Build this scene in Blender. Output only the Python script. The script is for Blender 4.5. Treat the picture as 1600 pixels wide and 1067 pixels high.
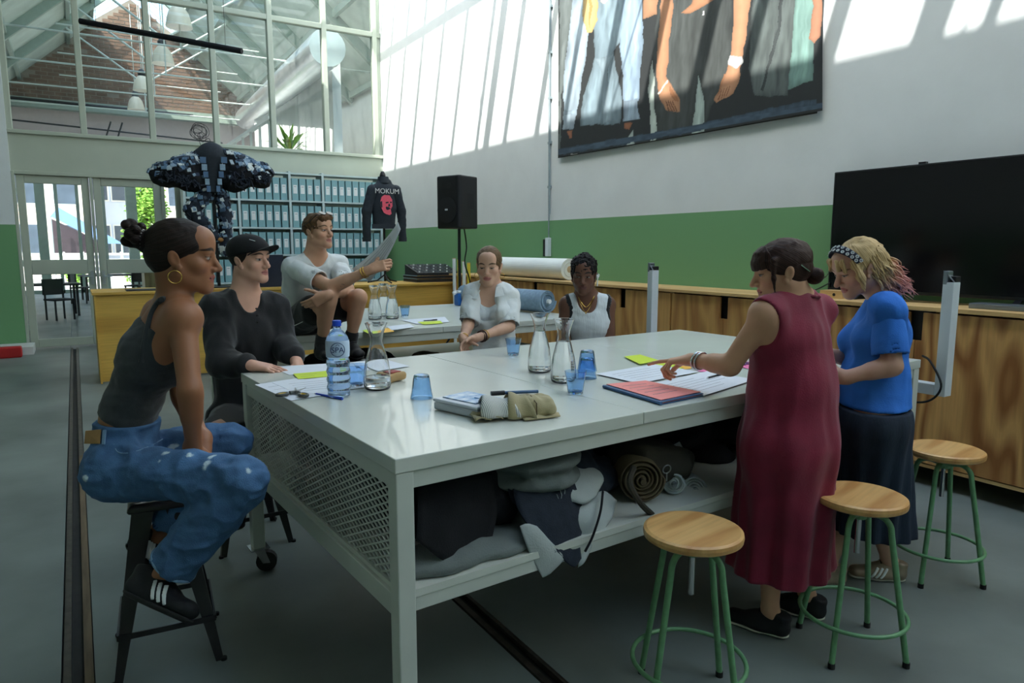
import bpy, math, random
import numpy as np
from mathutils import Vector, Matrix
random.seed(7); np.random.seed(7)
for o in list(bpy.data.objects): bpy.data.objects.remove(o)
S = bpy.context.scene
COL = S.collection
# ------------------------------------------------------------------ camera
F, CXP, CYP, CAMH = 1090.0, 800.0, 533.5, 1.60
PITCH, YAW = math.radians(7.7065), math.radians(31.913)
cam_d = bpy.data.cameras.new('camera'); cam = bpy.data.objects.new('camera', cam_d); COL.objects.link(cam)
cam_d.sensor_width = 36; cam_d.lens = 36*F/1600; cam_d.clip_end = 300
cam.location = (0, 0, CAMH); cam.rotation_euler = (math.pi/2-PITCH, 0, -YAW)
S.camera = cam
# ------------------------------------------------------------------ world, sun, exposure
SUNV = Vector((1.0, 0.40, -1.35)).normalized()          # direction the sunlight travels
w = bpy.data.worlds.new('sky'); S.world = w; w.use_nodes = True
nt = w.node_tree; bg = nt.nodes['Background']
sk = nt.nodes.new('ShaderNodeTexSky'); sk.sky_type = 'NISHITA'; sk.sun_disc = False
sk.sun_elevation = math.asin(-SUNV.z); sk.sun_rotation = math.atan2(-SUNV.x, -SUNV.y); sk.air_density = 1.2; sk.dust_density = 2.5
mxw = nt.nodes.new('ShaderNodeMixRGB'); mxw.blend_type = 'MULTIPLY'; mxw.inputs[0].default_value = 1.0
mxw.inputs[2].default_value = (0.93, 1.0, 0.97, 1)
nt.links.new(sk.outputs[0], mxw.inputs[1]); nt.links.new(mxw.outputs[0], bg.inputs[0]); bg.inputs[1].default_value = 0.62
sun_d = bpy.data.lights.new('sun', 'SUN'); sun_d.energy = 9.0; sun_d.angle = math.radians(0.6); sun_d.color = (1, .97, .92)
sun = bpy.data.objects.new('sun', sun_d); COL.objects.link(sun); sun.rotation_euler = SUNV.to_track_quat('-Z', 'Y').to_euler(); sun.location = (-8, -4, 18)
S.view_settings.view_transform = 'Standard'; S.view_settings.look = 'None'; S.view_settings.gamma = 1
S.cycles.transmission_bounces = 16; S.cycles.max_bounces = 16; S.cycles.transparent_max_bounces = 24
S.view_settings.use_curve_mapping = False; S.view_settings.exposure = 0.40
# ------------------------------------------------------------------ photo geometry: a pixel and a distance give a point of the place
_c, _s = math.cos(PITCH), math.sin(PITCH)
FW = np.array([math.sin(YAW), math.cos(YAW), 0]); RT = np.array([math.cos(YAW), -math.sin(YAW), 0]); UP = np.array([0, 0, 1.])
CAM = np.array([0, 0, CAMH])
def ray(px, py):
    r = (px-CXP, CYP-py, F)
    return FW*(r[2]*_c+r[1]*_s)+RT*r[0]+UP*(r[1]*_c-r[2]*_s)
def onz(px, py, z): r = ray(px, py); return CAM+r*((z-CAMH)/r[2])
def onx(px, py, x): r = ray(px, py); return CAM+r*(x/r[0])
def ony(px, py, y): r = ray(px, py); return CAM+r*(y/r[1])
def at(px, py, d): return CAM+ray(px, py)*(d/F)         # d = depth along the lens axis
V3 = lambda *a: np.array(a, float)
def nrm(v): v = np.asarray(v, float); return v/ (np.linalg.norm(v)+1e-12)
# ------------------------------------------------------------------ materials
MATS = {}
def _lin(c):
    return tuple((x/12.92 if x <= .04045 else ((x+.055)/1.055)**2.4) for x in c)
def rgb(r, g, b): return _lin((r/255, g/255, b/255))
def mat(name, col, rough=.6, metal=0, var=.12, scale=8, bump=0, bscale=60, stretch=(1, 1, 1), spec=.5, col2=None, attr=None, sheen=0, coat=0, trans=0, ior=1.45, detail=4, coords='Object'):
    if name in MATS: return MATS[name]
    m = bpy.data.materials.new(name); m.use_nodes = True; nt = m.node_tree; N, L = nt.nodes, nt.links
    b = N['Principled BSDF']; b.inputs['Roughness'].default_value = rough; b.inputs['Metallic'].default_value = metal
    b.inputs['Specular IOR Level'].default_value = spec; b.inputs['IOR'].default_value = ior
    if sheen: b.inputs['Sheen Weight'].default_value = sheen
    if coat: b.inputs['Coat Weight'].default_value = coat
    if trans: b.inputs['Transmission Weight'].default_value = trans
    tc = N.new('ShaderNodeTexCoord'); mp = N.new('ShaderNodeMapping'); mp.inputs['Scale'].default_value = stretch
    L.new(tc.outputs[coords], mp.inputs[0])
    nz = N.new('ShaderNodeTexNoise'); nz.inputs['Scale'].default_value = scale; nz.inputs['Detail'].default_value = detail
    L.new(mp.outputs[0], nz.inputs['Vector'])
    rp = N.new('ShaderNodeValToRGB'); rp.color_ramp.elements[0].position = .3; rp.color_ramp.elements[1].position = .7
    c = np.array(col[:3]); c2 = np.array(col2[:3]) if col2 is not None else c*(1+var); c1 = c if col2 is not None else c*(1-var)
    rp.color_ramp.elements[0].color = (*c1, 1); rp.color_ramp.elements[1].color = (*np.clip(c2, 0, 1), 1)
    L.new(nz.outputs[0], rp.inputs[0]); out = rp.outputs[0]
    if attr:
        at_ = N.new('ShaderNodeAttribute'); at_.attribute_name = attr
        mx = N.new('ShaderNodeMixRGB'); mx.blend_type = 'MULTIPLY'; mx.inputs[0].default_value = 1
        L.new(out, mx.inputs[1]); L.new(at_.outputs['Color'], mx.inputs[2]); out = mx.outputs[0]
    L.new(out, b.inputs['Base Color'])
    if bump:
        n2 = N.new('ShaderNodeTexNoise'); n2.inputs['Scale'].default_value = bscale; n2.inputs['Detail'].default_value = 3
        L.new(mp.outputs[0], n2.inputs['Vector'])
        bp = N.new('ShaderNodeBump'); bp.inputs['Strength'].default_value = bump; bp.inputs['Distance'].default_value = .01
        L.new(n2.outputs[0], bp.inputs['Height']); L.new(bp.outputs[0], b.inputs['Normal'])
    MATS[name] = m; return m
def paint_dado(name, white, green, zc):
    m = mat(name, white, .75, var=.03, scale=3, bump=.08, bscale=30); nt = m.node_tree; N, L = nt.nodes, nt.links
    b = N['Principled BSDF']; src = b.inputs['Base Color'].links[0].from_socket
    g = N.new('ShaderNodeNewGeometry'); sx = N.new('ShaderNodeSeparateXYZ'); L.new(g.outputs['Position'], sx.inputs[0])
    cmp_ = N.new('ShaderNodeMath'); cmp_.operation = 'LESS_THAN'; cmp_.inputs[1].default_value = zc; L.new(sx.outputs[2], cmp_.inputs[0])
    mx = N.new('ShaderNodeMixRGB'); L.new(cmp_.outputs[0], mx.inputs[0]); L.new(src, mx.inputs[1]); mx.inputs[2].default_value = (*green, 1)
    L.new(mx.outputs[0], b.inputs['Base Color']); return m
def glass_thin(name, tint=(1, 1, 1), base=.04, top=.6):
    m = bpy.data.materials.new(name); m.use_nodes = True; nt = m.node_tree; N, L = nt.nodes, nt.links
    N.remove(N['Principled BSDF']); out = N['Material Output']
    tr = N.new('ShaderNodeBsdfTransparent'); tr.inputs[0].default_value = (*tint, 1)
    gl = N.new('ShaderNodeBsdfGlossy'); gl.inputs['Roughness'].default_value = .01
    fr = N.new('ShaderNodeFresnel'); fr.inputs[0].default_value = 1.5
    mr = N.new('ShaderNodeMapRange'); mr.inputs[1].default_value = .04; mr.inputs[2].default_value = 1; mr.inputs[3].default_value = base; mr.inputs[4].default_value = top
    mx = N.new('ShaderNodeMixShader'); L.new(fr.outputs[0], mr.inputs[0]); L.new(mr.outputs[0], mx.inputs[0]); L.new(tr.outputs[0], mx.inputs[1]); L.new(gl.outputs[0], mx.inputs[2])
    L.new(mx.outputs[0], out.inputs[0]); MATS[name] = m; return m
def wood(name, c1, c2, axis=2, scale=3.0, dist=6.0, rough=.45, ring=1.0, detail=2.5):
    if name in MATS: return MATS[name]
    m = bpy.data.materials.new(name); m.use_nodes = True; nt = m.node_tree; N, L = nt.nodes, nt.links
    b = N['Principled BSDF']; b.inputs['Roughness'].default_value = rough
    tc = N.new('ShaderNodeTexCoord'); mp = N.new('ShaderNodeMapping')
    sc = [ring, ring, ring]; sc[axis] = ring*.22; mp.inputs['Scale'].default_value = sc
    L.new(tc.outputs['Object'], mp.inputs[0])
    nz = N.new('ShaderNodeTexNoise'); nz.inputs['Scale'].default_value = scale*.7; nz.inputs['Detail'].default_value = detail; L.new(mp.outputs[0], nz.inputs['Vector'])
    mul = N.new('ShaderNodeMath'); mul.operation = 'MULTIPLY'; mul.inputs[1].default_value = dist; L.new(nz.outputs[0], mul.inputs[0])
    fr = N.new('ShaderNodeMath'); fr.operation = 'PINGPONG'; fr.inputs[1].default_value = .5; L.new(mul.outputs[0], fr.inputs[0])
    rp = N.new('ShaderNodeValToRGB'); rp.color_ramp.elements[0].position = .05; rp.color_ramp.elements[1].position = .42
    rp.color_ramp.elements[0].color = (*c2, 1); rp.color_ramp.elements[1].color = (*c1, 1); L.new(fr.outputs[0], rp.inputs[0])
    n2 = N.new('ShaderNodeTexNoise'); n2.inputs['Scale'].default_value = 60; mp2 = N.new('ShaderNodeMapping'); s2 = [1, 1, 1]; s2[axis] = .05; mp2.inputs['Scale'].default_value = s2
    L.new(tc.outputs['Object'], mp2.inputs[0]); L.new(mp2.outputs[0], n2.inputs['Vector'])
    mx = N.new('ShaderNodeMixRGB'); mx.blend_type = 'MULTIPLY'; mx.inputs[0].default_value = .35; L.new(rp.outputs[0], mx.inputs[1]); L.new(n2.outputs[0], mx.inputs[2])
    g = N.new('ShaderNodeMixRGB'); g.blend_type = 'MULTIPLY'; g.inputs[0].default_value = 1; g.inputs[2].default_value = (1.15, 1.15, 1.15, 1); L.new(mx.outputs[0], g.inputs[1])
    L.new(g.outputs[0], b.inputs['Base Color']); MATS[name] = m; return m
def emis(name, col, st):
    m = bpy.data.materials.new(name); m.use_nodes = True; b = m.node_tree.nodes['Principled BSDF']
    b.inputs['Base Color'].default_value = (*col, 1); b.inputs['Emission Color'].default_value = (*col, 1); b.inputs['Emission Strength'].default_value = st
    MATS[name] = m; return m
# ------------------------------------------------------------------ mesh builder
def frame(d):
    d = nrm(d); a = V3(0, 0, 1) if abs(d[2]) < .9 else V3(1, 0, 0)
    x = nrm(np.cross(a, d)); y = np.cross(d, x); return x, y, d
def rotz(a): c, s = math.cos(a), math.sin(a); return np.array([[c, -s, 0], [s, c, 0], [0, 0, 1.]])
def rotx(a): c, s = math.cos(a), math.sin(a); return np.array([[1, 0, 0], [0, c, -s], [0, s, c.real]])
def roty(a): c, s = math.cos(a), math.sin(a); return np.array([[c, 0, s], [0, 1, 0], [-s, 0, c]])
class MB:
    def __init__(s): s.v = []; s.f = []
    def add(s, vs, fs):
        n = len(s.v); s.v += [tuple(map(float, v)) for v in vs]; s.f += [tuple(i+n for i in f) for f in fs]; return s
    def box(s, x0, x1, y0, y1, z0, z1, R=None, c=None):
        vs = [V3(x, y, z) for x in (x0, x1) for y in (y0, y1) for z in (z0, z1)]
        if R is not None: vs = [np.asarray(c, float)+R@(v-c) for v in vs]
        return s.add(vs, [(0, 1, 3, 2), (4, 6, 7, 5), (0, 4, 5, 1), (2, 3, 7, 6), (0, 2, 6, 4), (1, 5, 7, 3)])
    def cbox(s, c, size, R=None):
        c = np.asarray(c, float); h = np.asarray(size)/2.
        return s.box(c[0]-h[0], c[0]+h[0], c[1]-h[1], c[1]+h[1], c[2]-h[2], c[2]+h[2], R, c)
    def beam(s, p0, p1, w, h):
        p0, p1 = np.asarray(p0, float), np.asarray(p1, float); x, y, d = frame(p1-p0)
        vs = [p+x*a*w/2+y*b*h/2 for p in (p0, p1) for a, b in ((-1, -1), (1, -1), (1, 1), (-1, 1))]
        return s.add(vs, [(3, 2, 1, 0), (4, 5, 6, 7), (0, 1, 5, 4), (1, 2, 6, 5), (2, 3, 7, 6), (3, 0, 4, 7)])
    def cyl(s, p0, p1, r0, r1=None, n=14, cap=True):
        return s.tube([p0, p1], [r0, r0 if r1 is None else r1], n, cap)
    def tube(s, pts, r, n=10, cap=True, closed=False):
        pts = [np.asarray(p, float) for p in pts]; m = len(pts)
        rs = [r]*m if np.isscalar(r) else list(r)
        vs = []; px = None
        for i in range(m):
            a = pts[(i-1) % m] if (closed or i > 0) else pts[i]; b = pts[(i+1) % m] if (closed or i < m-1) else pts[i]
            d = nrm(b-a)
            if px is None: x, y, _ = frame(d)
            else:
                x = px-d*(px@d); x = nrm(x); y = np.cross(d, x)
            px = x
            vs += [pts[i]+(x*math.cos(2*math.pi*k/n)+y*math.sin(2*math.pi*k/n))*rs[i] for k in range(n)]
        fs = []
        for i in range(m if closed else m-1):
            j = (i+1) % m
            fs += [(i*n+k, i*n+(k+1) % n, j*n+(k+1) % n, j*n+k) for k in range(n)]
        if cap and not closed: fs += [tuple(range(n-1, -1, -1)), tuple(range((m-1)*n, m*n))]
        return s.add(vs, fs)
    def lathe(s, prof, c=(0, 0, 0), n=24, flute=None):
        c = np.asarray(c, float); vs = []; fs = []; m = len(prof)
        for r, z in prof:
            for k in range(n):
                a = 2*math.pi*k/n; rr = r*(1+(flute(a, z) if flute else 0)); vs.append(c+V3(rr*math.cos(a), rr*math.sin(a), z))
        for i in range(m-1): fs += [(i*n+k, i*n+(k+1) % n, (i+1)*n+(k+1) % n, (i+1)*n+k) for k in range(n)]
        if prof[0][0] > 1e-6: fs.append(tuple(range(n-1, -1, -1)))
        if prof[-1][0] > 1e-6: fs.append(tuple(range((m-1)*n, m*n)))
        return s.add(vs, fs)
    def prism(s, poly, n, t):                      # planar polygon extruded by t along n
        n = np.asarray(n, float)*t; k = len(poly); P = [np.asarray(p, float) for p in poly]
        return s.add(P+[p+n for p in P], [tuple(range(k-1, -1, -1)), tuple(range(k, 2*k))]+[(i, (i+1) % k, k+(i+1) % k, k+i) for i in range(k)])
    def grid(s, fn, nu, nv):
        vs = [fn(i/(nu-1), j/(nv-1)) for i in range(nu) for j in range(nv)]
        return s.add(vs, [(i*nv+j, (i+1)*nv+j, (i+1)*nv+j+1, i*nv+j+1) for i in range(nu-1) for j in range(nv-1)])
    def torus(s, c, R, r, ax=(0, 0, 1), n=28, m=8, arc=1.0):
        x, y, d = frame(ax); c = np.asarray(c, float)
        k = n if arc >= 1 else n+1
        pts = [c+(x*math.cos(2*math.pi*arc*i/n)+y*math.sin(2*math.pi*arc*i/n))*R for i in range(k)]
        return s.tube(pts, r, m, closed=arc >= 1)
    def obj(s, name, m, parent=None, smooth=False, bevel=0, local=False, solid=0, sub=0, seg=2):
        me = bpy.data.meshes.new(name); vs = np.array(s.v) if s.v else np.zeros((0, 3))
        if parent is not None and not local: vs = vs-np.array(_wloc(parent))
        me.from_pydata([tuple(v) for v in vs], [], s.f); me.update()
        if smooth: me.polygons.foreach_set('use_smooth', [True]*len(me.polygons)); me.set_sharp_from_angle(angle=math.radians(48)); smooth = False
        return link(name, me, m, parent, smooth, bevel, solid, sub, seg)
def _wloc(o):
    l = Vector((0, 0, 0))
    while o is not None: l = l+o.location; o = o.parent
    return l
def link(name, me, m, parent=None, smooth=False, bevel=0, solid=0, sub=0, seg=2):
    if m is not None: me.materials.append(MATS[m] if isinstance(m, str) else m)
    o = bpy.data.objects.new(name, me); COL.objects.link(o)
    if parent is not None: o.parent = parent
    if smooth: me.polygons.foreach_set('use_smooth', [True]*len(me.polygons))
    if solid: md = o.modifiers.new('solid', 'SOLIDIFY'); md.thickness = solid; md.offset = 0
    if bevel: md = o.modifiers.new('bevel', 'BEVEL'); md.width = bevel; md.segments = seg; md.limit_method = 'ANGLE'
    if sub: md = o.modifiers.new('sub', 'SUBSURF'); md.levels = sub; md.render_levels = sub
    return o
def thing(name, label, cat, loc=(0, 0, 0), rz=0, group=None):
    o = bpy.data.objects.new(name, None); COL.objects.link(o); o.location = loc; o.rotation_euler = (0, 0, rz); o.empty_display_size = .1
    o['label'] = label; o['category'] = cat
    if group: o['group'] = group
    return o
def tag(o, label, cat, group=None):
    o['label'] = label; o['category'] = cat
    if group: o['group'] = group
    return o
def struct(o, label=None):
    o['kind'] = 'structure'
    if label: o['label'] = label
    return o
def dup(root, loc=None, rz=None, label=None, group=None):
    def cp(o, par):
        c = o.copy(); COL.objects.link(c); c.parent = par
        for ch in o.children: cp(ch, c)
        return c
    r = cp(root, root.parent)
    if loc is not None: r.location = loc
    if rz is not None: r.rotation_euler = (0, 0, rz)
    if label: r['label'] = label
    if group: r['group'] = group
    return r
def text_mesh(name, body, size, m, M4, parent=None, extrude=.0004, align='CENTER', shear=0):
    cu = bpy.data.curves.new(name, 'FONT'); cu.body = body; cu.size = size; cu.extrude = extrude; cu.align_x = align; cu.align_y = 'CENTER'; cu.shear = shear
    t = bpy.data.objects.new(name, cu); COL.objects.link(t)
    bpy.context.view_layer.update()
    me = bpy.data.meshes.new_from_object(t.evaluated_get(bpy.context.evaluated_depsgraph_get()))
    bpy.data.objects.remove(t); me.transform(M4); me.materials.clear()
    return link(name, me, m, parent)
def smoothpath(pts, k=6):
    P = [np.asarray(p, float) for p in pts]; P = [2*P[0]-P[1]]+P+[2*P[-1]-P[-2]]; out = []
    for i in range(1, len(P)-2):
        for j in range(k):
            t = j/k; a, b, c, d = P[i-1:i+3]
            out.append(.5*((2*b)+(-a+c)*t+(2*a-5*b+4*c-d)*t*t+(-a+3*b-3*c+d)*t**3))
    out.append(P[-2]); return out
# ================================================================== soft-body modelling: blended distance fields turned into one continuous mesh
_rng = np.random.RandomState(3); _LAT = _rng.rand(32, 32, 32).astype(np.float32)*2-1
def vnoise(P):
    P = np.asarray(P, np.float32); i = np.floor(P).astype(np.int32); f = P-i; f = f*f*(3-2*f); i &= 31; j = (i+1) & 31
    x0, y0, z0 = i[..., 0], i[..., 1], i[..., 2]; x1, y1, z1 = j[..., 0], j[..., 1], j[..., 2]; fx, fy, fz = f[..., 0], f[..., 1], f[..., 2]
    L = _LAT
    a = L[x0, y0, z0]*(1-fx)+L[x1, y0, z0]*fx; b = L[x0, y1, z0]*(1-fx)+L[x1, y1, z0]*fx
    c = L[x0, y0, z1]*(1-fx)+L[x1, y0, z1]*fx; d = L[x0, y1, z1]*(1-fx)+L[x1, y1, z1]*fx
    return (a*(1-fy)+b*fy)*(1-fz)+(c*(1-fy)+d*fy)*fz
class SDF:
    def __init__(s): s.ops = []
    def rc(s, a, b, ra, rb=None, k=.02, op='u', n=None, ratio=1.0):
        a, b = np.asarray(a, float), np.asarray(b, float); rb = ra if rb is None else rb
        m = max(ra, rb)*max(1, 1/ratio if ratio > 0 else 1)
        m = max(ra, rb)
        s.ops.append((op, 'rc', (a, b, ra, rb, None if n is None else nrm(n), ratio), np.minimum(a, b)-m*max(1, ratio), np.maximum(a, b)+m*max(1, ratio), k)); return s
    def ell(s, c, r, R=None, k=.02, op='u'):
        c = np.asarray(c, float); r = np.asarray(r if not np.isscalar(r) else (r,)*3, float); m = r.max()
        s.ops.append((op, 'ell', (c, r, R), c-m, c+m, k)); return s
    def box(s, c, h, R=None, rnd=.005, k=.01, op='u'):
        c = np.asarray(c, float); h = np.asarray(h, float); m = np.linalg.norm(h)
        s.ops.append((op, 'box', (c, h, R, rnd), c-m, c+m, k)); return s
    def cut(s, p, n, k=.004): s.ops.append(('i', 'pl', (np.asarray(p, float), nrm(n)), None, None, k)); return s
    def disp(s, fn): s.ops.append(('d', fn, None, None, None, 0)); return s
    def cat(s, o): s.ops += o.ops; return s
    @staticmethod
    def _d(kind, pr, P):
        if kind == 'rc':
            a, b, ra, rb, n, ratio = pr; ab = (b-a).astype(np.float32); q = P-a.astype(np.float32)
            t = np.clip((q@ab)/max(float(ab@ab), 1e-9), 0, 1); q = q-t[..., None]*ab
            if n is not None: q = q+(q@n.astype(np.float32))[..., None]*(n.astype(np.float32)*(1/ratio-1))
            return np.sqrt((q*q).sum(-1))-(ra+(rb-ra)*t)
        if kind == 'ell':
            c, r, R = pr; q = P-c.astype(np.float32)
            if R is not None: q = q@np.asarray(R, np.float32)
            r = r.astype(np.float32); k0 = np.sqrt(((q/r)**2).sum(-1)); k1 = np.sqrt(((q/(r*r))**2).sum(-1)); return k0*(k0-1)/np.maximum(k1, 1e-6)
        if kind == 'box':
            c, h, R, rnd = pr; q = P-c.astype(np.float32)
            if R is not None: q = q@np.asarray(R, np.float32)
            q = np.abs(q)-(h-rnd).astype(np.float32); return np.sqrt((np.maximum(q, 0)**2).sum(-1))+np.minimum(q.max(-1), 0)-rnd
        if kind == 'pl': p, n = pr; return (P-p.astype(np.float32))@n.astype(np.float32)
    def eval(s, lo, hi, h):
        lo = np.asarray(lo, float); n = np.ceil((np.asarray(hi)-lo)/h).astype(int)+2
        ax = [lo[i]+h*np.arange(n[i]) for i in range(3)]
        G = np.stack(np.meshgrid(*ax, indexing='ij'), -1).astype(np.float32)
        D = np.full(tuple(n), .2, np.float32)
        for op, kind, pr, l, u, k in s.ops:
            if op == 'd': mk = np.abs(D) < .05; D[mk] += kind(G[mk]).astype(np.float32); continue
            if op == 'i':
                d = s._d(kind, pr, G)
                t = np.clip(.5-.5*(D-d)/k, 0, 1); D = D*(1-t)+d*t+k*t*(1-t); continue
            if op == 'n':
                d = s._d(kind, pr, G); D = np.maximum(D, d); continue
            mg = k+.03
            a = np.clip(np.floor((l-mg-lo)/h).astype(int), 0, n); b = np.clip(np.ceil((u+mg-lo)/h).astype(int)+1, 0, n)
            if (b <= a).any(): continue
            sl = tuple(slice(a[i], b[i]) for i in range(3)); d = s._d(kind, pr, G[sl]); o = D[sl]
            if op == 'u':
                t = np.clip(.5+.5*(o-d)/k, 0, 1); D[sl] = o*(1-t)+d*t-k*t*(1-t)
            else:
                t = np.clip(.5-.5*(o+d)/k, 0, 1); D[sl] = o*(1-t)-d*t+k*t*(1-t)
        return D, lo
    def at(s, P):
        P = np.asarray(P, np.float32); D = np.full(P.shape[:-1], .2, np.float32)
        for op, kind, pr, l, u, k in s.ops:
            if op == 'd': D = D+kind(P); continue
            d = s._d(kind, pr, P)
            if op == 'n': D = np.maximum(D, d)
            elif op == 'u': t = np.clip(.5+.5*(D-d)/k, 0, 1); D = D*(1-t)+d*t-k*t*(1-t)
            elif op == 'i': t = np.clip(.5-.5*(D-d)/k, 0, 1); D = D*(1-t)+d*t+k*t*(1-t)
            else: t = np.clip(.5-.5*(D+d)/k, 0, 1); D = D*(1-t)-d*t+k*t*(1-t)
        return D
    def hit(s, px, py, d0, d1, lift=.003):
        ds = np.arange(d0, d1, .002); P = np.array([at(px, py, q) for q in ds]); D = s.at(P); i = np.argmax(D < 0)
        return at(px, py, ds[i] if D[i] < 0 else (d0+d1)/2)-FW*lift
    def mesh(s, lo, hi, h, excl=()):
        D, lo = s.eval(lo, hi, h); v, f = surfnet(D); v = lo+v*h
        if len(excl) and len(f):
            c = v[f].mean(1); keep = np.ones(len(f), bool)
            for a, b in excl: keep &= ~((c > a).all(1) & (c < b).all(1))
            f = f[keep]; used = np.unique(f); mp = np.full(len(v), -1); mp[used] = np.arange(len(used)); v = v[used]; f = mp[f]
        return v, f
    def bounds(s, pad=.02):
        l = np.min([o[3] for o in s.ops if o[0] == 'u'], 0)-pad; u = np.max([o[4] for o in s.ops if o[0] == 'u'], 0)+pad; return l, u
def surfnet(D):
    S_ = D < 0; c = S_[:-1, :-1, :-1].astype(np.int8); cnt = np.zeros(c.shape, np.int8)
    offs = [(i, j, k) for i in (0, 1) for j in (0, 1) for k in (0, 1)]
    sh = np.array(c.shape)
    for o in offs: cnt += S_[o[0]:o[0]+sh[0], o[1]:o[1]+sh[1], o[2]:o[2]+sh[2]]
    act = (cnt > 0) & (cnt < 8); I = np.argwhere(act); idx = np.full(c.shape, -1, np.int64); idx[act] = np.arange(len(I))
    if not len(I): return np.zeros((0, 3)), np.zeros((0, 4), int)
    acc = np.zeros((len(I), 3)); num = np.zeros(len(I)); val = {o: D[I[:, 0]+o[0], I[:, 1]+o[1], I[:, 2]+o[2]] for o in offs}
    for a in offs:
        for ax in range(3):
            if a[ax]: continue
            b = list(a); b[ax] = 1; b = tuple(b); va, vb = val[a], val[b]; m = (va < 0) != (vb < 0)
            t = va[m]/(va[m]-vb[m]); p = np.tile(np.array(a, float), (m.sum(), 1)); p[:, ax] = t; acc[m] += p; num[m] += 1
    V = I+acc/num[:, None]; Fs = []
    for ax in range(3):
        u, w_ = [(1, 2), (2, 0), (0, 1)][ax]
        a = np.moveaxis(S_, (ax, u, w_), (0, 1, 2)); id_ = np.moveaxis(idx, (ax, u, w_), (0, 1, 2))
        e = (a[:-1] != a[1:])[:, 1:-1, 1:-1]; K = np.argwhere(e); i, j, k = K[:, 0], K[:, 1], K[:, 2]
        q = np.stack([id_[i, j, k], id_[i, j+1, k], id_[i, j+1, k+1], id_[i, j, k+1]], 1)
        s0 = a[:-1, 1:-1, 1:-1][i, j, k]; q[~s0] = q[~s0][:, ::-1]; Fs.append(q)
    return V, np.concatenate(Fs)
def vf_obj(name, parts, m, parent=None, col=None, smooth=True, attrs=None):
    vs, fs, n = [], [], 0
    for v, f in parts: vs.append(v); fs.append(f+n); n += len(v)
    v = np.concatenate(vs); f = np.concatenate(fs); me = bpy.data.meshes.new(name)
    vl = v-np.array(_wloc(parent)) if parent is not None else v
    me.vertices.add(len(v)); me.vertices.foreach_set('co', vl.astype(np.float32).ravel())
    me.loops.add(len(f)*4); me.polygons.add(len(f))
    me.polygons.foreach_set('loop_start', np.arange(0, len(f)*4, 4)); me.polygons.foreach_set('loop_total', np.full(len(f), 4))
    me.loops.foreach_set('vertex_index', f.ravel().astype(np.int32)); me.update(calc_edges=True); me.validate()
    if col is not None:
        c = col(v); a = me.color_attributes.new('Col', 'FLOAT_COLOR', 'POINT')
        a.data.foreach_set('color', np.concatenate([c, np.ones((len(c), 1))], 1).astype(np.float32).ravel())
    for nm, fn in (attrs or {}).items():
        a = me.attributes.new(nm, 'FLOAT', 'POINT'); a.data.foreach_set('value', fn(v).astype(np.float32))
    return link(name, me, m, parent, smooth)
def sdf_multi(name, ss, h, m, parent=None, pad=.02, **kw):
    return vf_obj(name, [s.mesh(*s.bounds(pad), h) for s in ss], m, parent, **kw)
def sdf_obj(name, s, h, m, parent=None, pad=.02, **kw):
    l, u = s.bounds(pad); return vf_obj(name, [s.mesh(l, u, h)], m, parent, **kw)
# ================================================================== materials of the place
WHITE = (.69, .73, .73); GREEN = rgb(112, 160, 112)
paint_dado('wall_paint', WHITE, GREEN, 1.94)
mat('greige', rgb(176, 184, 168), .6, var=.04, scale=2)
mat('white_paint', (.68, .70, .67), .6, var=.05, scale=3)
mat('concrete', rgb(110, 118, 113), .5, var=.3, scale=1.1, bump=.1, bscale=14, detail=9)
mat('dark_slot', rgb(32, 30, 28), .7, var=.3, scale=14)
mat('rail_steel', rgb(74, 68, 60), .5, metal=.6, var=.3, scale=20)
mat('old_wood_strip', rgb(104, 88, 66), .8, var=.3, scale=30, stretch=(1, .1, 1))
mat('roof_deck', rgb(205, 214, 204), .8, var=.1, scale=2)
mat('steel_white', rgb(206, 214, 206), .5, var=.05)
mat('steel_green', rgb(158, 172, 160), .5, var=.06)
mat('brick_a', rgb(124, 98, 82), .9, var=.25, scale=3, bump=.2)
mat('mortar', rgb(146, 134, 122), .95, var=.1)
mat('pink_wall', rgb(206, 188, 186), .8, var=.04)
mat('black_metal', rgb(26, 27, 29), .45, var=.1)
mat('black_cloth', rgb(22, 23, 27), .9, var=.2, bump=.2)
glass_thin('pane_glass', (.94, .97, .96), .03, .6)
mat('lamp_glass', rgb(232, 222, 200), .3, var=.05)
mat('duct_silver', rgb(196, 204, 206), .28, metal=.85, var=.06, scale=3)
mat('asphalt', rgb(176, 172, 168), .9, var=.06, scale=1)
mat('facade_cream', rgb(226, 210, 192), .9, var=.06, scale=1)
mat('facade_blue', rgb(196, 208, 224), .9, var=.06, scale=1)
mat('leaf_green', rgb(120, 160, 60), .7, var=.35, scale=4)
mat('trunk_brown', rgb(82, 66, 50), .9, var=.3)
mat('awning_blue', rgb(128, 160, 206), .8, var=.05)
mat('awning_dark', rgb(74, 62, 68), .8, var=.1)
mat('window_dark', rgb(82, 92, 104), .25, var=.2, scale=2)
mat('furn_dark', rgb(34, 34, 36), .6, var=.2)
XR, YF = 5.26, 13.18
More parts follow.
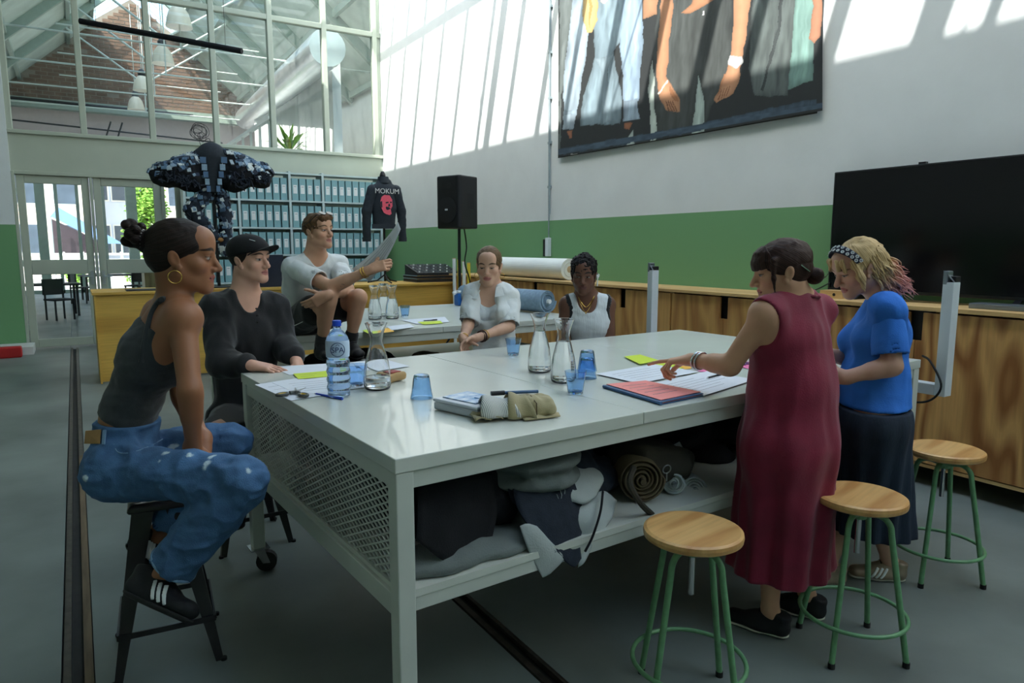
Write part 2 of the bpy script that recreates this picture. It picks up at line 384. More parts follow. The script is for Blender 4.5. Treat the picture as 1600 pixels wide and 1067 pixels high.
# ------------------------------------------------------------------ floor with the two sunken rail slots
fl = MB(); SLOTS = [(-.155, -.045), (1.355, 1.445)]
xs = [-7.0]+[v for s_ in SLOTS for v in s_]+[5.6]
for a, b in ((xs[0], xs[1]), (xs[2], xs[3]), (xs[4], xs[5])): fl.box(a, b, -5, YF+16.5, -.2, 0)
for a, b in SLOTS: fl.box(a, b, -5, YF+16.5, -.2, -.035)
struct(fl.obj('floor', 'concrete'), 'worn grey concrete floor with two sunken rail slots')
for i, (a, b) in enumerate(SLOTS):
    o = MB().box(a, b, -5, 13.1, -.034, -.02).obj('trim_%d' % (i+1), 'dark_slot'); struct(o, 'dark bed of a rail slot in the concrete floor')
    MB().box(a+.008, a+.034, -5, 13.1, -.02, .004).obj('rail', 'rail_steel', o)
    if i == 0: MB().box(b-.034, b-.004, -5, 6.2, -.02, .003).obj('wooden_strip', 'old_wood_strip', o); MB().box(b-.034, b-.004, 6.2, 13.1, -.02, .001).obj('rail', 'rail_steel', o)
    else: MB().box(b-.02, b-.004, -5, 13.1, -.02, .003).obj('rail', 'rail_steel', o)
# ------------------------------------------------------------------ walls
struct(MB().box(XR, XR+.3, -5, YF+.3, 0, 8.4).obj('wall_right', 'wall_paint'), 'white wall with a green painted dado, sunlit above')
struct(MB().box(-7, -.73, YF, YF+.3, 0, 8.4).obj('wall_far', 'wall_paint'), 'white and green wall left of the glazed doors')
struct(MB().box(-7.3, -7, -5, YF+.3, 0, 8.4).obj('wall_left', 'wall_paint'))
struct(MB().box(-7, XR, -5.3, -5, 0, 8.4).obj('wall_back', 'wall_paint'))
b = MB().box(-.73, XR, YF+.06, YF+.2, 2.72, 3.31); b.box(1.56, XR, YF+.06, YF+.2, 0, 2.72)
struct(b.obj('wall_panel', 'greige'), 'grey green panel band between doors and high windows')
# roof over the workshop: closed part and glazed part
struct(MB().box(-7.3, 2.02, -5.3, YF+.3, 7.2, 7.45).obj('ceiling', 'roof_deck'))
g = MB()
for y, wd in [(12.7, .05), (12.1, .05), (11.4, .06), (10.65, .07), (9.87, .06), (9.07, .06), (8.24, .06), (7.95, .15), (7.42, .08), (6.61, .09), (5.95, .06), (5.26, .10), (4.5, .07), (3.81, .13), (3.22, .09), (2.43, .13), (1.63, .2), (1.23, .06), (.45, .14), (-.3, .06), (-1.05, .06), (-1.8, .15), (-2.6, .06), (-3.4, .06), (-4.2, .06)]:
    g.box(2.02, XR, y-wd/2, y+wd/2, 7.16, 7.3)
for x in (2.02, 3.7, 5.2): g.box(x, x+.08, -5, YF, 7.22, 7.3)
for y0, y1 in ((1.5, .9), (5.2, 4.4), (8.2, 8.9)): g.cyl((2.1, y0, 7.0), (5.2, y1, 7.1), .012, n=6)
struct(g.obj('trim_3', 'steel_white'), 'white glazing bars of the roof light')
# ------------------------------------------------------------------ far wall: doors, side light, windows
def glazed_door(name, x0, x1, handle_left):
    y0, y1 = YF+.08, YF+.14; o = MB()
    zt, st = 2.70, .105; zr0, zr1 = 1.17, 1.40
    o.box(x0, x0+st, y0, y1, .02, zt); o.box(x1-st, x1, y0, y1, .02, zt)
    o.box(x0+st, x1-st, y0, y1, zt-.12, zt); o.box(x0+st, x1-st, y0, y1, zr0, zr1); o.box(x0+st, x1-st, y0, y1, .02, .15)
    d = struct(o.obj(name, 'greige', bevel=.008), 'grey green glazed door with two panes')
    for a, b_ in ((.15, zr0), (zr1, zt-.12)): MB().box(x0+st, x1-st, y0+.025, y0+.033, a, b_).obj('pane', 'pane_glass', d)
    hx = x0+.05 if handle_left else x1-.05
    h = MB().box(hx-.022, hx+.022, y0-.008, y0, 1.0, 1.22); h.tube([(hx, y0, 1.13), (hx, y0-.05, 1.13), (hx+.12*(1 if handle_left else -1), y0-.05, 1.13)], .01, 8)
    h.obj('door_handle', 'duct_silver', d)
    for z in (.3, 1.3, 2.4): MB().cyl((x0-.008 if not handle_left else x1+.008, y0-.01, z), (x0-.008 if not handle_left else x1+.008, y0-.01, z+.1), .012, n=8).obj('hinge', 'steel_green', d)
    return d
glazed_door('door_1', -.68, .275, False); glazed_door('door_2', .335, 1.30, True)
f = MB().box(-.73, -.69, YF, YF+.2, 0, 2.75); f.box(.285, .325, YF+.04, YF+.2, 0, 2.72); f.box(1.31, 1.36, YF+.04, YF+.2, 0, 2.72); f.box(1.53, 1.58, YF+.04, YF+.2, 0, 2.72); f.box(-.73, 1.58, YF+.03, YF+.2, 2.705, 2.76)
struct(f.obj('trim_4', 'greige', bevel=.006), 'grey green door frame')
o = struct(MB().box(1.36, 1.53, YF+.1, YF+.14, 0, .15).obj('window_1', 'greige')); MB().box(1.36, 1.53, YF+.115, YF+.123, .15, 2.7).obj('pane', 'pane_glass', o)
MX = [-.70, .27, 1.25, 2.24, 3.20, 4.17, 5.14]; zs, zt, zz = 3.31, 5.60, 7.9
wf = MB()
for i, x in enumerate(MX): wf.box(x-.045, x+.045, YF+.02, YF+.16, zs, zz)
wf.box(-.73, XR, YF+.01, YF+.17, zs, zs+.06); wf.box(-.73, XR, YF+.03, YF+.15, zt-.04, zt+.05); wf.box(-.73, XR, YF+.03, YF+.15, zz-.08, zz+.5); wf.box(5.14, XR, YF+.06, YF+.15, zs, zz)
wo = struct(wf.obj('window_2', 'greige', bevel=.01), 'tall grey green window frame above the doors')
for i in range(6):
    for a, b_ in ((zs+.06, zt-.04), (zt+.05, zz-.08)):
        MB().box(MX[i]+.04, MX[i+1]-.04, YF+.085, YF+.093, a, b_).obj('pane', 'pane_glass', wo)
# ------------------------------------------------------------------ the hall beyond the windows
YH0, YH1 = YF+.3, 29.0
HX0, HX1, HR = -2.6, 7.2, 2.3; ZE, ZR = 5.9, 10.3
sl = (ZR-ZE)/(HR-HX0)
hw = MB().box(HX0-.3, HX0, YH0, YH1, 0, ZE)
struct(hw.obj('wall_hall_left', 'white_paint'))
struct(MB().box(HX1, HX1+.3, YH0, YH1, 0, ZE).obj('wall_hall_right', 'white_paint'))
rf = MB(); sk = 1.25                            # roof slopes, open as a roof light for sk metres each side of the ridge
rf.prism([(HX0-.4, YH0, ZE-.3), (HX0-.4, YH1, ZE-.3), (HR-sk, YH1, ZR-sk*sl), (HR-sk, YH0, ZR-sk*sl)], (0, 0, 1), .2)
sr = (ZR-ZE)/(HX1-HR)
rf.prism([(HR+sk, YH0, ZR-sk*sr), (HR+sk, YH1, ZR-sk*sr), (HX1+.4, YH1, ZE-.3), (HX1+.4, YH0, ZE-.3)], (0, 0, 1), .2)
struct(rf.obj('ceiling_hall', 'roof_deck'), 'pale boarded roof slopes of the hall beyond')
tr = MB(); ty = YH0+1.0; n = 0
rods = MB()
while ty < YH1-.5:
    tr.beam((HX0, ty, ZE-.1), (HR, ty, ZR-.1), .14, .26); tr.beam((HR, ty, ZR-.1), (HX1, ty, ZE-.1), .14, .26)
    rods.cyl((HX0, ty, ZE), (HX1, ty, ZE+.05), .022, n=6)
    rods.cyl((HR, ty, ZE), (HR, ty, ZR), .018, n=6); rods.cyl((HR-2.2, ty, ZR-2.2*sl), (HR, ty, ZE+.9), .03, n=6); rods.cyl((HR+2.2, ty, ZR-2.2*sr), (HR, ty, ZE+.9), .03, n=6)
    rods.cyl((HR-2.3, ty, ZE+.9), (HR+2.3, ty, ZE+.9), .02, n=6)
    ty += 2.9; n += 1
for t in (.02, .3, .6, .74): tr.beam((HX0+(HR-HX0)*t, YH0, ZE+(ZR-ZE)*t-.05), (HX0+(HR-HX0)*t, YH1, ZE+(ZR-ZE)*t-.05), .1, .16); tr.beam((HX1-(HX1-HR)*t, YH0, ZE+(ZR-ZE)*t-.05), (HX1-(HX1-HR)*t, YH1, ZE+(ZR-ZE)*t-.05), .1, .16)
to = struct(tr.obj('trim_5', 'steel_green'), 'pale steel rafters and purlins of the hall roof')
rods.obj('tie_rods', 'steel_white', to)
gb = MB(); yy = YH0
while yy < YH1:
    gb.beam((HR-sk, yy, ZR-sk*sl+.12), (HR, yy, ZR+.1), .05, .08); gb.beam((HR, yy, ZR+.1), (HR+sk, yy, ZR-sk*sr+.12), .05, .08); yy += .8
gb.beam((HR, YH0, ZR+.1), (HR, YH1, ZR+.1), .1, .1)
struct(gb.obj('trim_6', 'steel_white'), 'white glazing bars of the hall roof light')
# brick gable: mortar wall with raised bricks on the part that shows
GZ = 6.55
gm = MB(); gm.prism([(HX0, YH1, GZ), (HX1, YH1, GZ), (HR, YH1, ZR-.1)], (0, 1, 0), .25)
gw = struct(gm.obj('wall_gable', 'mortar'), 'brown brick gable at the end of the hall')
br = MB(); bz = GZ+.02; row = 0
while bz < ZR-.3:
    x = HX0+.2+(row % 2)*.17
    while x < HX1-.3:
        top = ZR-abs(x+.15-HR)*(sl if x < HR else sr)-.06
        if bz+.1 < top and random.random() > .01: br.box(x, x+.32, YH1-.012-random.random()*.006, YH1+.01, bz, bz+.1)
        x += .345
    bz += .125; row += 1
bo = br.obj('brick_courses', 'brick_a', gw); bo['kind'] = 'stuff'
bm_ = MB().box(HX0, HX1, YH1-.35, YH1, 6.2, 6.5); struct(bm_.obj('trim_7', 'steel_green'), 'steel beam under the brick gable')
struct(MB().box(HX0, HX1, YH1, YH1+.2, 4.6, 6.2).obj('wall_hall_end', 'pink_wall'), 'pale pink wall band at the hall end')
pr = MB().cyl((HX0, YH1-.5, 5.75), (5, YH1-.5, 5.45), .03, n=6); pr.cyl((-1.5, YH1-.8, 6.35), (4, YH1-.8, 6.3), .05, n=6)
for x in (1.4, 1.75): pr.cyl((x, YH1-.5, 5.9), (x-.3, YH1-.5, 5.0), .03, n=6)
tag(pr.obj('ceiling_pipe', 'black_metal'), 'dark thin pipes running along the pink wall band under the brick gable', 'pipe')
# glazed lower end of the hall
gf = MB()
for x in (-2.5, -1.35, -.4, .22, 1.0, 1.75, 2.9, 4.2, 5.6, 7.0): gf.box(x-.05, x+.05, YH1, YH1+.12, 0, 4.6)
gf.box(1.72, 2.04, YH1-.1, YH1+.2, 0, 4.6); gf.box(-1.0, -.72, YH1-.1, YH1+.2, 0, 4.6)
gf.box(HX0, HX1, YH1, YH1+.12, 0, .12)
struct(gf.obj('window_3', 'steel_green'), 'glazed lower end of the hall open to the street')
# silver duct, pendant lamps, black tube
d0, d1 = ony(384, 186, 27), ony(512, 74, 14.2); dd = d1-d0
du = MB(); m = 60; pts = [d0+dd*i/m for i in range(m+1)]
du.tube(pts, [.36+.012*(i % 2) for i in range(m+1)], 20)
tag(du.obj('ventilation_duct', 'duct_silver', smooth=True), 'large silver spiral duct running along the hall roof', 'duct')
lampM = None
for i, (px, py, dep) in enumerate(((280, 43, 15.0), (255, 100, 17.9), (223, 142, 21.2), (213, 172, 23.6))):
    c = at(px, py, dep)
    lb = ['nearest and largest of the glass bell pendant lamps in the hall', 'second glass bell pendant lamp from the front in the hall', 'third glass bell pendant lamp of the hall row, half behind a mullion', 'farthest and lowest looking glass bell pendant lamp in the hall'][i]
    if lampM is None:
        t = thing('pendant_lamp', lb, 'lamp', c, 0, 'hall pendant lamps')
        MB().lathe([(.27, 0), (.265, .02), (.24, .16), (.2, .3), (.13, .40), (.1, .43)], n=24).obj('lamp_shade', 'lamp_glass', t, smooth=True, local=True)
        MB().lathe([(.105, .42), (.105, .55), (.07, .6), (.03, .64)], n=16).obj('lamp_cap', 'black_metal', t, local=True)
        MB().cyl((0, 0, .62), (0, 0, 3.4-.0), .012, n=6).obj('lamp_rod', 'steel_white', t, local=True)
        MB().lathe([(.03, .2), (.07, .22), (.08, .3), (.04, .4)], n=12).obj('bulb', 'white_paint', t, local=True); lampM = t
    else: dup(lampM, c, 0, lb)
a, b = ony(125, 33, 12.6), ony(378, 80, 11.2)
t = thing('hanging_rail', 'black round rail hung on thin wires in front of the high windows', 'rail', a)
MB().cyl(a, b, .042, n=12).obj('bar', 'black_cloth', t)
for q in (.1, .9): p = a+(b-a)*q; MB().cyl(p, (p[0], p[1], 7.2), .003, n=4).obj('wire', 'black_metal', t)
# mezzanine with plant, right side of the hall
mz = MB().box(3.6, HX1, 15.2, 24, 3.0, 3.2); mz.box(3.6, 3.68, 15.2, 24, 3.2, 3.35)
for y in np.arange(15.3, 24, .9): mz.box(3.6, 3.65, y, y+.05, 3.2, 4.2)
mz.box(3.58, 3.67, 15.2, 24, 4.2, 4.27); mz.box(5.2, 5.4, 16, 24, 3.2, 5.8); mz.box(3.6, 3.8, 15.4, 15.6, 0, 3); mz.box(3.6, 3.8, 23.6, 23.8, 0, 3)
struct(mz.obj('trim_8', 'white_paint'), 'white mezzanine with railing in the hall')
# dark work tables and chairs standing in the hall
def hall_table(x, y, rz, lab):
    t = thing('hall_table', lab, 'table', (x, y, 0), rz, 'tables in the hall')
    MB().box(-.8, .8, -.4, .4, .72, .76).obj('tabletop', 'furn_dark', t, local=True)
    for sx in (-.72, .72):
        for sy in (-.32, .32): MB().box(sx-.025, sx+.025, sy-.025, sy+.025, 0, .72).obj('leg', 'furn_dark', t, local=True)
def hall_chair(x, y, rz, lab):
    t = thing('hall_chair', lab, 'chair', (x, y, 0), rz, 'chairs in the hall')
    MB().box(-.22, .22, -.22, .22, .43, .47).obj('seat', 'furn_dark', t, local=True); MB().box(-.22, .22, .2, .24, .55, .9).obj('backrest', 'furn_dark', t, local=True)
    for sx in (-.19, .19):
        for sy in (-.19, .2): MB().box(sx-.015, sx+.015, sy-.015, sy+.015, 0, .9 if sy > 0 else .43).obj('leg', 'furn_dark', t, local=True)
hall_table(-.75, 19.5, .1, 'dark table seen through the left pane of the left door'); hall_table(.9, 25, .2, 'dark table far back in the hall, seen over the plywood box')
hall_chair(-.35, 18.4, .5, 'dark chair at the hall table, nearer the left door'); hall_chair(-1.3, 18.7, 2.2, 'dark chair partly hidden by the left door frame'); hall_chair(.1, 23.5, 1.2, 'dark chair far back between the two doors'); hall_chair(1.5, 23.9, -.6, 'dark chair far back behind the right door')
ob = MB().box(1.15, 2.6, 15.6, 16.3, 0, 1.15); tag(ob.obj('plywood_box', wood('ply_grey', rgb(170, 150, 110), rgb(140, 120, 86))), 'pale plywood chest behind the right glazed door', 'chest')
rp = MB().box(.4, 1.1, 15.9, 17.6, .0, .55); tag(rp.obj('white_plinth', 'white_paint', bevel=.02), 'low white plinth on the hall floor behind the right door', 'plinth')
# ------------------------------------------------------------------ street outside the hall
struct(MB().box(-40, 45, YH1+.5, 90, -.25, -.02).obj('ground', 'asphalt'), 'pale street outside the hall')
def house(name, lab, m, x0, x1, y0, y1, z1, cols, rows, w_, h_):
    t = thing(name, lab, 'building', ((x0+x1)/2, y0, 0))
    MB().box(x0, x1, y0, y1, 0, z1).obj('wall', m, t)
    MB().box(x0-.2, x1+.2, y0-.2, y1, z1, z1+.3).obj('roof', 'awning_dark', t)
    for i in range(cols):
        for j in range(rows):
            x = x0+(i+.5)*(x1-x0)/cols; z = 1.2+j*(z1-1)/rows
            f = MB().box(x-w_/2-.08, x+w_/2+.08, y0-.06, y0+.02, z-.08, z+h_+.08).obj('window', 'white_paint', t); MB().box(x-w_/2, x+w_/2, y0-.075, y0-.06, z, z+h_).obj('pane', 'window_dark', f)
house('street_house', 'sunlit cream house across the street, seen through the left door', 'facade_cream', -6, .6, 46, 54, 12, 4, 4, 1.0, 1.6)
house('street_building', 'pale blue building across the street, seen through the right door', 'facade_blue', 1.05, 4.2, 50, 58, 14, 3, 4, .8, 1.7)
house('street_house', 'cream house seen through the narrow pane beside the shelving', 'facade_cream', 4.6, 10, 45, 52, 12, 4, 4, .9, 1.5)
def leafball(mb, c, r, n, sz):
    c = np.asarray(c, float)
    for _ in range(n):
        d = nrm(np.random.randn(3)); p = c+d*r*(np.random.rand()**.4); x, y, _z = frame(np.random.randn(3))
        mb.add([p-x*sz, p+y*sz*.5, p+x*sz, p-y*sz*.5], [(0, 1, 2, 3)])
t = thing('street_tree', 'sunlit green tree on the street, seen through the right door', 'tree', (3.05, 38, 0))
MB().tube([(3.05, 38, 0), (3.1, 38, 2), (3.05, 38, 4)], [.14, .11, .07], 8).obj('trunk', 'trunk_brown', t)
lv = MB()
for _ in range(14): leafball(lv, (3.1+np.random.randn()*.28, 38+np.random.randn()*.5, 3.4+np.random.randn()*1.1), .55, 260, .10)
lo = lv.obj('foliage', 'leaf_green', t); lo['kind'] = 'stuff'
t = thing('shade_sail', 'blue and dark awning over a terrace outside the hall', 'awning', (.3, 36, 0))
MB().prism([(-.75, 36, 2.9), (-.45, 36, 3.3), (1.9, 36, 1.75), (1.2, 36, 1.75)], (0, 1, 0), .06).obj('blue_panel', 'awning_blue', t); MB().prism([(-.8, 36.4, 1.3), (-.8, 36.4, 2.85), (.4, 36.4, 2.2), (1.2, 36.4, 1.6), (1.2, 36.4, 1.3)], (0, 1, 0), .05).obj('side_panel', 'awning_dark', t)
for x in (-.75, 1.85): MB().cyl((x, 36.1, 0), (x, 36.1, 2.9 if x < 0 else 1.8), .04, n=8).obj('post', 'steel_white', t)
t = thing('terrace_fence', 'white slatted fence outside the hall', 'fence', (0, 35, 0))
for z in (.5, .75, 1.0, 1.25): MB().box(-2.6, 3, 34.95, 35, z, z+.1).obj('slat', 'white_paint', t)
for x in np.arange(-2.5, 3.1, .7): MB().box(x, x+.07, 35, 35.05, 0, 1.4).obj('post', 'white_paint', t)
for i, (x, y, r, n_) in enumerate(((.1, 34.3, .5, 'round green shrub by the fence, seen through the left door'), (2.2, 33.5, .45, 'small green shrub by the fence, right of the street tree'))):
    lv = MB(); leafball(lv, (x, y, r-.06), r, 500, .07); o = tag(lv.obj('street_shrub', 'leaf_green'), n_, 'shrub')
t = thing('mezzanine_plant', 'green leafy plant on the mezzanine behind the right windows', 'plant', ony(452, 236, 16.4))
c = ony(452, 225, 16.4); lv = MB()
for k in range(26):
    d = nrm(V3(np.random.randn(), np.random.randn(), .8+np.random.rand())); L_ = .5+.4*np.random.rand(); x = nrm(np.cross(d, (0, 0, 1)))*.05
    p = c+V3(0, 0, -.2); q = p+d*L_*.6; e_ = p+d*L_+V3(0, 0, -.15); lv.add([p, q-x, e_, q+x], [(0, 1, 2, 3)])
lv.obj('leaves', 'leaf_green', t); MB().lathe([(.12, -.45), (.16, -.15)], c).obj('pot', 'white_paint', t)
# ================================================================== furniture
mat('table_white', rgb(206, 210, 200), .32, var=.06, scale=2.2, coat=.25, detail=6)
mat('frame_white', rgb(200, 205, 196), .4, var=.05, scale=4)
wood('ply', rgb(218, 168, 100), rgb(184, 130, 72), 2, 5, 5, .5, detail=1.2)
wood('ply_bold', rgb(222, 170, 104), rgb(160, 104, 54), 2, 5.5, 6, .5, detail=1.2)
wood('ply_edge', rgb(222, 184, 124), rgb(196, 154, 98), 1, 4, 3, .5)
wood('ply_yellow', rgb(222, 178, 84), rgb(200, 152, 64), 0, 3, 3, .5)
wood('seat_wood', rgb(222, 176, 112), rgb(196, 142, 82), 0, 5, 7, .35, 1.3)
mat('stool_green', rgb(104, 152, 108), .4, var=.12, scale=30, coat=.2)
mat('rubber', rgb(24, 24, 24), .7)
mat('chrome', rgb(200, 200, 200), .2, metal=1, var=.04)
mat('stool_dark', rgb(40, 35, 36), .38, var=.2, scale=20, coat=.2)
mat('teal_box', rgb(128, 170, 176), .7, var=.05, scale=3)
mat('label_white', rgb(226, 230, 228), .7, var=.03)
mat('print_grey', rgb(110, 116, 120), .7)
mat('shelf_metal', rgb(186, 204, 204), .4, var=.04)
mat('tv_screen', (.004, .004, .005), .12, var=.1, spec=.35); mat('tv_bezel', (.008, .008, .009), .3)
mat('speaker_black', (.012, .012, .013), .55, bump=.3, bscale=300); mat('speaker_grille', (.008, .008, .008), .6, bump=.6, bscale=500)
mat('alu_white', rgb(214, 222, 226), .35, var=.03); mat('clamp_grey', rgb(128, 136, 142), .35, metal=.7)
mat('roll_white', rgb(232, 236, 230), .7, var=.02); mat('denim_light', rgb(134, 158, 176), .85, var=.14, scale=40, bump=.2, bscale=200)
mat('cardboard', rgb(196, 172, 134), .8, var=.08); mat('conduit', rgb(150, 164, 168), .5, metal=.4)
def castor(t, x, y, top, a=0):
    p = MB().box(x-.045, x+.045, y-.045, y+.045, top-.006, top); c_, s_ = math.cos(a), math.sin(a)
    f = lambda u, v, z: (x+c_*u-s_*v, y+s_*u+c_*v, z)
    for v in (-.026, .026): p.prism([f(-.02, v, top-.006), f(.03, v, top-.006), f(.055, v, .045), f(.02, v, .045)], (-s_, c_, 0), .004)
    o = p.obj('castor_bracket', 'chrome', t, local=True)
    MB().cyl(f(.036, -.018, .05), f(.036, .018, .05), .05, n=18).obj('wheel', 'rubber', o, local=True)
def worktable(name, lab, loc, rz, L, W, seams, mesh_end, H=1.0):
    t = thing(name, lab, 'table', loc, rz)
    e = [0]+seams+[L]
    for a, b in zip(e[:-1], e[1:]): MB().box(a+(.0012 if a else 0), b-(.0012 if b < L else 0), 0, W, H-.045, H).obj('tabletop_panel', 'table_white', t, local=True, bevel=.003)
    ap = MB().box(.01, L-.01, .01, .06, H-.10, H-.046); ap.box(.01, L-.01, W-.06, W-.01, H-.10, H-.046); ap.box(.01, .06, .06, W-.06, H-.10, H-.046); ap.box(L-.06, L-.01, .06, W-.06, H-.10, H-.046); ap.box(L/2-.025, L/2+.025, .06, W-.06, H-.10, H-.046)
    ap.obj('apron', 'frame_white', t, local=True, bevel=.003)
    for x in (.003, L-.061):
        for y in (.003, W-.061): MB().box(x, x+.058, y, y+.058, .125, H-.046).obj('leg', 'frame_white', t, local=True, bevel=.004); castor(t, x+.03, y+.03, .126, 2.2 if y < 1 else -.35)
    rl = MB()
    for x in (.006, L-.056): rl.box(x, x+.05, .062, W-.062, .50, .57)
    rl.box(.062, L-.062, .012, .05, .515, .56); rl.box(.062, L-.062, W-.05, W-.012, .515, .56)
    rl.obj('lower_rail', 'frame_white', t, local=True, bevel=.003)
    MB().box(.02, L-.02, .008, W-.008, .561, .585).obj('lower_shelf', 'table_white', t, local=True)
    if mesh_end:
        m = MB(); nz = 27; ny = 58; dy = (W-.124)/ny; dz = (H-.10-.57)/nz; x = .03
        for j in range(nz+1):
            for i in range(ny):
                y0 = .062+i*dy; zc = .57+j*dz; s_ = 1 if (i+j) % 2 == 0 else -1
                a = V3(x, y0, zc-s_*dz*.46); b = V3(x, y0+dy, zc+s_*dz*.46)
                q = V3(0, 0, .0030); n_ = V3(.0018, 0, 0)
                m.add([a-q-n_, b-q-n_, b+q-n_, a+q-n_, a-q+n_, b-q+n_, b+q+n_, a+q+n_], [(3, 2, 1, 0), (4, 5, 6, 7), (0, 1, 5, 4), (2, 3, 7, 6)])
        o = m.obj('mesh_panel', 'frame_white', t, local=True); o['kind'] = 'stuff'; o['label'] = 'white expanded metal mesh panel'
    return t
RZ1 = math.radians(3.2)
T1 = worktable('worktable', 'large white work table in front with a mesh end panel', (.734, 1.81, 0), RZ1, 3.10, 1.69, [1.0, 2.05], True)
T2 = worktable('worktable', 'white work table behind, on which the man in the white t-shirt sits', (.98, 4.74, 0), math.radians(1.0), 2.74, 1.86, [1.37], False)
def TL(x, y, z=1.0):                        # local coordinates of the front table
    return V3(.734, 1.81, 0)+rotz(RZ1)@V3(x, y, z)
# ------------------------------------------------------------------ green stools
def green_stool():
    t = thing('workshop_stool', '', 'stool')
    MB().lathe([(0, .605), (.155, .605), (.168, .613), (.170, .625), (.168, .636), (.158, .641), (0, .641)], n=48).obj('seat', 'seat_wood', t, local=True, smooth=False, bevel=0)
    MB().lathe([(.028, .545), (.028, .6), (.05, .604)], n=14).obj('hub', 'stool_green', t, local=True); MB().cyl((0, 0, .40), (0, 0, .56), .011, n=10).obj('threaded_spindle', 'chrome', t, local=True)
    for k in range(4):
        a = math.pi/2*k; d = V3(math.cos(a), math.sin(a), 0)
        pts = smoothpath([d*.02+V3(0, 0, .565), d*.075+V3(0, 0, .572), d*.112+V3(0, 0, .545), d*.125+V3(0, 0, .48), d*.165+V3(0, 0, .25), d*.205+V3(0, 0, .012)], 5)
        o = MB().tube(pts, .0115, 10).obj('leg', 'stool_green', t, local=True, smooth=True); MB().cyl(d*.2045+V3(0, 0, .0), d*.2045+V3(0, 0, .022), .0135, n=10).obj('foot_cap', 'rubber', o, local=True)
    MB().torus((0, 0, .155), .196, .0085, n=40).obj('foot_ring', 'stool_green', t, local=True, smooth=True)
    return t
s0 = green_stool(); s0['group'] = 'green stools in front'
s0['label'] = 'green stool with round wooden seat, nearest the front table leg'; s0.location = (1.745, 1.62, 0); s0.rotation_euler.z = math.radians(9)
dup(s0, (2.55, 1.51, 0), math.radians(14), 'green stool with round wooden seat in front of the maroon dress')
dup(s0, (3.495, 1.665, 0), math.radians(11), 'green stool with round wooden seat nearest the plywood cabinet')
# ------------------------------------------------------------------ dark sheet metal stools
def dark_stool(H=.64):
    t = thing('metal_stool', '', 'stool')
    MB().lathe([(0, H-.03), (.15, H-.03), (.155, H-.02), (.15, H), (.12, H+.004), (0, H-.004)], n=4).obj('seat', 'stool_dark', t, local=True, bevel=.02, seg=3)
    for k in range(4):
        a = math.pi/2*k; d = V3(math.cos(a), math.sin(a), 0); n_ = V3(-math.sin(a), math.cos(a), 0); p = MB()
        top, bot = d*.135+V3(0, 0, H-.03), d*.265
        for sg in (-1, 1):                   # folded sheet: two wings meeting at the outer edge
            e = nrm(-d+n_*sg)
            p.prism([top, top+e*.075, bot+e*.028, bot], np.cross(e, nrm(bot-top))*sg, .006)
        o = p.obj('leg', 'stool_dark', t, local=True); MB().cyl(bot, bot+V3(0, 0, .012), .012, n=8).obj('foot_cap', 'rubber', o, local=True)
    for k in range(4):
        a, b = math.pi/2*k, math.pi/2*(k+1); f_ = .235
        MB().beam((math.cos(a)*f_, math.sin(a)*f_, .17), (math.cos(b)*f_, math.sin(b)*f_, .17), .006, .022).obj('rung', 'stool_dark', t, local=True)
    return t
d0 = dark_stool(); d0['label'] = 'dark sheet metal stool under the woman in ripped jeans'; d0['group'] = 'dark metal stools'; d0.location = (.215, 2.955, 0); d0.rotation_euler.z = math.radians(40)
# ------------------------------------------------------------------ plywood counter, shelving with archive boxes
cn = MB().box(.16, XR-.02, 9.42, 10.25, 0, 1.045)
t = thing('plywood_counter', 'long yellow plywood counter in front of the archive shelves', 'counter', (.16, 9.42, 0))
for x0, x1 in ((.16, 1.86), (1.86, 3.56), (3.56, 5.24)): MB().box(x0+.001, x1-.001, 9.44, 9.46, .02, 1.045).obj('front_panel', 'ply_yellow', t)
MB().box(.16, .18, 9.42, 10.25, 0, 1.045).obj('side_panel', 'ply_yellow', t); MB().box(5.2, 5.24, 9.42, 10.25, 0, 1.045).obj('side_panel', 'ply_yellow', t); MB().box(.14, 5.245, 9.40, 10.27, 1.046, 1.075).obj('worktop', 'ply_yellow', t)
SH0, SHY = 1.60, 12.72
t = thing('archive_shelving', 'pale metal shelving along the far wall, full of archive boxes', 'shelving', (SH0, SHY, 0))
UPX = [1.60, 2.45, 3.31, 3.90, 5.0]; SZ = [.05, .53, 1.0, 1.475, 1.945, 2.42, 2.90]
for x in UPX: MB().box(x-.02, x+.02, SHY, SHY+.36, 0, 2.92).obj('upright', 'shelf_metal', t)
for z in SZ:
    for a, b in zip(UPX[:-1], UPX[1:]): MB().box(a+.02, b-.02, SHY, SHY+.36, z-.03, z).obj('shelf', 'shelf_metal', t)
bx0 = None; nm = {2: 'lowest visible', 3: 'third', 4: 'second', 5: 'top'}
for r in (2, 3, 4, 5):
    for a, b in zip(UPX[:-1], UPX[1:]):
        n = int((b-a-.04)/.121)
        for i in range(n):
            x = a+.03+(b-a-.06)*(i+.5)/n; L_ = 'teal archive box with white label on the %s shelf at the far wall' % nm[r]
            loc = (x, SHY+.02+random.random()*.012, SZ[r])
            if bx0 is None:
                bx0 = thing('archive_box', L_, 'archive box', loc, 0, 'archive boxes on the %s shelf' % nm[r])
                MB().box(-.056, .056, 0, .3, 0.001, .385).obj('body', 'teal_box', bx0, local=True, bevel=.004, seg=1)
                lo = MB().box(-.034, .034, -.002, 0, .12, .27).obj('label_sheet', 'label_white', bx0, local=True)
                MB().box(-.02, .02, -.0026, -.002, .235, .243).obj('text_line', 'print_grey', lo, local=True)
            else: dup(bx0, loc, 0, L_, 'archive boxes on the %s shelf' % nm[r])
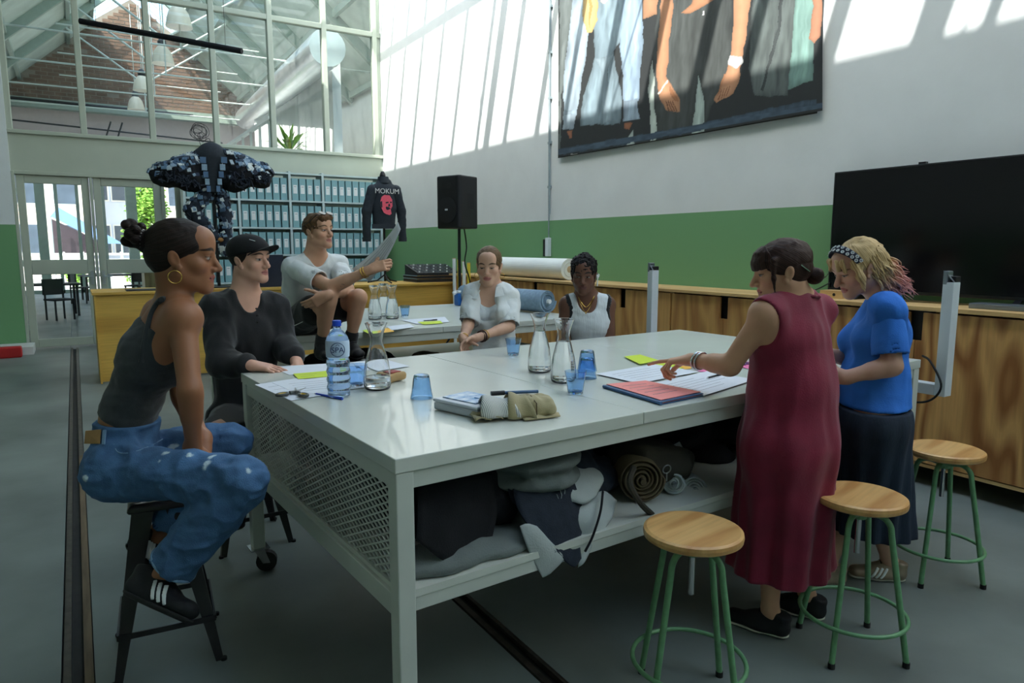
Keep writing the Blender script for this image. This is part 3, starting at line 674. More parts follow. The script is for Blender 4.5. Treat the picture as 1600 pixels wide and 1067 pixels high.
# ------------------------------------------------------------------ right wall cabinets with worktop
CX0, CZ = 4.76, 1.21
cuts = [onx(x, 460, CX0)[1] for x in (836, 973, 1132, 1435)]
seams = sorted([onx(x, 460, CX0)[1] for x in (760, 905, 1049, 1270)]+[1.25], reverse=True)
wt = MB().box(CX0-.03, XR-.005, .2, 9.38, CZ-.028, CZ); tag(wt.obj('cabinet_worktop', 'ply_edge', bevel=.002), 'long plywood worktop over the wall cabinets', 'worktop')
labs = ['plywood cabinet under the white paper roll', 'plywood cabinet behind the person in the white tank top', 'plywood cabinet behind the left white post', 'plywood cabinet behind the woman in blue, below the screen']
ed = [9.37]+seams[:]
def cab(y0, y1, cut, lab, bold):
    t = thing('plywood_cabinet', lab, 'cabinet', (CX0, y0, 0)); z0, z1 = .13, CZ-.03
    c = MB().box(CX0+.02, XR-.02, y0+.004, y0+.022, z0, z1); c.box(CX0+.02, XR-.02, y1-.022, y1-.004, z0, z1); c.box(CX0+.02, XR-.02, y0+.02, y1-.02, z0, z0+.018); c.box(XR-.03, XR-.02, y0+.02, y1-.02, z0, z1)
    c.box(CX0+.004, CX0+.02, y0+.003, y1-.003, z0, z0+.022); c.obj('carcass', 'ply_edge', t)
    m = 'ply_bold' if bold else 'ply'
    w_ = .04
    if cut:
        for a, b, s_ in ((y0+.012, cut-.003, 1), (cut+.003, y1-.012, -1)):   # two doors with a notch cut out where they meet
            if s_ == 1: poly = [(a, z0+.03), (b, z0+.03), (b, z1-.2), (b-w_, z1-.2), (b-w_, z1-.012), (a, z1-.012)]
            else: poly = [(a, z0+.03), (b, z0+.03), (b, z1-.012), (a+w_, z1-.012), (a+w_, z1-.2), (a, z1-.2)]
            MB().prism([(CX0, y, z) for y, z in poly], (1, 0, 0), .018).obj('door', m, t)
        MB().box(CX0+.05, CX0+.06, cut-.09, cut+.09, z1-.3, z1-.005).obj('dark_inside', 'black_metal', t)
    else: MB().box(CX0, CX0+.018, y0+.012, y1-.012, z0+.03, z1-.012).obj('door', m, t)
    for y in (y0+.12, y1-.12): castor(t, .1, y-y0, .13, 1.2); castor(t, .38, y-y0, .13, .8)
    return t
cab(seams[0], 9.3, None, 'plywood cabinet in the far corner by the counter', False)
cab(seams[1], seams[0], cuts[0], labs[0], False); cab(seams[2], seams[1], cuts[1], labs[1], False); cab(seams[3], seams[2], cuts[2], labs[2], False); cab(seams[4], seams[3], cuts[3], labs[3], True); cab(.25, seams[4], None, 'plywood cabinet at the right picture edge', True)
# ------------------------------------------------------------------ screen
t = thing('television', 'large black flat screen standing on the wall cabinets', 'television', (5.1, 2.55, CZ))
MB().box(5.06, 5.12, 1.72, 3.385, 1.262, 2.175).obj('housing', 'tv_bezel', t, bevel=.006); MB().box(5.057, 5.06, 1.735, 3.37, 1.285, 2.162).obj('screen', 'tv_screen', t)
for y in (2.05, 3.1): MB().prism([(4.95, y-.02, CZ), (5.24, y-.02, CZ), (5.1, y-.02, 1.27), (5.07, y-.02, 1.27)], (0, 1, 0), .04).obj('foot', 'tv_bezel', t)
MB().box(5.07, 5.1, 2.70, 2.75, 2.175, 2.19).obj('camera_bump', 'tv_bezel', t)
t = thing('small_plywood_box', 'small plywood box under the left end of the screen', 'box', (5.0, 3.2, CZ))
MB().box(4.90, 5.03, 3.16, 3.34, CZ+.0005, CZ+.06).obj('body', 'ply_edge', t); MB().cyl((4.897, 3.22, CZ+.03), (4.90, 3.22, CZ+.03), .012, n=10).obj('socket', 'black_metal', t)
cb = MB().tube(smoothpath([(5.05, 3.36, 1.32), (4.98, 3.42, 1.27), (4.9, 3.5, 1.222), (4.86, 3.72, 1.218), (4.95, 3.9, 1.216), (5.15, 3.8, 1.216)], 8), .005, 6); tag(cb.obj('black_cable', 'rubber', smooth=True), 'black cable curling on the worktop left of the screen', 'cable')
ob = MB().box(4.86, 5.0, 1.2, 2.25, CZ+.0005, CZ+.035); tag(ob.obj('sound_bar', 'clamp_grey', bevel=.005), 'slim grey bar lying under the screen', 'sound bar')
# ------------------------------------------------------------------ white fabric roll holder at the end of the table
RX = 3.95; zb = .80; yL, yR = 4.19, 1.92
t = thing('roll_holder', 'white metal frame with two clamp topped posts at the table end', 'frame', (RX, 3, 0))
for y in (yL, yR):
    o = MB().box(RX-.035, RX+.035, y-.028, y+.028, zb, 1.415).obj('post', 'alu_white', t, bevel=.003)
    MB().prism([(RX-.034, y-.027, 1.416), (RX+.034, y-.027, 1.416), (RX+.034, y+.0, 1.44), (RX-.034, y+.03, 1.475), (RX-.034, y+.022, 1.475)][:5], (0, 0, 1), .001).obj('post_cap', 'clamp_grey', o)
    MB().box(RX-.036, RX+.02, y+.004, y+.03, 1.4, 1.475).obj('clamp', 'clamp_grey', o, bevel=.006); MB().box(RX-.02, RX+.034, y-.029, y+.0, 1.416, 1.447).obj('clamp_block', 'rubber', o, bevel=.004)
MB().box(RX-.035, RX+.035, yR+.028, yL-.028, zb, zb+.06).obj('cross_bar', 'alu_white', t, bevel=.003)
for y in (2.35, 3.7):
    MB().box(RX-.03, RX+.03, y-.03, y+.03, .12, zb+.15).obj('leg', 'alu_white', t, bevel=.003); MB().box(RX-.10, RX+.25, y-.025, y+.025, .1, .14).obj('foot', 'alu_white', t)
    for x in (-.05, .22): castor(t, x, y-3, .1, .5)
o = MB().tube(smoothpath([(RX+.02, 2.05, 1.0), (RX-.03, 1.98, .98), (RX-.06, 1.9, .86), (RX-.05, 1.98, .76), (RX, 2.2, .73)], 8), .006, 6); tag(o.obj('power_cable', 'rubber', smooth=True), 'black cable looping beside the right white post', 'cable')
tag(MB().box(RX-.10, RX-.06, 2.22, 2.27, .43, .55).box(RX-.095, RX-.031, 2.23, 2.26, .46, .50).obj('orange_tag', mat('orange', rgb(226, 96, 40), .6), bevel=.004), 'small orange tag hanging on the white frame leg', 'tag')
# ------------------------------------------------------------------ loudspeaker on its stand
sx, sy = 3.90, 7.45
t = thing('speaker_stand', 'black tripod stand carrying the loudspeaker', 'stand', (sx, sy, 0))
MB().cyl((sx, sy, .25), (sx, sy, 1.815), .018, n=12).obj('pole', 'black_metal', t)
for k in range(3): a = 2.1*k+.4; MB().cyl((sx, sy, .7), (sx+.45*math.cos(a), sy+.45*math.sin(a), .01), .012, n=8).obj('leg', 'black_metal', t)
MB().cyl((sx, sy, .62), (sx, sy, .74), .03, n=12).obj('collar', 'black_metal', t)
t = thing('loudspeaker', 'black loudspeaker cabinet on the tripod stand', 'loudspeaker', (sx, sy, 1.815), math.radians(-70))
b = MB(); hw_, hd = .19, .165
prof = [(-hw_, -hd), (-hw_*.86, -hd-.03), (hw_*.86, -hd-.03), (hw_, -hd), (hw_*.8, hd), (-hw_*.8, hd)]
b.prism([(x, y, 0) for x, y in prof], (0, 0, 1), .605); b.obj('cabinet', 'speaker_black', t, local=True, bevel=.018, seg=3)
MB().lathe([(0, 0), (.125, 0), (.148, .006), (.15, .016), (.0, .022)], n=32).obj('woofer', 'speaker_grille', t, local=True)
wo_ = t.children[-1]; wo_.rotation_euler = (math.pi/2, 0, 0); wo_.location = (0, -hd-.029, .21)
hn = MB().prism([(-.14, -hd-.032, .40), (.14, -hd-.032, .40), (.14, -hd-.032, .55), (-.14, -hd-.032, .55)], (0, 1, 0), .004); hn.obj('horn_surround', 'speaker_grille', t, local=True)
MB().prism([(-.09, -hd-.034, .44), (.09, -hd-.034, .44), (.07, -hd-.034, .52), (-.07, -hd-.034, .52)], (0, 1, 0), .004).obj('horn', 'tv_bezel', t, local=True); MB().box(-.02, .02, -hd-.055, -hd-.05, .205, .225).obj('badge', 'label_white', t, local=True)
MB().box(hw_*.86, hw_*.93, -.05, .07, .22, .40).obj('handle_recess', 'tv_bezel', t, local=True)
o = MB().tube(smoothpath([(sx+.12, sy+.1, 1.83), (sx+.14, sy+.08, 1.6), (sx+.1, sy+.05, 1.4), (sx+.18, sy+.05, 1.1), (sx+.3, sy+.1, .05), (sx+.5, sy+.2, .008)], 8), .008, 6); tag(o.obj('speaker_cable', 'rubber', smooth=True), 'black cable hanging from the loudspeaker', 'cable')
# ------------------------------------------------------------------ mixer in its flight case on the counter
mx, my = onz(697, 442, 1.076)[:2]
t = thing('dj_mixer', 'black audio mixer in an open flight case on the counter', 'mixer', (mx, 9.75, 1.076), 0)
MB().box(-.36, .38, -.26, .26, 0, .10).obj('case_base', 'furn_dark', t, local=True, bevel=.006)
for z in (.0, .055, .1): MB().box(-.364, .384, -.264, .264, z-.004 if z else 0, z+.008).obj('case_edge', 'chrome', t, local=True)
MB().prism([(-.34, -.24, .105), (-.34, .24, .105), (-.34, .24, .26), (-.34, -.24, .14)], (1, 0, 0), .69).obj('mixer_body', 'black_metal', t, local=True)
for i in range(9):
    for j in range(6):
        y = -.2+j*.075; z = .14+(y+.24)/.48*.12; x = -.3+i*.076; MB().cyl((x, y, z), (x, y, z+.022), .012, n=8).obj('knob', 'label_white' if (i+j) % 3 == 0 else 'clamp_grey', t, local=True)
# ------------------------------------------------------------------ rolls and small things at the back
c0, c1 = V3(4.98, 8.7, CZ+.128), V3(4.98, 6.70, CZ+.128)
t = thing('paper_roll', 'large white roll lying on the wall cabinet worktop', 'roll', c0)
MB().cyl(c0, c1, .127, n=36).obj('sheet', 'roll_white', t, smooth=False); MB().cyl(c1+V3(0, .01, 0), c1-V3(0, .004, 0), .04, n=16).obj('core', 'cardboard', t)
MB().torus(c1, .085, .006, (0, 1, 0), n=30).obj('end_winding', 'label_white', t)
def spiral_roll(name, lab, a, b, r, m, core='label_white', cr=.02, turns=6):
    a, b = np.asarray(a, float), np.asarray(b, float); x, y, d = frame(b-a); t = thing(name, lab, 'fabric roll', a); g = MB()
    n = turns*24; L_ = np.linalg.norm(b-a)
    pr_ = [(cr+(r-cr)*i/n, 2*math.pi*i/24) for i in range(n+1)]
    g.grid(lambda u, v: a+d*(v*L_+.012*math.sin(u*turns*6.28*.37)*(v-.5))+(x*math.cos(pr_[int(round(u*n))][1])+y*math.sin(pr_[int(round(u*n))][1]))*pr_[int(round(u*n))][0], n+1, 3)
    g.obj('cloth', m, t, smooth=True, solid=.0075); MB().cyl(a-d*.02, b+d*.03, cr, n=14).obj('core', core, t); return t
spiral_roll('denim_roll', 'pale blue denim roll with white core lying on the back table', (3.43, 6.45, 1.0+.112), (3.62, 5.2, 1.0+.112), .105, 'denim_light')
t = thing('blue_canister', 'blue and white canister standing on the back table behind the woman in the white shirt', 'canister', onz(722, 477, 1.0))
MB().box(-.07, .07, -.05, .05, .001, .13).obj('body', mat('canister_blue', rgb(40, 110, 190), .35), t, local=True, bevel=.012); MB().box(-.07, .07, -.05, .05, .131, .155).obj('lid', 'label_white', t, local=True, bevel=.006); MB().cyl((-.1, 0, .125), (-.07, 0, .14), .02, n=10).obj('spout', 'label_white', t, local=True)
for i, (px, cl, lab) in enumerate(((737, 'label_white', 'white cardboard tube standing left of the woman in the white shirt'), (741, 'tube_yellow', 'yellow tube standing behind the woman in the white shirt'), (746, 'roll_white', 'white paper tube beside the yellow tube'), (752, 'tube_yellow', 'second yellow tube, half hidden by the hair of the woman in white'))):
    if cl == 'tube_yellow': mat('tube_yellow', rgb(226, 200, 60), .6)
    c = V3(4.46+.06*i, 8.66-.03*i, 0); t = thing('standing_tube', lab, 'tube', c)
    MB().cyl((0, 0, .0), (.0, .02, 1.44-.02*i), .024, n=14).obj('tube_body', cl, t, local=True); MB().cyl((.0, .02, 1.44-.02*i), (0, .02, 1.45-.02*i), .025, n=14).obj('end_cap', 'cardboard', t, local=True)
o = MB().cyl((XR-.025, 7.5, 2.02), (XR-.025, 7.53, 7.1), .014, n=8)
t = thing('wall_conduit', 'thin grey conduit running up the white wall to the left of the poster', 'conduit', (XR-.025, 7.5, 1.6)); o.obj('pipe', 'conduit', t)
for z in (2.35, 2.9, 3.45, 4.0, 4.55, 5.1): MB().box(XR-.03, XR-.001, 7.48, 7.54, z, z+.03).obj('clip', 'conduit', t)
t = thing('wall_socket', 'grey and white power socket on the green wall under the conduit', 'socket', (XR-.05, 7.5, 1.6))
MB().box(XR-.06, XR-.001, 7.48, 7.54, 1.48, 1.72).obj('box', 'alu_white', t, bevel=.006); MB().box(XR-.06, XR-.001, 7.545, 7.59, 1.48, 1.70).obj('plug_strip', 'black_metal', t, bevel=.004); MB().cyl((XR-.03, 7.5, 1.72), (XR-.03, 7.5, 2.03), .008, n=8).obj('lead', 'conduit', t)
t = thing('navy_panel', 'dark navy upright panel on the counter behind the man in the cap', 'panel', (2.0, 9.6, 1.076))
MB().box(1.72, 2.36, 9.55, 9.58, 1.076, 1.50).obj('front_panel', mat('navy', rgb(24, 32, 50), .7), t, bevel=.004); MB().prism([(1.8, 9.58, 1.076), (1.8, 9.8, 1.076), (1.8, 9.58, 1.4)], (1, 0, 0), .02).obj('strut', 'navy', t); MB().prism([(2.25, 9.58, 1.076), (2.25, 9.8, 1.076), (2.25, 9.58, 1.4)], (1, 0, 0), .02).obj('strut', 'navy', t)
o = MB().box(.5, 1.0, 9.5, 9.85, 1.0755, 1.087); tag(o.obj('dark_folder', 'furn_dark', bevel=.003), 'thin dark folder lying on the left end of the counter', 'folder')
tag(MB().box(-3.5, -.62, 12.6, 13.17, 0, .12).obj('white_plinth', 'white_paint'), 'low white plinth against the green wall at the left edge', 'plinth'); tag(MB().box(-3.3, -.75, 12.35, 12.5, 0.0, .16).obj('red_bar', mat('red', rgb(190, 40, 40), .5), bevel=.02), 'red bar on the floor at the left picture edge', 'bar')
# ------------------------------------------------------------------ poster banner on the wall
mat('print', (.95, .95, .95), .7, var=.04, scale=14, attr='Col')
PO = .035
def wallpt(px, py, off): p = onx(px, py, XR-PO); p[0] = XR-PO-off; return p
t = thing('poster_banner', 'large photo banner of figures in denim hanging on the white wall', 'banner', onx(1075, 212, XR-.03))
bw = MB(); BLp, BRp = onx(872, 247, XR-PO), onx(1276, 177, XR-PO)
y0_, y1_ = BLp[1], BRp[1]; zt_ = 5.35
bw.grid(lambda u, v: V3(XR-PO-.006*math.sin(u*17)*(1-v)**2, y0_+(y1_-y0_)*u, (BLp[2]+(BRp[2]-BLp[2])*u)*(1-v)+zt_*v), 40, 6)
bo_ = bw.obj('cloth', mat('banner_dark', rgb(60, 64, 64), .7, var=.15, scale=6), t, smooth=True, solid=.004)
MB().cyl((XR-PO, y0_, zt_), (XR-PO, y1_, zt_), .015, n=8).obj('top_rod', 'clamp_grey', t)
Z = lambda pts: [(870+x*.26875, y*.26875) for x, y in pts]
UPF = 150                                    # the print goes on above the picture edge
prn = [  # (polygon in a 1600 x 967 view of the banner, colour)
 ([(20, -UPF), (110, -UPF), (100, 60), (60, 300), (30, 560), (25, 860), (15, 880)], (104, 112, 110)),
 ([(200, -UPF), (430, -UPF), (400, 200), (330, 300), (350, 420), (385, 560), (372, 720), (140, 730), (150, 600), (210, 380), (225, 330)], (120, 138, 146)),
 ([(225, 345), (330, 320), (300, 420), (320, 700), (270, 715), (262, 420)], (140, 158, 166)),
 ([(110, -UPF), (235, -UPF), (190, 180), (172, 330), (135, 560), (118, 660), (100, 752), (34, 756), (46, 640), (38, 490), (66, 260)], (158, 174, 184)),
 ([(46, 640), (118, 640), (122, 668), (44, 668)], (150, 168, 178)),
 ([(400, -UPF), (500, -UPF), (506, 250), (488, 450), (480, 590), (390, 600), (384, 420), (368, 270)], (140, 160, 176)),
 ([(390, 590), (470, 575), (486, 690), (386, 710)], (150, 168, 182)),
 ([(165, -UPF), (248, -UPF), (236, 120), (205, 190), (178, 194), (150, 80)], (206, 176, 118)), ([(190, -UPF), (215, -UPF), (205, 90), (190, 170)], (172, 138, 84)),
 ([(250, -UPF), (310, -UPF), (300, 10), (275, 24), (255, 14)], (226, 214, 204)),
 ([(62, 764), (96, 758), (90, 806), (76, 812)], (156, 104, 76)), ([(398, 716), (440, 712), (424, 752), (398, 748)], (150, 100, 72)),
 ([(510, -UPF), (610, -UPF), (590, 80), (505, 115)], (164, 124, 94)),
 ([(604, -UPF), (1030, -UPF), (1020, 160), (1060, 400), (900, 620), (862, 740), (830, 440), (792, 750), (584, 790), (560, 360)], (62, 66, 64)),
 ([(722, 78), (790, 20), (830, -UPF), (1000, -UPF), (930, -8), (840, 46), (780, 76)], (168, 122, 90)),
 ([(850, 66), (862, 66), (862, 90), (850, 90)], (190, 190, 190)),
 ([(612, -UPF), (690, -UPF), (676, 60), (660, 220), (642, 450), (684, 520), (722, 580), (722, 648), (690, 656), (640, 640), (602, 580), (580, 450), (588, 260), (604, 80)], (176, 130, 98)),
 ([(660, 500), (700, 560), (716, 590), (690, 585), (664, 545)], (170, 116, 80)), ([(590, 540), (596, 548), (652, 474), (646, 464)], (230, 222, 206)),
 ([(1038, -UPF), (1136, -UPF), (1126, 40), (1108, 200), (1080, 340), (1064, 470), (1030, 545), (960, 580), (930, 600), (918, 582), (950, 520), (985, 430), (1010, 330), (1030, 150)], (178, 132, 100)),
 ([(975, 430), (985, 435), (950, 545), (936, 560)], (176, 122, 86)), ([(1006, 326), (1078, 328), (1086, 368), (1052, 402), (1000, 372)], (206, 206, 204)), ([(1030, 342), (1060, 342), (1062, 372), (1032, 372)], (232, 232, 228)),
 ([(1150, -UPF), (1400, -UPF), (1372, 300), (1345, 560), (1150, 560), (1120, 400)], (84, 92, 90)), ([(1310, -UPF), (1330, -UPF), (1300, 200), (1230, 420), (1205, 530), (1190, 520), (1215, 420), (1285, 180)], (64, 70, 70)),
 ([(1398, -UPF), (1520, -UPF), (1500, 260), (1490, 470), (1345, 520), (1370, 300)], (112, 142, 134)),
 ([(1505, -UPF), (1548, -UPF), (1546, 120), (1534, 210), (1504, 256), (1468, 228), (1486, 110)], (170, 122, 96)),
 ([(555, 350), (572, 450), (568, 620), (586, 720), (578, 830), (548, 834), (546, 650), (534, 520)], (186, 198, 188)), ([(828, 436), (860, 600), (860, 778), (790, 792), (806, 640)], (176, 192, 184)), ([(446, 750), (460, 850), (402, 860), (416, 800)], (176, 188, 180)), ([(84, 898), (122, 894), (122, 908), (90, 912)], (200, 200, 190)),
 ([(12, 868), (760, 735), (1512, 572), (1512, 606), (760, 775), (12, 905)], (66, 82, 96)),
]
# the print is a colour per vertex of a fine sheet: soft photographic shapes, flat on the cloth
def in_poly(X, Y, pg):
    m = np.zeros(X.shape, bool); n = len(pg)
    for i in range(n):
        (x0, y0), (x1, y1) = pg[i], pg[(i+1) % n]
        if y0 == y1: continue
        c = ((y0 > Y) != (y1 > Y)) & (X < (x1-x0)*(Y-y0)/(y1-y0)+x0); m ^= c
    return m
def edge_dist(X, Y, pg):
    d = np.full(X.shape, 1e9); n = len(pg)
    for i in range(n):
        a, b = np.array(pg[i], float), np.array(pg[(i+1) % n], float); ab = b-a; t = np.clip(((X-a[0])*ab[0]+(Y-a[1])*ab[1])/max(ab@ab, 1e-6), 0, 1); d = np.minimum(d, np.hypot(X-a[0]-t*ab[0], Y-a[1]-t*ab[1]))
    return d
for dx in (0, 15, 30, 45): prn.append(([(632+dx, 590), (637+dx, 588), (664+dx, 650), (657+dx, 652)], (120, 80, 58))); prn.append(([(962+dx, 520-8*dx/18), (966+dx, 520-8*dx/18), (944+dx, 584-10*dx/18), (938+dx, 582-10*dx/18)], (126, 86, 62)))
NU, NV = 380, 210
U, Vv = np.meshgrid(np.linspace(0, 1, NU), np.linspace(0, 1, NV), indexing='ij')
PX = 12+(1548-12)*U; PYb = 915-(915-650)*(PX-12)/1500; PY = PYb*(1-Vv)+(-UPF-120)*Vv
WX = PX+5*vnoise(np.stack([PX/40, PY/40, PX*0], -1)); WY = PY+5*vnoise(np.stack([PX/40, PY/40, PX*0+9], -1))
CL = np.tile(np.array(rgb(44, 47, 47)), (NU, NV, 1))
for i, (pg, c) in enumerate(prn):
    m = in_poly(WX, WY, pg)
    if not m.any(): continue
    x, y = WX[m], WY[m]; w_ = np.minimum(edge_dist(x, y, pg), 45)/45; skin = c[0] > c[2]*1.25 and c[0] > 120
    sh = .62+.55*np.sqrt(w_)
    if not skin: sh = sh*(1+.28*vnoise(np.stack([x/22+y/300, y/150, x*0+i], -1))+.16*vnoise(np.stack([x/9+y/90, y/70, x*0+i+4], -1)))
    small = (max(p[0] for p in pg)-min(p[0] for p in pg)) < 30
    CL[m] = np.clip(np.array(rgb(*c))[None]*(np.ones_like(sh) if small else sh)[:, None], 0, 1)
bh = PYb-PY; hm = (bh < 44) & (bh > 14); CL[hm] = np.array(rgb(66, 82, 96))*(1+.3*vnoise(np.stack([PX[hm]/30, bh[hm]/14, bh[hm]*0], -1)))[:, None]
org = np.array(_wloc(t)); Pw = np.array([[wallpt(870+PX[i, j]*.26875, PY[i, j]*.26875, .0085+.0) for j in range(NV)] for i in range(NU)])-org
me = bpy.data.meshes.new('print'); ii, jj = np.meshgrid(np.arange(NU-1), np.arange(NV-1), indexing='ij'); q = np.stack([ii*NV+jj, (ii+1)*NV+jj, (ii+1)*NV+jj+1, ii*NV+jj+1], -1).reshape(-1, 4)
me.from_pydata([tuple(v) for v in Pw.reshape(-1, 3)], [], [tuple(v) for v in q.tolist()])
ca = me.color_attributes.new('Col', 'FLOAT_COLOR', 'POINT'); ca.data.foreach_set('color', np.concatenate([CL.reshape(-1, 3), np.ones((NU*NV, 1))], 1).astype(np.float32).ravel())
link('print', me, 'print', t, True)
# ================================================================== things on and under the tables
mat('paper', rgb(226, 230, 236), .75, var=.015); mat('neon_yellow', rgb(206, 226, 60), .7, var=.03); mat('neon_orange', rgb(246, 186, 70), .7, var=.03); mat('neon_pink', rgb(244, 128, 176), .7, var=.03); mat('salmon', rgb(246, 150, 142), .75, var=.03)
mat('folder_blue', rgb(58, 92, 132), .5, var=.08); mat('pen_blue', rgb(36, 74, 190), .35); mat('glass_blue', rgb(196, 226, 255), .02, trans=1, var=.0, ior=1.48); mat('glass_clear', (1, 1, 1), .01, trans=1, var=0, ior=1.48); mat('water', (.97, .99, 1), 0, trans=1, var=0, ior=1.33)
mat('pet_blue', rgb(196, 222, 250), .06, trans=.92, var=0, ior=1.35); mat('cap_blue', rgb(32, 76, 200), .4); mat('spa_ink', rgb(22, 50, 110), .5); mat('handle_grey', rgb(88, 90, 86), .6); mat('handle_yellow', rgb(214, 172, 40), .5)
mat('kraft', rgb(186, 152, 104), .8, var=.1); mat('tin_white', rgb(196, 202, 210), .35, var=.04); mat('card_blue', rgb(70, 140, 196), .4, var=.5, scale=26, col2=rgb(226, 234, 240)); mat('khaki', rgb(166, 154, 116), .85, var=.12, bump=.15, bscale=200, sheen=.2)
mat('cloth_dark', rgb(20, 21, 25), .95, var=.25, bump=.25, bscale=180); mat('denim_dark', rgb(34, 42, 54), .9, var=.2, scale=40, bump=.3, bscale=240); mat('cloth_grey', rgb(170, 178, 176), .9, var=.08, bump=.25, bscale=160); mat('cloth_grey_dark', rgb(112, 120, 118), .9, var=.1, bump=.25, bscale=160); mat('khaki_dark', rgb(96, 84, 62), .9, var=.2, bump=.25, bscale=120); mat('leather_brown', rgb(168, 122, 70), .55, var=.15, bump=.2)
m = mat('stripe_lining', rgb(206, 206, 198), .85, var=.02); N, L = m.node_tree.nodes, m.node_tree.links
wv = N.new('ShaderNodeTexWave'); wv.inputs['Scale'].default_value = 55; wv.inputs['Distortion'].default_value = .6; rp = N.new('ShaderNodeValToRGB'); rp.color_ramp.elements[0].position = .1; rp.color_ramp.elements[0].color = (*rgb(110, 116, 120), 1); rp.color_ramp.elements[1].position = .3; rp.color_ramp.elements[1].color = (*rgb(214, 214, 206), 1)
tcn = N.new('ShaderNodeTexCoord'); L.new(tcn.outputs['Object'], wv.inputs[0]); L.new(wv.outputs['Fac'], rp.inputs[0]); L.new(rp.outputs[0], N['Principled BSDF'].inputs['Base Color'])
_zk = [0]
def paper(px, lab, m='paper', z=1.0, lines=0, nm='paper_sheet', cat='paper', th=.0006):
    _zk[0] += 1; z0 = z+.0007+.0009*(_zk[0] % 9); P = [onz(x, y, z0) for x, y in px]; t = thing(nm, lab, cat, sum(P)/len(P))
    MB().prism(P, (0, 0, 1), th).obj('sheet', m, t)
    for k in range(lines):
        u = .15+.7*(k+.5)/lines; a = mix_(mix_(P[0], P[3], u), mix_(P[1], P[2], u), .12); b = mix_(mix_(P[0], P[3], u), mix_(P[1], P[2], u), .5+.35*random.random()); d = nrm(b-a); n = np.cross(UP, d)*.0012
        MB().prism([a-n, b-n, b+n, a+n], (0, 0, 1), .0002+th).obj('printed_line', 'print_grey', t)
    return t
def mix_(a, b, t): return np.asarray(a)*(1-t)+np.asarray(b)*t
paper([(425, 573), (548, 566), (575, 578), (452, 586)], 'white sheet at the far left table corner, under the bottle'); paper([(398, 601), (470, 590), (520, 615), (455, 626)], 'white sheet under the scissors', lines=4); paper([(425, 598), (560, 584), (590, 603), (470, 617)], 'printed white sheet under the water bottle', lines=5); paper([(548, 566), (600, 561), (640, 572), (590, 580)], 'white sheet behind the left carafe')
paper([(458, 584), (515, 579), (520, 588), (466, 592)], 'neon yellow note beside the water bottle', 'neon_yellow', lines=2, nm='sticky_note', cat='note')
paper([(931, 584), (1022, 569), (1092, 581), (998, 599)], 'white sheet under the pointing finger', lines=5); paper([(1012, 601), (1105, 580), (1180, 593), (1100, 618)], 'white sheet with pencil sketch beside the pink paper', lines=6)
paper([(975, 557), (1000, 554), (1030, 563), (1000, 569)], 'neon yellow note left of the pointing hand', 'neon_yellow', nm='sticky_note', cat='note'); paper([(1011, 571), (1045, 566), (1085, 573), (1050, 578)], 'neon green note under the pointing hand', 'neon_yellow', nm='sticky_note', cat='note'); paper([(1050, 567), (1075, 566), (1100, 573), (1070, 577)], 'orange note under the wrist of the pointing arm', 'neon_orange', nm='sticky_note', cat='note'); paper([(1080, 575), (1105, 573), (1125, 580), (1095, 581)], 'pink note under the forearm of the pointing arm', 'neon_pink', nm='sticky_note', cat='note'); paper([(1150, 571), (1168, 565), (1186, 570), (1168, 576)], 'pink note beside the maroon dress', 'neon_pink', nm='sticky_note', cat='note')
# folder with pink paper
P = [onz(x, y, 1.001) for x, y in ((943, 606), (1033, 633), (1099, 619), (1008, 600))]; t = thing('ring_binder', 'dark blue folder lying under pink sheets at the table front', 'folder', P[0]); MB().prism(P, (0, 0, 1), .004).obj('back_cover', 'folder_blue', t); MB().prism([p+V3(0, 0, .009) for p in P], (0, 0, 1), .003).obj('front_cover', 'folder_blue', t); MB().tube([P[0]+V3(0, 0, .0065), P[1]+V3(0, 0, .0065)], .007, 8).obj('spine', 'folder_blue', t)
MB().prism([mix_(p, sum(P)/4, .03)+V3(0, 0, .0045) for p in P], (0, 0, 1), .004).obj('pages', 'salmon', t)
t = thing('pink_sheet', 'salmon pink printed sheet on top of the blue folder', 'paper', P[0]); q = [mix_(p, sum(P)/4, .05)+V3(.01, .01, .0135) for p in P]; MB().prism(q, (0, 0, 1), .002).obj('sheet', 'salmon', t)
for k in range(5): a = mix_(mix_(q[0], q[1], .2+.14*k), mix_(q[3], q[2], .2+.14*k), .15); b = mix_(mix_(q[0], q[1], .2+.14*k), mix_(q[3], q[2], .2+.14*k), .75); n = nrm(np.cross(UP, b-a))*.0013; MB().prism([a-n, b-n, b+n, a+n], (0, 0, 1), .0024).obj('printed_line', 'print_grey', t)
def pen(a, b, m, lab, r=.0045):
    a, b = a+V3(0, 0, r), b+V3(0, 0, r); d = nrm(b-a); t = thing('pen', lab, 'pen', a); MB().cyl(a, mix_(a, b, .62), r, n=10).obj('barrel', m, t); MB().cyl(mix_(a, b, .6), b, r*1.25, r*1.1, n=10).obj('cap', m, t); MB().cyl(a, a-d*.012, r*.8, .0008, n=8).obj('tip', 'silver_tip', t); MB().beam(mix_(a, b, .68)+V3(0, 0, r*1.4), b+V3(0, 0, r*1.4), .003, .0015).obj('clip', m, t)
mat('silver_tip', rgb(190, 190, 190), .3, metal=1)
pen(onz(494, 617, 1.0), onz(535, 625, 1.0), 'pen_blue', 'blue ballpoint pen in front of the water bottle'); pen(onz(1106, 592, 1.006), onz(1129, 586, 1.006), 'black_metal', 'black pen lying on the white sheet by the maroon dress', .005)
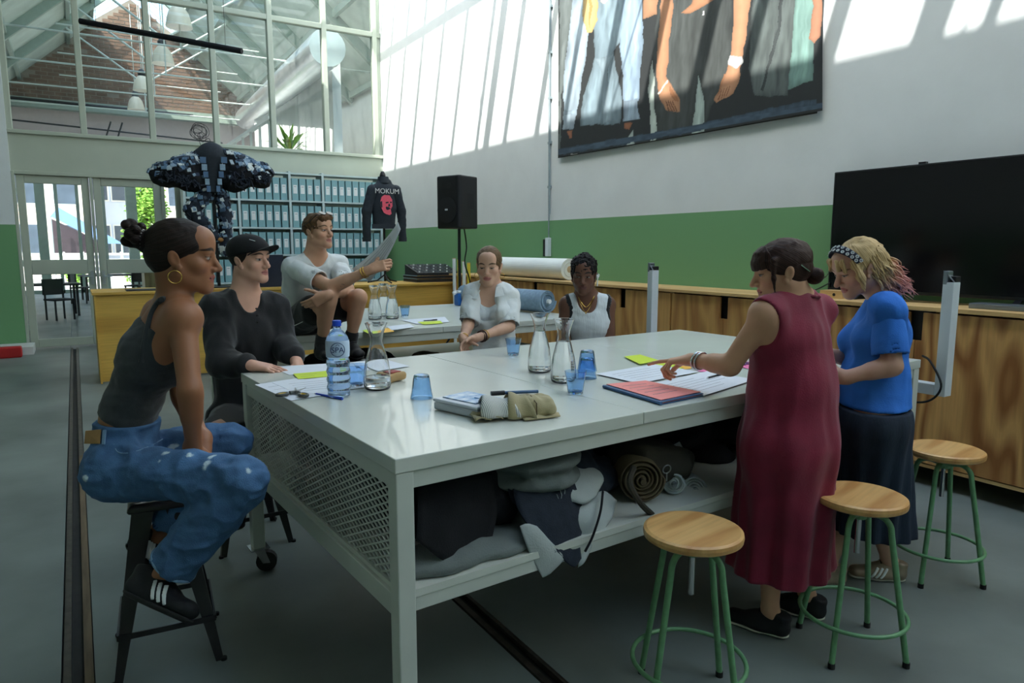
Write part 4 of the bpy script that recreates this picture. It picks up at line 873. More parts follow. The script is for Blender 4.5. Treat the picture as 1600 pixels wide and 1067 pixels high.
# scissors
c = onz(462, 612, 1.012); t = thing('scissors', 'open scissors with yellow and grey handles at the left table edge', 'scissors', c)
for s_, (hx, hy), (tx, ty) in ((1, (441, 616), (478, 606)), (-1, (474, 617), (461, 605))):
    h = onz(hx, hy, 1.012); e = onz(tx, ty, 1.012); d = nrm(c-h); n = np.cross(UP, d)
    o = MB().prism([c-n*.008, c+n*.007, e], (0, 0, 1), .0025).obj('blade', 'silver_tip', t); MB().tube([c, mix_(c, h, .45)], [.006, .008], 8).obj('shank', 'handle_grey', t)
    R_ = [h+d*(.024*math.cos(a))+n*(.015*math.sin(a)) for a in np.linspace(0, 6.283, 21)[:-1]]; MB().tube(R_, .0065, 8, closed=True).obj('handle', 'handle_grey', t, smooth=True); R_ = [h+d*(.0185*math.cos(a))+n*(.0095*math.sin(a)) for a in np.linspace(0, 6.283, 21)[:-1]]; MB().tube(R_, .0042, 8, closed=True).obj('handle_grip', 'handle_yellow', t, smooth=True)
MB().cyl(c-V3(0, 0, .002), c+V3(0, 0, .005), .004, n=8).obj('pivot', 'silver_tip', t)
def purple_scissors():
    c = onz(1163, 568, 1.008); t = thing('scissors', 'pink handled scissors half hidden behind the maroon dress', 'scissors', c)
    for dx in (-.02, .02): MB().tube([c+V3(dx+.016*math.cos(a), .022*math.sin(a), 0) for a in np.linspace(0, 6.283, 17)[:-1]], .004, 6, closed=True).obj('handle', mat('handle_purple', rgb(120, 90, 140), .5), t)
    MB().prism([c+V3(-.02, .02, 0), c+V3(.02, .02, 0), c+V3(.0, .12, 0)], (0, 0, 1), .003).obj('blade', 'silver_tip', t)
purple_scissors()
# glassware
def carafe(loc, fill, lab, group=None):
    t = thing('carafe', lab, 'carafe', loc, 0, group)
    out = [(0, .001), (.046, .001), (.054, .006), (.0575, .02), (.056, .07), (.049, .12), (.037, .165), (.0285, .195), (.0265, .21), (.029, .232), (.038, .262), (.047, .284)]; th = .0018
    inn = [(max(0, r-th), z+(.006 if i < 3 else 0)) for i, (r, z) in enumerate(out)][::-1]; inn[0] = (out[-1][0]-.002, out[-1][1]+.001); inn[-1] = (0, .008)
    MB().lathe(out+inn, n=28).obj('glass', 'glass_clear', t, smooth=True, local=True)
    w_ = [(max(r-th-.0004, 0), z) for r, z in out[2:] if z < fill]; w_ = [(0, .009), (.045, .009)]+w_[1:]; rr = np.interp(fill, [z for r, z in out[2:]], [r for r, z in out[2:]])-th-.0004; w_ += [(rr, fill), (0, fill)]
    MB().lathe(w_, n=28).obj('water', 'water', t, smooth=False, local=True); return t
carafe(onz(590, 608, 1.0), .055, 'nearly empty glass carafe beside the water bottle'); carafe(onz(843, 581, 1.0), .20, 'full glass carafe, left one of the pair on the front table'); carafe(onz(880, 597, 1.0), .185, 'full glass carafe, right one of the pair on the front table')
for q, l in (((586, 499), 'left glass carafe on the back table by the man\'s knee'), ((600, 494), 'rear glass carafe of the three on the back table'), ((613, 498), 'right glass carafe of the three on the back table')): carafe(onz(*q, 1.0), .17, l)
g0 = None
def tumbler(loc, lab, inv=False, z=0):
    global g0
    loc = (loc[0], loc[1], loc[2]+z)
    if g0 is None:
        fl_ = lambda a, z: .035*abs(math.sin(a*5)) if .008 < z < .078 else 0
        out = [(0, 0), (.028, 0), (.031, .004), (.033, .02), (.037, .05), (.040, .072), (.043, .08), (.0455, .094)]; inn = [(.0435, .0945), (.041, .08), (.036, .06), (.031, .022), (.028, .011), (0, .010)]
        MBl = MB().lathe(out+inn, n=40, flute=fl_); g0 = thing('blue_tumbler', lab, 'glass', loc, 0, 'blue glass tumblers'); MBl.obj('glass', 'glass_blue', g0, smooth=True, local=True); o = g0
    else: o = dup(g0, loc, 0, lab)
    if inv: o.location = (loc[0], loc[1], loc[2]+.0955); o.rotation_euler = (math.pi, 0, .3)
    return o
tumbler(onz(557, 603, 1.0), 'blue tumbler standing upright between water bottle and carafe', False, .0008); tumbler(onz(659, 622, 1.0), 'blue tumbler upside down in front of the tin', True); tumbler(onz(802, 555, 1.0), 'blue tumbler upright in front of the woman in the white shirt', False, .0008); tumbler(onz(899, 615, 1.0), 'blue tumbler upright in front of the carafe pair', False, .0008); tumbler(onz(917, 591, 1.0), 'blue tumbler upside down, lower one of the stacked two', True); tumbler(onz(917, 591, 1.0), 'blue tumbler upside down, upper one of the stacked two', True, .034); tumbler(onz(633, 494, 1.0), 'blue tumbler on the back table', False, .0008)
# water bottle
c = onz(530, 620, 1.0); t = thing('water_bottle', 'blue tinted plastic SPA water bottle on the front table', 'bottle', c)
prof = [(0, .001), (.036, .001), (.0445, .008)]+[(.0455+.0018*math.sin(z*190), z) for z in np.linspace(.02, .15, 40)]+[(.044, .155), (.042, .165), (.0455, .175), (.047, .20), (.0465, .225), (.041, .245), (.028, .264), (.0165, .275), (.0145, .283), (.0145, .29)]
MB().lathe(prof, n=32).obj('bottle_body', 'pet_blue', t, smooth=True, local=True); MB().lathe([(.0, .289), (.0175, .289), (.0175, .308), (.016, .311), (0, .311)], n=24).obj('cap', 'cap_blue', t, local=True)
MB().lathe([(.0457, .166), (.0475, .19), (.0475, .222), (.0455, .232)], n=32).obj('label_band', mat('label_pale', rgb(196, 216, 236), .4), t, smooth=True, local=True)
fc = nrm(-(c-CAM)*V3(1, 1, 0)); rt_ = np.cross(UP, fc); M4 = Matrix(((rt_[0], 0, fc[0], c[0]-_wloc(t)[0]+fc[0]*.0495), (rt_[1], 0, fc[1], c[1]-_wloc(t)[1]+fc[1]*.0495), (rt_[2], 1, fc[2], .197), (0, 0, 0, 1)))
text_mesh('lettering', 'SPA', .03, 'spa_ink', M4, t); MB().torus(fc*.049+V3(0, 0, .199), .027, .0014, fc, n=28, m=6).obj('label_ring', 'spa_ink', t, local=True); MB().torus(fc*.049+V3(0, 0, .213), .006, .001, fc, n=12, m=5, arc=.5).obj('label_crown', 'spa_ink', t, local=True)
# snack packet, tin, pouch
c = onz(622, 596, 1.0); f = SDF(); f.box(c+V3(-.02, .03, .022), (.055, .05, .02), rotz(.3), .015, .02); f.disp(lambda P: .005*vnoise(P*26)); t = thing('snack_packet', 'open cream and brown paper packet behind the left carafe', 'packet', c); sdf_obj('wrapper', f, .004, 'kraft', t); MB().box(-.05, .01, -.005, .045, .042, .046, rotz(.3), V3(-.02, .02, .044)).obj('red_stripe', mat('packet_red', rgb(160, 58, 50), .6), t, local=True)
A_, B_, C_ = onz(677, 640, 1.0), onz(734, 653, 1.0), onz(700, 617, 1.0); u_ = nrm(B_-A_); v_ = np.cross(UP, u_); R_ = np.stack([u_, v_, UP], 1); cc = A_+u_*.115+v_*.09
t = thing('tin_box', 'flat white tin with blue and white cards on its lid', 'tin', cc); MB().cbox(cc+V3(0, 0, .0165), (.23, .18, .030), R_).obj('base', 'tin_white', t, bevel=.008); MB().cbox(cc+V3(0, 0, .038), (.234, .184, .012), R_).obj('lid', 'tin_white', t, bevel=.006); MB().cbox(cc+V3(0, 0, .046)-u_*.01+v_*.005, (.17, .13, .004), R_).obj('card', 'card_blue', t); MB().cbox(cc+V3(0, 0, .049)+u_*.05+v_*.03, (.08, .06, .003), R_).obj('card', 'card_blue', t)
Lp, Rp = onz(735, 660, 1.0), onz(872, 650, 1.0); d = nrm(Rp-Lp); n = np.cross(UP, d); ctr = (Lp+Rp)/2+n*.045; R_ = np.stack([d, n, UP], 1)
t = thing('pencil_roll', 'khaki canvas pencil roll with striped lining, open on the table front', 'pouch', ctr)
LC = lambda a, b_, c_: ctr+d*a+n*b_+UP*c_
g = SDF(); g.box(LC(.06, .0, .036), (.088, .056, .030), R_@rotz(.10), .024, .02); g.box(LC(.115, -.015, .028), (.045, .045, .022), R_@rotz(-.3), .018, .02); g.box(LC(-.06, .02, .016), (.085, .05, .012), R_@rotz(-.12), .010, .02); g.disp(lambda P: .008*vnoise(P*19)+.004*vnoise(P*44)); g.cut(V3(0, 0, 1.0025), -UP); co_ = sdf_obj('canvas', g, .004, 'khaki', t)
def arc(r, x0, x1, a0, a1, w=0): return lambda u, v: LC(x0+(x1-x0)*u+.012*math.sin(v*5+u*2), .004+math.cos(a0+(a1-a0)*v)*r*(1+.12*math.sin(u*7))-.02*u, max(.004, .012+math.sin(a0+(a1-a0)*v)*r*(1.0+.10*math.sin(u*5+1))))
MB().grid(arc(.062, -.115, .005, .25, 3.1), 14, 16).obj('striped_lining', 'stripe_lining', t, smooth=True, solid=.003)
MB().grid(arc(.068, -.02, .06, .15, 3.2), 10, 16).obj('canvas_flap', 'khaki', t, smooth=True, solid=.003)
MB().grid(lambda u, v: LC(-.15+.10*u, -.07+.13*v, .008+.012*abs(math.sin(u*6+v*4))), 10, 10).obj('open_flap', 'khaki', t, smooth=True, solid=.003)
MB().grid(lambda u, v: LC(.02+.14*u, -.052-.042*v*(1-.5*u), .006+.010*abs(math.sin(u*5))*(1-v)), 12, 6).obj('front_flap', 'khaki', t, smooth=True, solid=.003)
MB().tube([LC(.075, -.062, .012), LC(.075, -.058, .055), LC(.07, -.01, .072), LC(.07, .04, .064)], .0022, 6).obj('strap', 'khaki_dark', t)
t = thing('marker', 'grey marker pen lying on top of the khaki pencil roll', 'pen', ctr); a = ctr+V3(0, 0, .083)+n*.02-d*.02; b = ctr+V3(0, 0, .078)+n*.03+d*.11; MB().cyl(a, b, .006, n=10).obj('barrel', 'folder_blue', t); MB().cyl(a-d*.05, a, .0085, n=10).obj('cap', 'black_metal', t)
# back table papers
paper([(627, 500), (695, 495), (702, 503), (650, 506)], 'white sheets on the back table beside the woman in white', lines=3); paper([(652, 503), (688, 501), (692, 505), (662, 507)], 'yellow green note on the back table sheets', 'neon_yellow', nm='sticky_note', cat='note'); pen(onz(662, 502, 1.006), onz(683, 500.5, 1.006), 'black_metal', 'dark pen on the back table sheets'); paper([(566, 516), (600, 512), (606, 518), (575, 521)], 'yellow green note by the man\'s foot on the back table', 'neon_yellow', nm='sticky_note', cat='note'); paper([(592, 514), (612, 512), (616, 518), (600, 520)], 'orange note at the back table edge', 'neon_orange', nm='sticky_note', cat='note'); paper([(604, 510), (640, 506), (648, 511), (612, 516)], 'white sheet beside the orange note on the back table')
f = SDF(); c = onz(437, 497, 1.0); f.ell(c+V3(0, .1, .085), (.10, .07, .085), None, .02); f.rc(c+V3(-.06, .1, .15), c+V3(.06, .1, .15), .03, .03, .03); f.disp(lambda P: .008*vnoise(P*18)); f.cut(V3(0, 0, 1.002), -UP); t = thing('leather_bag', 'small tan leather bag on the back table behind the man in the cap', 'bag', c); sdf_obj('bag_body', f, .006, 'leather_brown', t); MB().torus(c+V3(0, .1, .16), .05, .006, (0, 1, .2), arc=.5).obj('handle', 'leather_brown', t)
# ------------------------------------------------------------------ fabrics under the front table
def cloth(name, lab, rows, m, amp=.012, fr=14, nu=22, nv=18, th=.005, cat='fabric', seed=0):
    """rows: list of rows of (px, py, y) control points, smoothed into one hanging sheet"""
    C_ = [[ony(*p) for p in r] for r in rows]; R1 = [smoothpath(r, 6) for r in C_]; n_ = len(R1[0]); cols = [smoothpath([r[i] for r in R1], 6) for i in range(n_)]
    mb = MB(); A = np.array(cols); nu, nv = A.shape[:2]; no = vnoise(A*fr+seed)[..., None]*amp; A = A+no*nrm(V3(-.2, -1, .4))+(vnoise(A*fr*2.3+seed+5)[..., None]*amp*.4)*V3(0, -.7, .7)
    mb.add(A.reshape(-1, 3), [(i*nv+j, (i+1)*nv+j, (i+1)*nv+j+1, i*nv+j+1) for i in range(nu-1) for j in range(nv-1)])
    return tag(mb.obj(name, m, smooth=True, solid=th), lab, cat)
def heap(name, lab, blobs, m, amp=.016, fr=13, h=.008, cat='fabric', zmin=.5855):
    f = SDF()
    for c, r in blobs: f.ell(c, r, None, .04)
    f.disp(lambda P: amp*(vnoise(P*np.float32(fr))+.5*vnoise(P*np.float32(fr*2.2)))); f.cut(V3(0, 0, zmin), -UP); return tag(sdf_obj(name, f, h, m), lab, cat)
SHZ = .585
heap('dark_fabric', 'big black cloth heap at the left end of the lower shelf', [(TL(.25, .30, .74), (.15, .18, .13)), (TL(.48, .36, .70), (.16, .22, .13)), (TL(.42, .58, .72), (.25, .25, .14))], 'cloth_dark', .02, 11)
cloth('dark_fabric', 'black cloth hanging over the front edge of the lower shelf', [[(655, 752, 1.95), (710, 742, 1.96), (768, 742, 2.0)], [(652, 805, 1.89), (705, 800, 1.90), (775, 795, 1.96)], [(650, 845, 1.87), (706, 880, 1.865), (766, 852, 1.92)]], 'cloth_dark', .02, 10)
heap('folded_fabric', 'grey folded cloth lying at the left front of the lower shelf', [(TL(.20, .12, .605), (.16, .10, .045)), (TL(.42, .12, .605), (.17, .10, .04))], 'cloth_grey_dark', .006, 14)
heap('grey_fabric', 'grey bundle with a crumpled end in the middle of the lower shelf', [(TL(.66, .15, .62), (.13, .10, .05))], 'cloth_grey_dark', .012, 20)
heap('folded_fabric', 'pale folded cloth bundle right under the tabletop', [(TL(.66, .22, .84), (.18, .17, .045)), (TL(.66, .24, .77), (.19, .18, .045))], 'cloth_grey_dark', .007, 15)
heap('denim_fabric', 'dark denim heap in the middle of the lower shelf', [(TL(.86, .38, .72), (.18, .20, .13)), (TL(.98, .36, .66), (.2, .18, .08)), (TL(.9, .6, .75), (.3, .25, .13))], 'denim_dark', .02, 12)
cloth('denim_fabric', 'dark denim flap pointing down over the shelf edge', [[(800, 765, 1.98), (850, 742, 1.98), (886, 728, 1.99)], [(812, 800, 1.90), (860, 800, 1.89), (912, 800, 1.91)], [(838, 835, 1.86), (880, 862, 1.855), (906, 845, 1.87)], [(868, 862, 1.85), (894, 886, 1.85), (908, 872, 1.855)]], 'denim_dark', .010, 12)
cloth('pale_fabric', 'narrow pale cloth strip hanging below the shelf edge', [[(812, 822, 1.87), (824, 818, 1.865), (838, 822, 1.87)], [(822, 852, 1.855), (842, 850, 1.85), (864, 850, 1.855)], [(838, 884, 1.85), (858, 878, 1.845), (884, 868, 1.85)], [(848, 902, 1.85), (853, 900, 1.848), (860, 896, 1.85)]], 'cloth_grey', .005, 14)
cloth('pale_fabric', 'pale crumpled cloth under the tabletop beside the raw denim edge', [[(800, 742, 2.06), (872, 722, 2.08), (925, 728, 2.08)], [(880, 750, 1.98), (915, 752, 1.97), (942, 748, 1.99)], [(888, 782, 1.93), (910, 788, 1.91), (930, 775, 1.95)]], 'cloth_grey', .016, 16)
cloth('pale_fabric', 'pale cloth with black zip hanging at the right of the denim', [[(930, 770, 1.97), (948, 768, 1.95), (962, 782, 1.97)], [(890, 806, 1.91), (926, 806, 1.89), (958, 806, 1.91)], [(906, 842, 1.88), (926, 842, 1.865), (944, 826, 1.89)], [(902, 886, 1.86), (910, 880, 1.855), (922, 862, 1.865)]], 'cloth_grey', .010, 14)
zp = MB().tube(smoothpath([ony(942, 768, 1.925), ony(938, 800, 1.862), ony(926, 838, 1.842), ony(914, 862, 1.838)], 6), .0045, 6); tag(zp.obj('black_zip', 'cloth_dark', smooth=True), 'black zip lying on the pale hanging cloth', 'zip')
cloth('denim_fabric', 'raw edged dark denim piece folded over the heap', [[(790, 752, 2.02), (840, 735, 2.0), (886, 722, 2.0)], [(800, 785, 1.97), (845, 775, 1.95), (894, 745, 1.97)], [(838, 800, 1.94), (858, 800, 1.93), (876, 780, 1.95)]], 'denim_dark', .012, 14)
fr_ = MB()
for k in range(7): p = ony(850+5*k, 800-7*k, 1.925); fr_.tube([p, p+V3(.004, -.006, -.018), p+V3(-.006+.004*k*.3, -.008, -.03)], .0012, 4)
fo = fr_.obj('frayed_threads', 'cloth_grey'); tag(fo, 'pale frayed threads along the raw denim edge', 'threads'); 
heap('black_fabric', 'black cloth mass at the right end of the lower shelf', [(TL(2.25, .40, .74), (.40, .36, .15)), (TL(1.62, .72, .745), (.50, .42, .155)), (ony(1105, 730, 2.3), (.14, .16, .12)), (ony(1130, 765, 2.25), (.16, .18, .12)), (TL(2.75, .5, .72), (.25, .42, .13))], 'cloth_dark', .015, 8, .012)
spiral_roll('khaki_roll', 'brown khaki fabric roll on the lower shelf behind the front stool', ony(960, 762, 2.55)*V3(1, 1, 0)+V3(0, 0, SHZ+.10), ony(1003, 772, 1.99)*V3(1, 1, 0)+V3(0, 0, SHZ+.10), .092, 'khaki_dark', 'khaki_dark', .012, 5)
spiral_roll('grey_roll', 'grey fabric roll with open spiral end under the table', ony(1052, 735, 2.6), ony(1086, 765, 2.02), .06, 'cloth_grey', 'cloth_grey_dark', .012, 4)
spiral_roll('pale_roll', 'pale fabric roll lying beneath the grey roll', ony(1030, 762, 2.6)*V3(1, 1, 0)+V3(0, 0, SHZ+.05), ony(1052, 778, 2.0)*V3(1, 1, 0)+V3(0, 0, SHZ+.05), .045, 'cloth_grey', 'cloth_grey_dark', .01, 4)
f = SDF(); c = ony(1015, 715, 2.14); f.box(c, (.17, .12, .07), rotz(.1)@roty(.25), .04, .03); f.rc(c+V3(-.14, -.08, -.04), c+V3(.08, -.12, -.02), .035, .04, .03); f.disp(lambda P: .008*vnoise(P*16)); t = thing('canvas_bag', 'dark khaki bag with metal ring squeezed under the tabletop', 'bag', c); sdf_obj('bag_body', f, .007, mat('bag_khaki', rgb(58, 54, 44), .85, var=.2, bump=.2), t)
rc_ = ony(1042, 733, 1.99); MB().torus(rc_, .018, .0028, (0.2, 1, .2), n=20).obj('ring', 'silver_tip', t); MB().tube([rc_-V3(0, 0, .018), rc_-V3(0, 0, .05)], .003, 6).obj('clasp', 'silver_tip', t); MB().tube(smoothpath([ony(990, 730, 1.93), ony(984, 755, 1.90), ony(1000, 785, 1.88), ony(1020, 805, 1.90)], 6), .012, 8).obj('strap', 'bag_khaki', t)
o = MB().prism([ony(1044, 700, 2.15), ony(1062, 690, 2.15), ony(1074, 712, 2.12), ony(1056, 722, 2.12)], (0, 1, 0), .003); tag(o.obj('pale_card', 'cloth_grey'), 'pale card tucked behind the dark bag under the table', 'card')
# bundles behind the mesh end
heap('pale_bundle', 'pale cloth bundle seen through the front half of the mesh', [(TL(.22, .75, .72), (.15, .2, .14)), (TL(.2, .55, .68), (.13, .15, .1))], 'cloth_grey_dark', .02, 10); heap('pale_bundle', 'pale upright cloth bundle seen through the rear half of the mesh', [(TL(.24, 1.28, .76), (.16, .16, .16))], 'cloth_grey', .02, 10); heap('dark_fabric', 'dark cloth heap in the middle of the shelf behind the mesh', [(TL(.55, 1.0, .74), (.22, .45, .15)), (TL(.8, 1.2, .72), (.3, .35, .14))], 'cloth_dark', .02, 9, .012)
# bundles under the back table
def T2L(x, y, z): return V3(.78, 4.74, 0)+rotz(math.radians(1))@V3(x, y, z)
heap('pale_bundle', 'pale cloth bundle on the lower shelf of the back table', [(T2L(2.0, .25, .66), (.25, .2, .09)), (T2L(2.25, .3, .7), (.15, .15, .12))], 'cloth_grey', .02, 10); heap('brown_bundle', 'brown cloth bundle on the lower shelf of the back table', [(T2L(1.55, .25, .67), (.2, .2, .1))], 'khaki_dark', .02, 10); heap('dark_fabric', 'dark cloth heap on the lower shelf of the back table', [(T2L(.95, .4, .7), (.4, .3, .13))], 'cloth_dark', .02, 9, .012)
spiral_roll('pale_roll', 'pale plastic roll under the right end of the back table', T2L(2.62, .9, SHZ+.08), T2L(2.7, .1, SHZ+.08), .075, 'cloth_grey', 'cloth_grey_dark', .015, 4)
# ------------------------------------------------------------------ denim jacket on a bust
mat('denim_black', rgb(40, 47, 54), .85, var=.15, scale=40, bump=.25, bscale=240); mat('print_pink', rgb(236, 92, 110), .7, var=.1, scale=60); mat('print_white', rgb(216, 216, 212), .7)
YJ = 9.78; p_ = lambda x, y, dy=0: ony(x, y, YJ+dy)
t = thing('denim_jacket', 'black denim jacket with pink portrait print on a bust stand on the counter', 'jacket', p_(602, 441))
f = SDF(); f.rc(p_(600, 355), p_(600, 325), .165, .175, .05, n=(0, 1, 0), ratio=.62); f.rc(p_(600, 325), p_(599, 300), .18, .165, .05, n=(0, 1, 0), ratio=.62); f.rc(p_(583, 296), p_(617, 296), .06, None, .06); f.rc(p_(594, 285), p_(606, 285), .05, None, .03)
f.cut(p_(600, 357), -UP); f.disp(lambda P: .004*vnoise(P*20)); sdf_obj('jacket_body', f, .012, 'denim_black', t)
for pts in ([(582, 297), (573, 330), (573, 372)], [(618, 297), (627, 330), (629, 372)]):
    f = SDF(); q = [p_(*a) for a in pts]; f.rc(q[0], q[1], .078, .068, .03); f.rc(q[1], q[2], .068, .056, .03); f.disp(lambda P: .006*vnoise(P*24)); f.cut(q[2], -UP); o = sdf_obj('sleeve', f, .012, 'denim_black', t); MB().cyl(q[2]+V3(0, 0, .012), q[2]-V3(0, 0, .05), .064, .062, n=18).obj('cuff', 'denim_black', o)
MB().lathe([(.085, 0), (.078, .05), (.07, .085)], p_(599, 286), 20).obj('collar', 'denim_black', t, smooth=True, solid=.012)
f2 = YJ-.125
MB().prism([ony(582, 350, f2), ony(618, 350, f2), ony(618, 357, f2), ony(582, 357, f2)], (0, 1, 0), .02).obj('waistband', 'denim_black', t)
t2 = text_mesh('lettering', 'MOKUM', .10, 'print_white', Matrix(((1, 0, 0, 0), (0, 0, -1, 0), (0, 1, 0, 0), (0, 0, 0, 1))), t, .001); t2.location = Vector(ony(605, 299, f2+.008))-Vector(p_(602, 441))
zf = lambda pts: [ony(568+x*.0, y, f2) for x, y in pts]
fz = lambda L_: [ony(580+x*.3373-0, y*.3373-0, f2+.012) for x, y in L_]
MB().prism(fz([(48, 912), (60, 903), (85, 905), (97, 925), (98, 955), (90, 970), (94, 990), (86, 996), (70, 992), (58, 985), (46, 960), (42, 935)]), (0, -1, 0), .003).obj('portrait_print', 'print_pink', t)
for L_ in ([(66, 936), (80, 934), (80, 940), (68, 943)], [(86, 934), (95, 934), (95, 940), (87, 941)], [(76, 965), (90, 965), (88, 969), (78, 969)], [(42, 935), (50, 930), (52, 960), (47, 962)], [(80, 944), (86, 944), (88, 956), (78, 957)]): MB().prism([q-V3(0, .003, 0) for q in fz(L_)], (0, -1, 0), .0015).obj('portrait_shadow', 'denim_black', t)
c = p_(602, 441); MB().lathe([(.03, .0), (.045, .06), (.035, .09), (.02, .12)], p_(598, 281), 14).obj('neck_cap', 'black_metal', t); MB().cyl(V3(c[0], YJ, 1.10), p_(600, 350), .016, n=10).obj('stand_pole', 'black_metal', t)
for k in range(3): a = 2.09*k+.5; MB().tube([V3(c[0], YJ, 1.20), V3(c[0]+.12*math.cos(a), YJ+.12*math.sin(a), 1.11), V3(c[0]+.26*math.cos(a), YJ+.26*math.sin(a), 1.087)], .011, 8).obj('stand_foot', 'black_metal', t)
# ------------------------------------------------------------------ patchwork denim costume
YS = 9.85; s_ = lambda x, y, dy=0: ony(x, y, YS+dy)
t = thing('denim_costume', 'winged patchwork denim costume with wire head, standing on the counter', 'costume', V3(s_(340, 400)[0], YS, 1.076))
mat('patch', (1, 1, 1), .85, var=.15, scale=30, attr='Col', bump=.2); PAL = [rgb(48, 60, 78), rgb(76, 100, 126), rgb(136, 158, 176), rgb(206, 214, 212), rgb(38, 46, 58), rgb(98, 126, 150), rgb(64, 76, 90), rgb(170, 184, 190)]
def patches(o_mesh, n, sz, keep=None, nm='patches'):
    v = np.array([x.co[:] for x in o_mesh.data.vertices]); nn = np.array([x.normal[:] for x in o_mesh.data.vertices]); idx = np.random.permutation(len(v)); mb = MB(); cs = []; k = 0
    for i in idx:
        if keep is not None and not keep(v[i], nn[i]): continue
        x, y, z = frame(nn[i]); a = random.random()*.5; x, y = x*math.cos(a)+y*math.sin(a), y*math.cos(a)-x*math.sin(a); w_, h_ = sz*(.6+.7*random.random()), sz*(.6+.7*random.random()); p = v[i]+z*.004*random.random(); tk = z*(.006+.010*random.random())
        mb.add([p-x*w_-y*h_, p+x*w_-y*h_, p+x*w_+y*h_, p-x*w_+y*h_, p-x*w_*.9-y*h_*.9+tk, p+x*w_*.9-y*h_*.9+tk, p+x*w_*.9+y*h_*.9+tk, p-x*w_*.9+y*h_*.9+tk], [(4, 5, 6, 7), (0, 1, 5, 4), (1, 2, 6, 5), (2, 3, 7, 6), (3, 0, 4, 7)]); cs += [random.choice(PAL)]*8; k += 1
        if k >= n: break
    me = bpy.data.meshes.new(nm); me.from_pydata(mb.v, [], mb.f); a = me.color_attributes.new('Col', 'FLOAT_COLOR', 'POINT'); a.data.foreach_set('color', np.array([(*c, 1) for c in cs], np.float32).ravel()); o = link(nm, me, 'patch', t); o['kind'] = 'stuff'; return o
f = SDF(); f.rc(s_(331, 296), s_(331, 246), .125, .19, .05, n=(0, 1, 0), ratio=.7); f.rc(s_(310, 243), s_(352, 243), .07, None, .05); f.cut(s_(331, 302), -UP); bo = sdf_obj('waistcoat', f, .014, 'denim_black', t)
for a, b in (((317, 250), (326, 295)), ((350, 250), (341, 295))): 
    for k in range(5): p = mix_(s_(*a, -.155), s_(*b, -.125), k/4); MB().cbox(p, (.07-.006*k, .02, .075)).obj('front_patch', 'denim_light' if k % 2 else 'jean_mid', t) if 'jean_mid' in MATS or mat('jean_mid', rgb(84, 112, 142), .85) else None
for sg, pts in ((-1, [(316, 246), (280, 252), (250, 264), (238, 272), (250, 284), (285, 297), (312, 302)]), (1, [(350, 244), (385, 250), (412, 262), (427, 273), (416, 286), (388, 300), (352, 302)])):
    q = [s_(*p) for p in pts]; f = SDF()
    cw = s_(*((283, 270) if sg < 0 else (383, 270))); f.ell(cw, (.36, .15, .165), roty(sg*.30), .04); f.ell(mix_(cw, q[6], .55)+V3(0, 0, .06), (.20, .14, .17), None, .05); f.rc(q[0], q[2], .085, .055, .05); f.rc(q[2], q[3], .05, .03, .04); f.disp(lambda P: .016*vnoise(P*13)+.008*vnoise(P*30)); wo_ = sdf_obj('wing_sleeve', f, .014, 'cloth_dark', t)
    zc_ = lambda p: .5
    patches(wo_, 170, .030, lambda p, n_: n_[2] > .25, 'sleeve_patches')
    tb = MB()
    for k in range(60):
        u, w_ = random.random(), random.random(); a = mix_(mix_(q[0], q[3], u*.9+.05), mix_(q[6], q[4], u*.9+.05), .35+.6*w_)+V3(0, -.135, 0); tb.tube([a, a+V3(random.uniform(-.04, .04), -.02, random.uniform(-.05, .05)), a+V3(random.uniform(-.07, .07), 0, random.uniform(-.06, .06))], .009, 5)
    to_ = tb.obj('hanging_strips', 'denim_dark', t); to_['kind'] = 'stuff'
for pts, r in (([(322, 304), (300, 328), (318, 352), (338, 372)], .085), ([(346, 304), (352, 335), (352, 372), (350, 392)], .08)):
    f = SDF(); q = [s_(*p) for p in pts]
    for i in range(3): f.rc(q[i], q[i+1], r*(1.0, 1.05, .95)[i], r*(1.05, .95, .75)[i], .03)
    f.disp(lambda P: .01*vnoise(P*15)); o = sdf_obj('trouser_leg', f, .014, 'denim_dark', t); patches(o, 130, .026, None, 'leg_patches')
    g = SDF(); g.rc(q[3], q[3]+V3(.05, -.06, -.02), .04, .03, .02); sdf_obj('brown_shoe', g, .01, 'leather_brown', t)
MB().cyl(V3(s_(340, 400)[0], YS, 1.076), s_(334, 300), .02, n=10).obj('stand_pole', 'black_metal', t); MB().lathe([(0, 0), (.2, 0), (.2, .012), (0, .02)], V3(s_(340, 400)[0], YS, 1.076), 24).obj('stand_base', 'black_metal', t)
hw_ = MB(); c = s_(311, 207); rs = random.Random(2)
for k in range(9): hw_.torus(c+V3(rs.uniform(-.04, .04), rs.uniform(-.03, .03), rs.uniform(-.05, .05)), rs.uniform(.05, .10), .003, (rs.uniform(-1, 1), 1, rs.uniform(-1, 1)), n=18, m=4)
hw_.tube(smoothpath([c, s_(316, 222), s_(326, 216), s_(330, 228), s_(326, 240)], 5), .004, 5); hw_.tube([c-V3(0, 0, .06), s_(312, 222), s_(318, 240)], .004, 5); hw_.obj('wire_head', 'black_metal', t)
# more stools: under the other seated people (only slivers show)
for (x, y, l, sc_) in ((at(380, 642, 3.78)[0], at(380, 642, 3.78)[1], 'dark metal stool under the man in the cap', 1), (at(776, 566, 4.5)[0], at(776, 566, 4.5)[1], 'dark metal stool under the woman in the white shirt', 1), (at(922, 590, 4.85)[0], at(922, 590, 4.85)[1], 'dark metal stool under the person in the white tank top', 1), (1.50, 4.38, 'dark metal stool under the boots of the man on the back table', 1.34)):
    o = dup(d0, (float(x), float(y), 0), random.random(), l); o.scale = (1, 1, sc_)
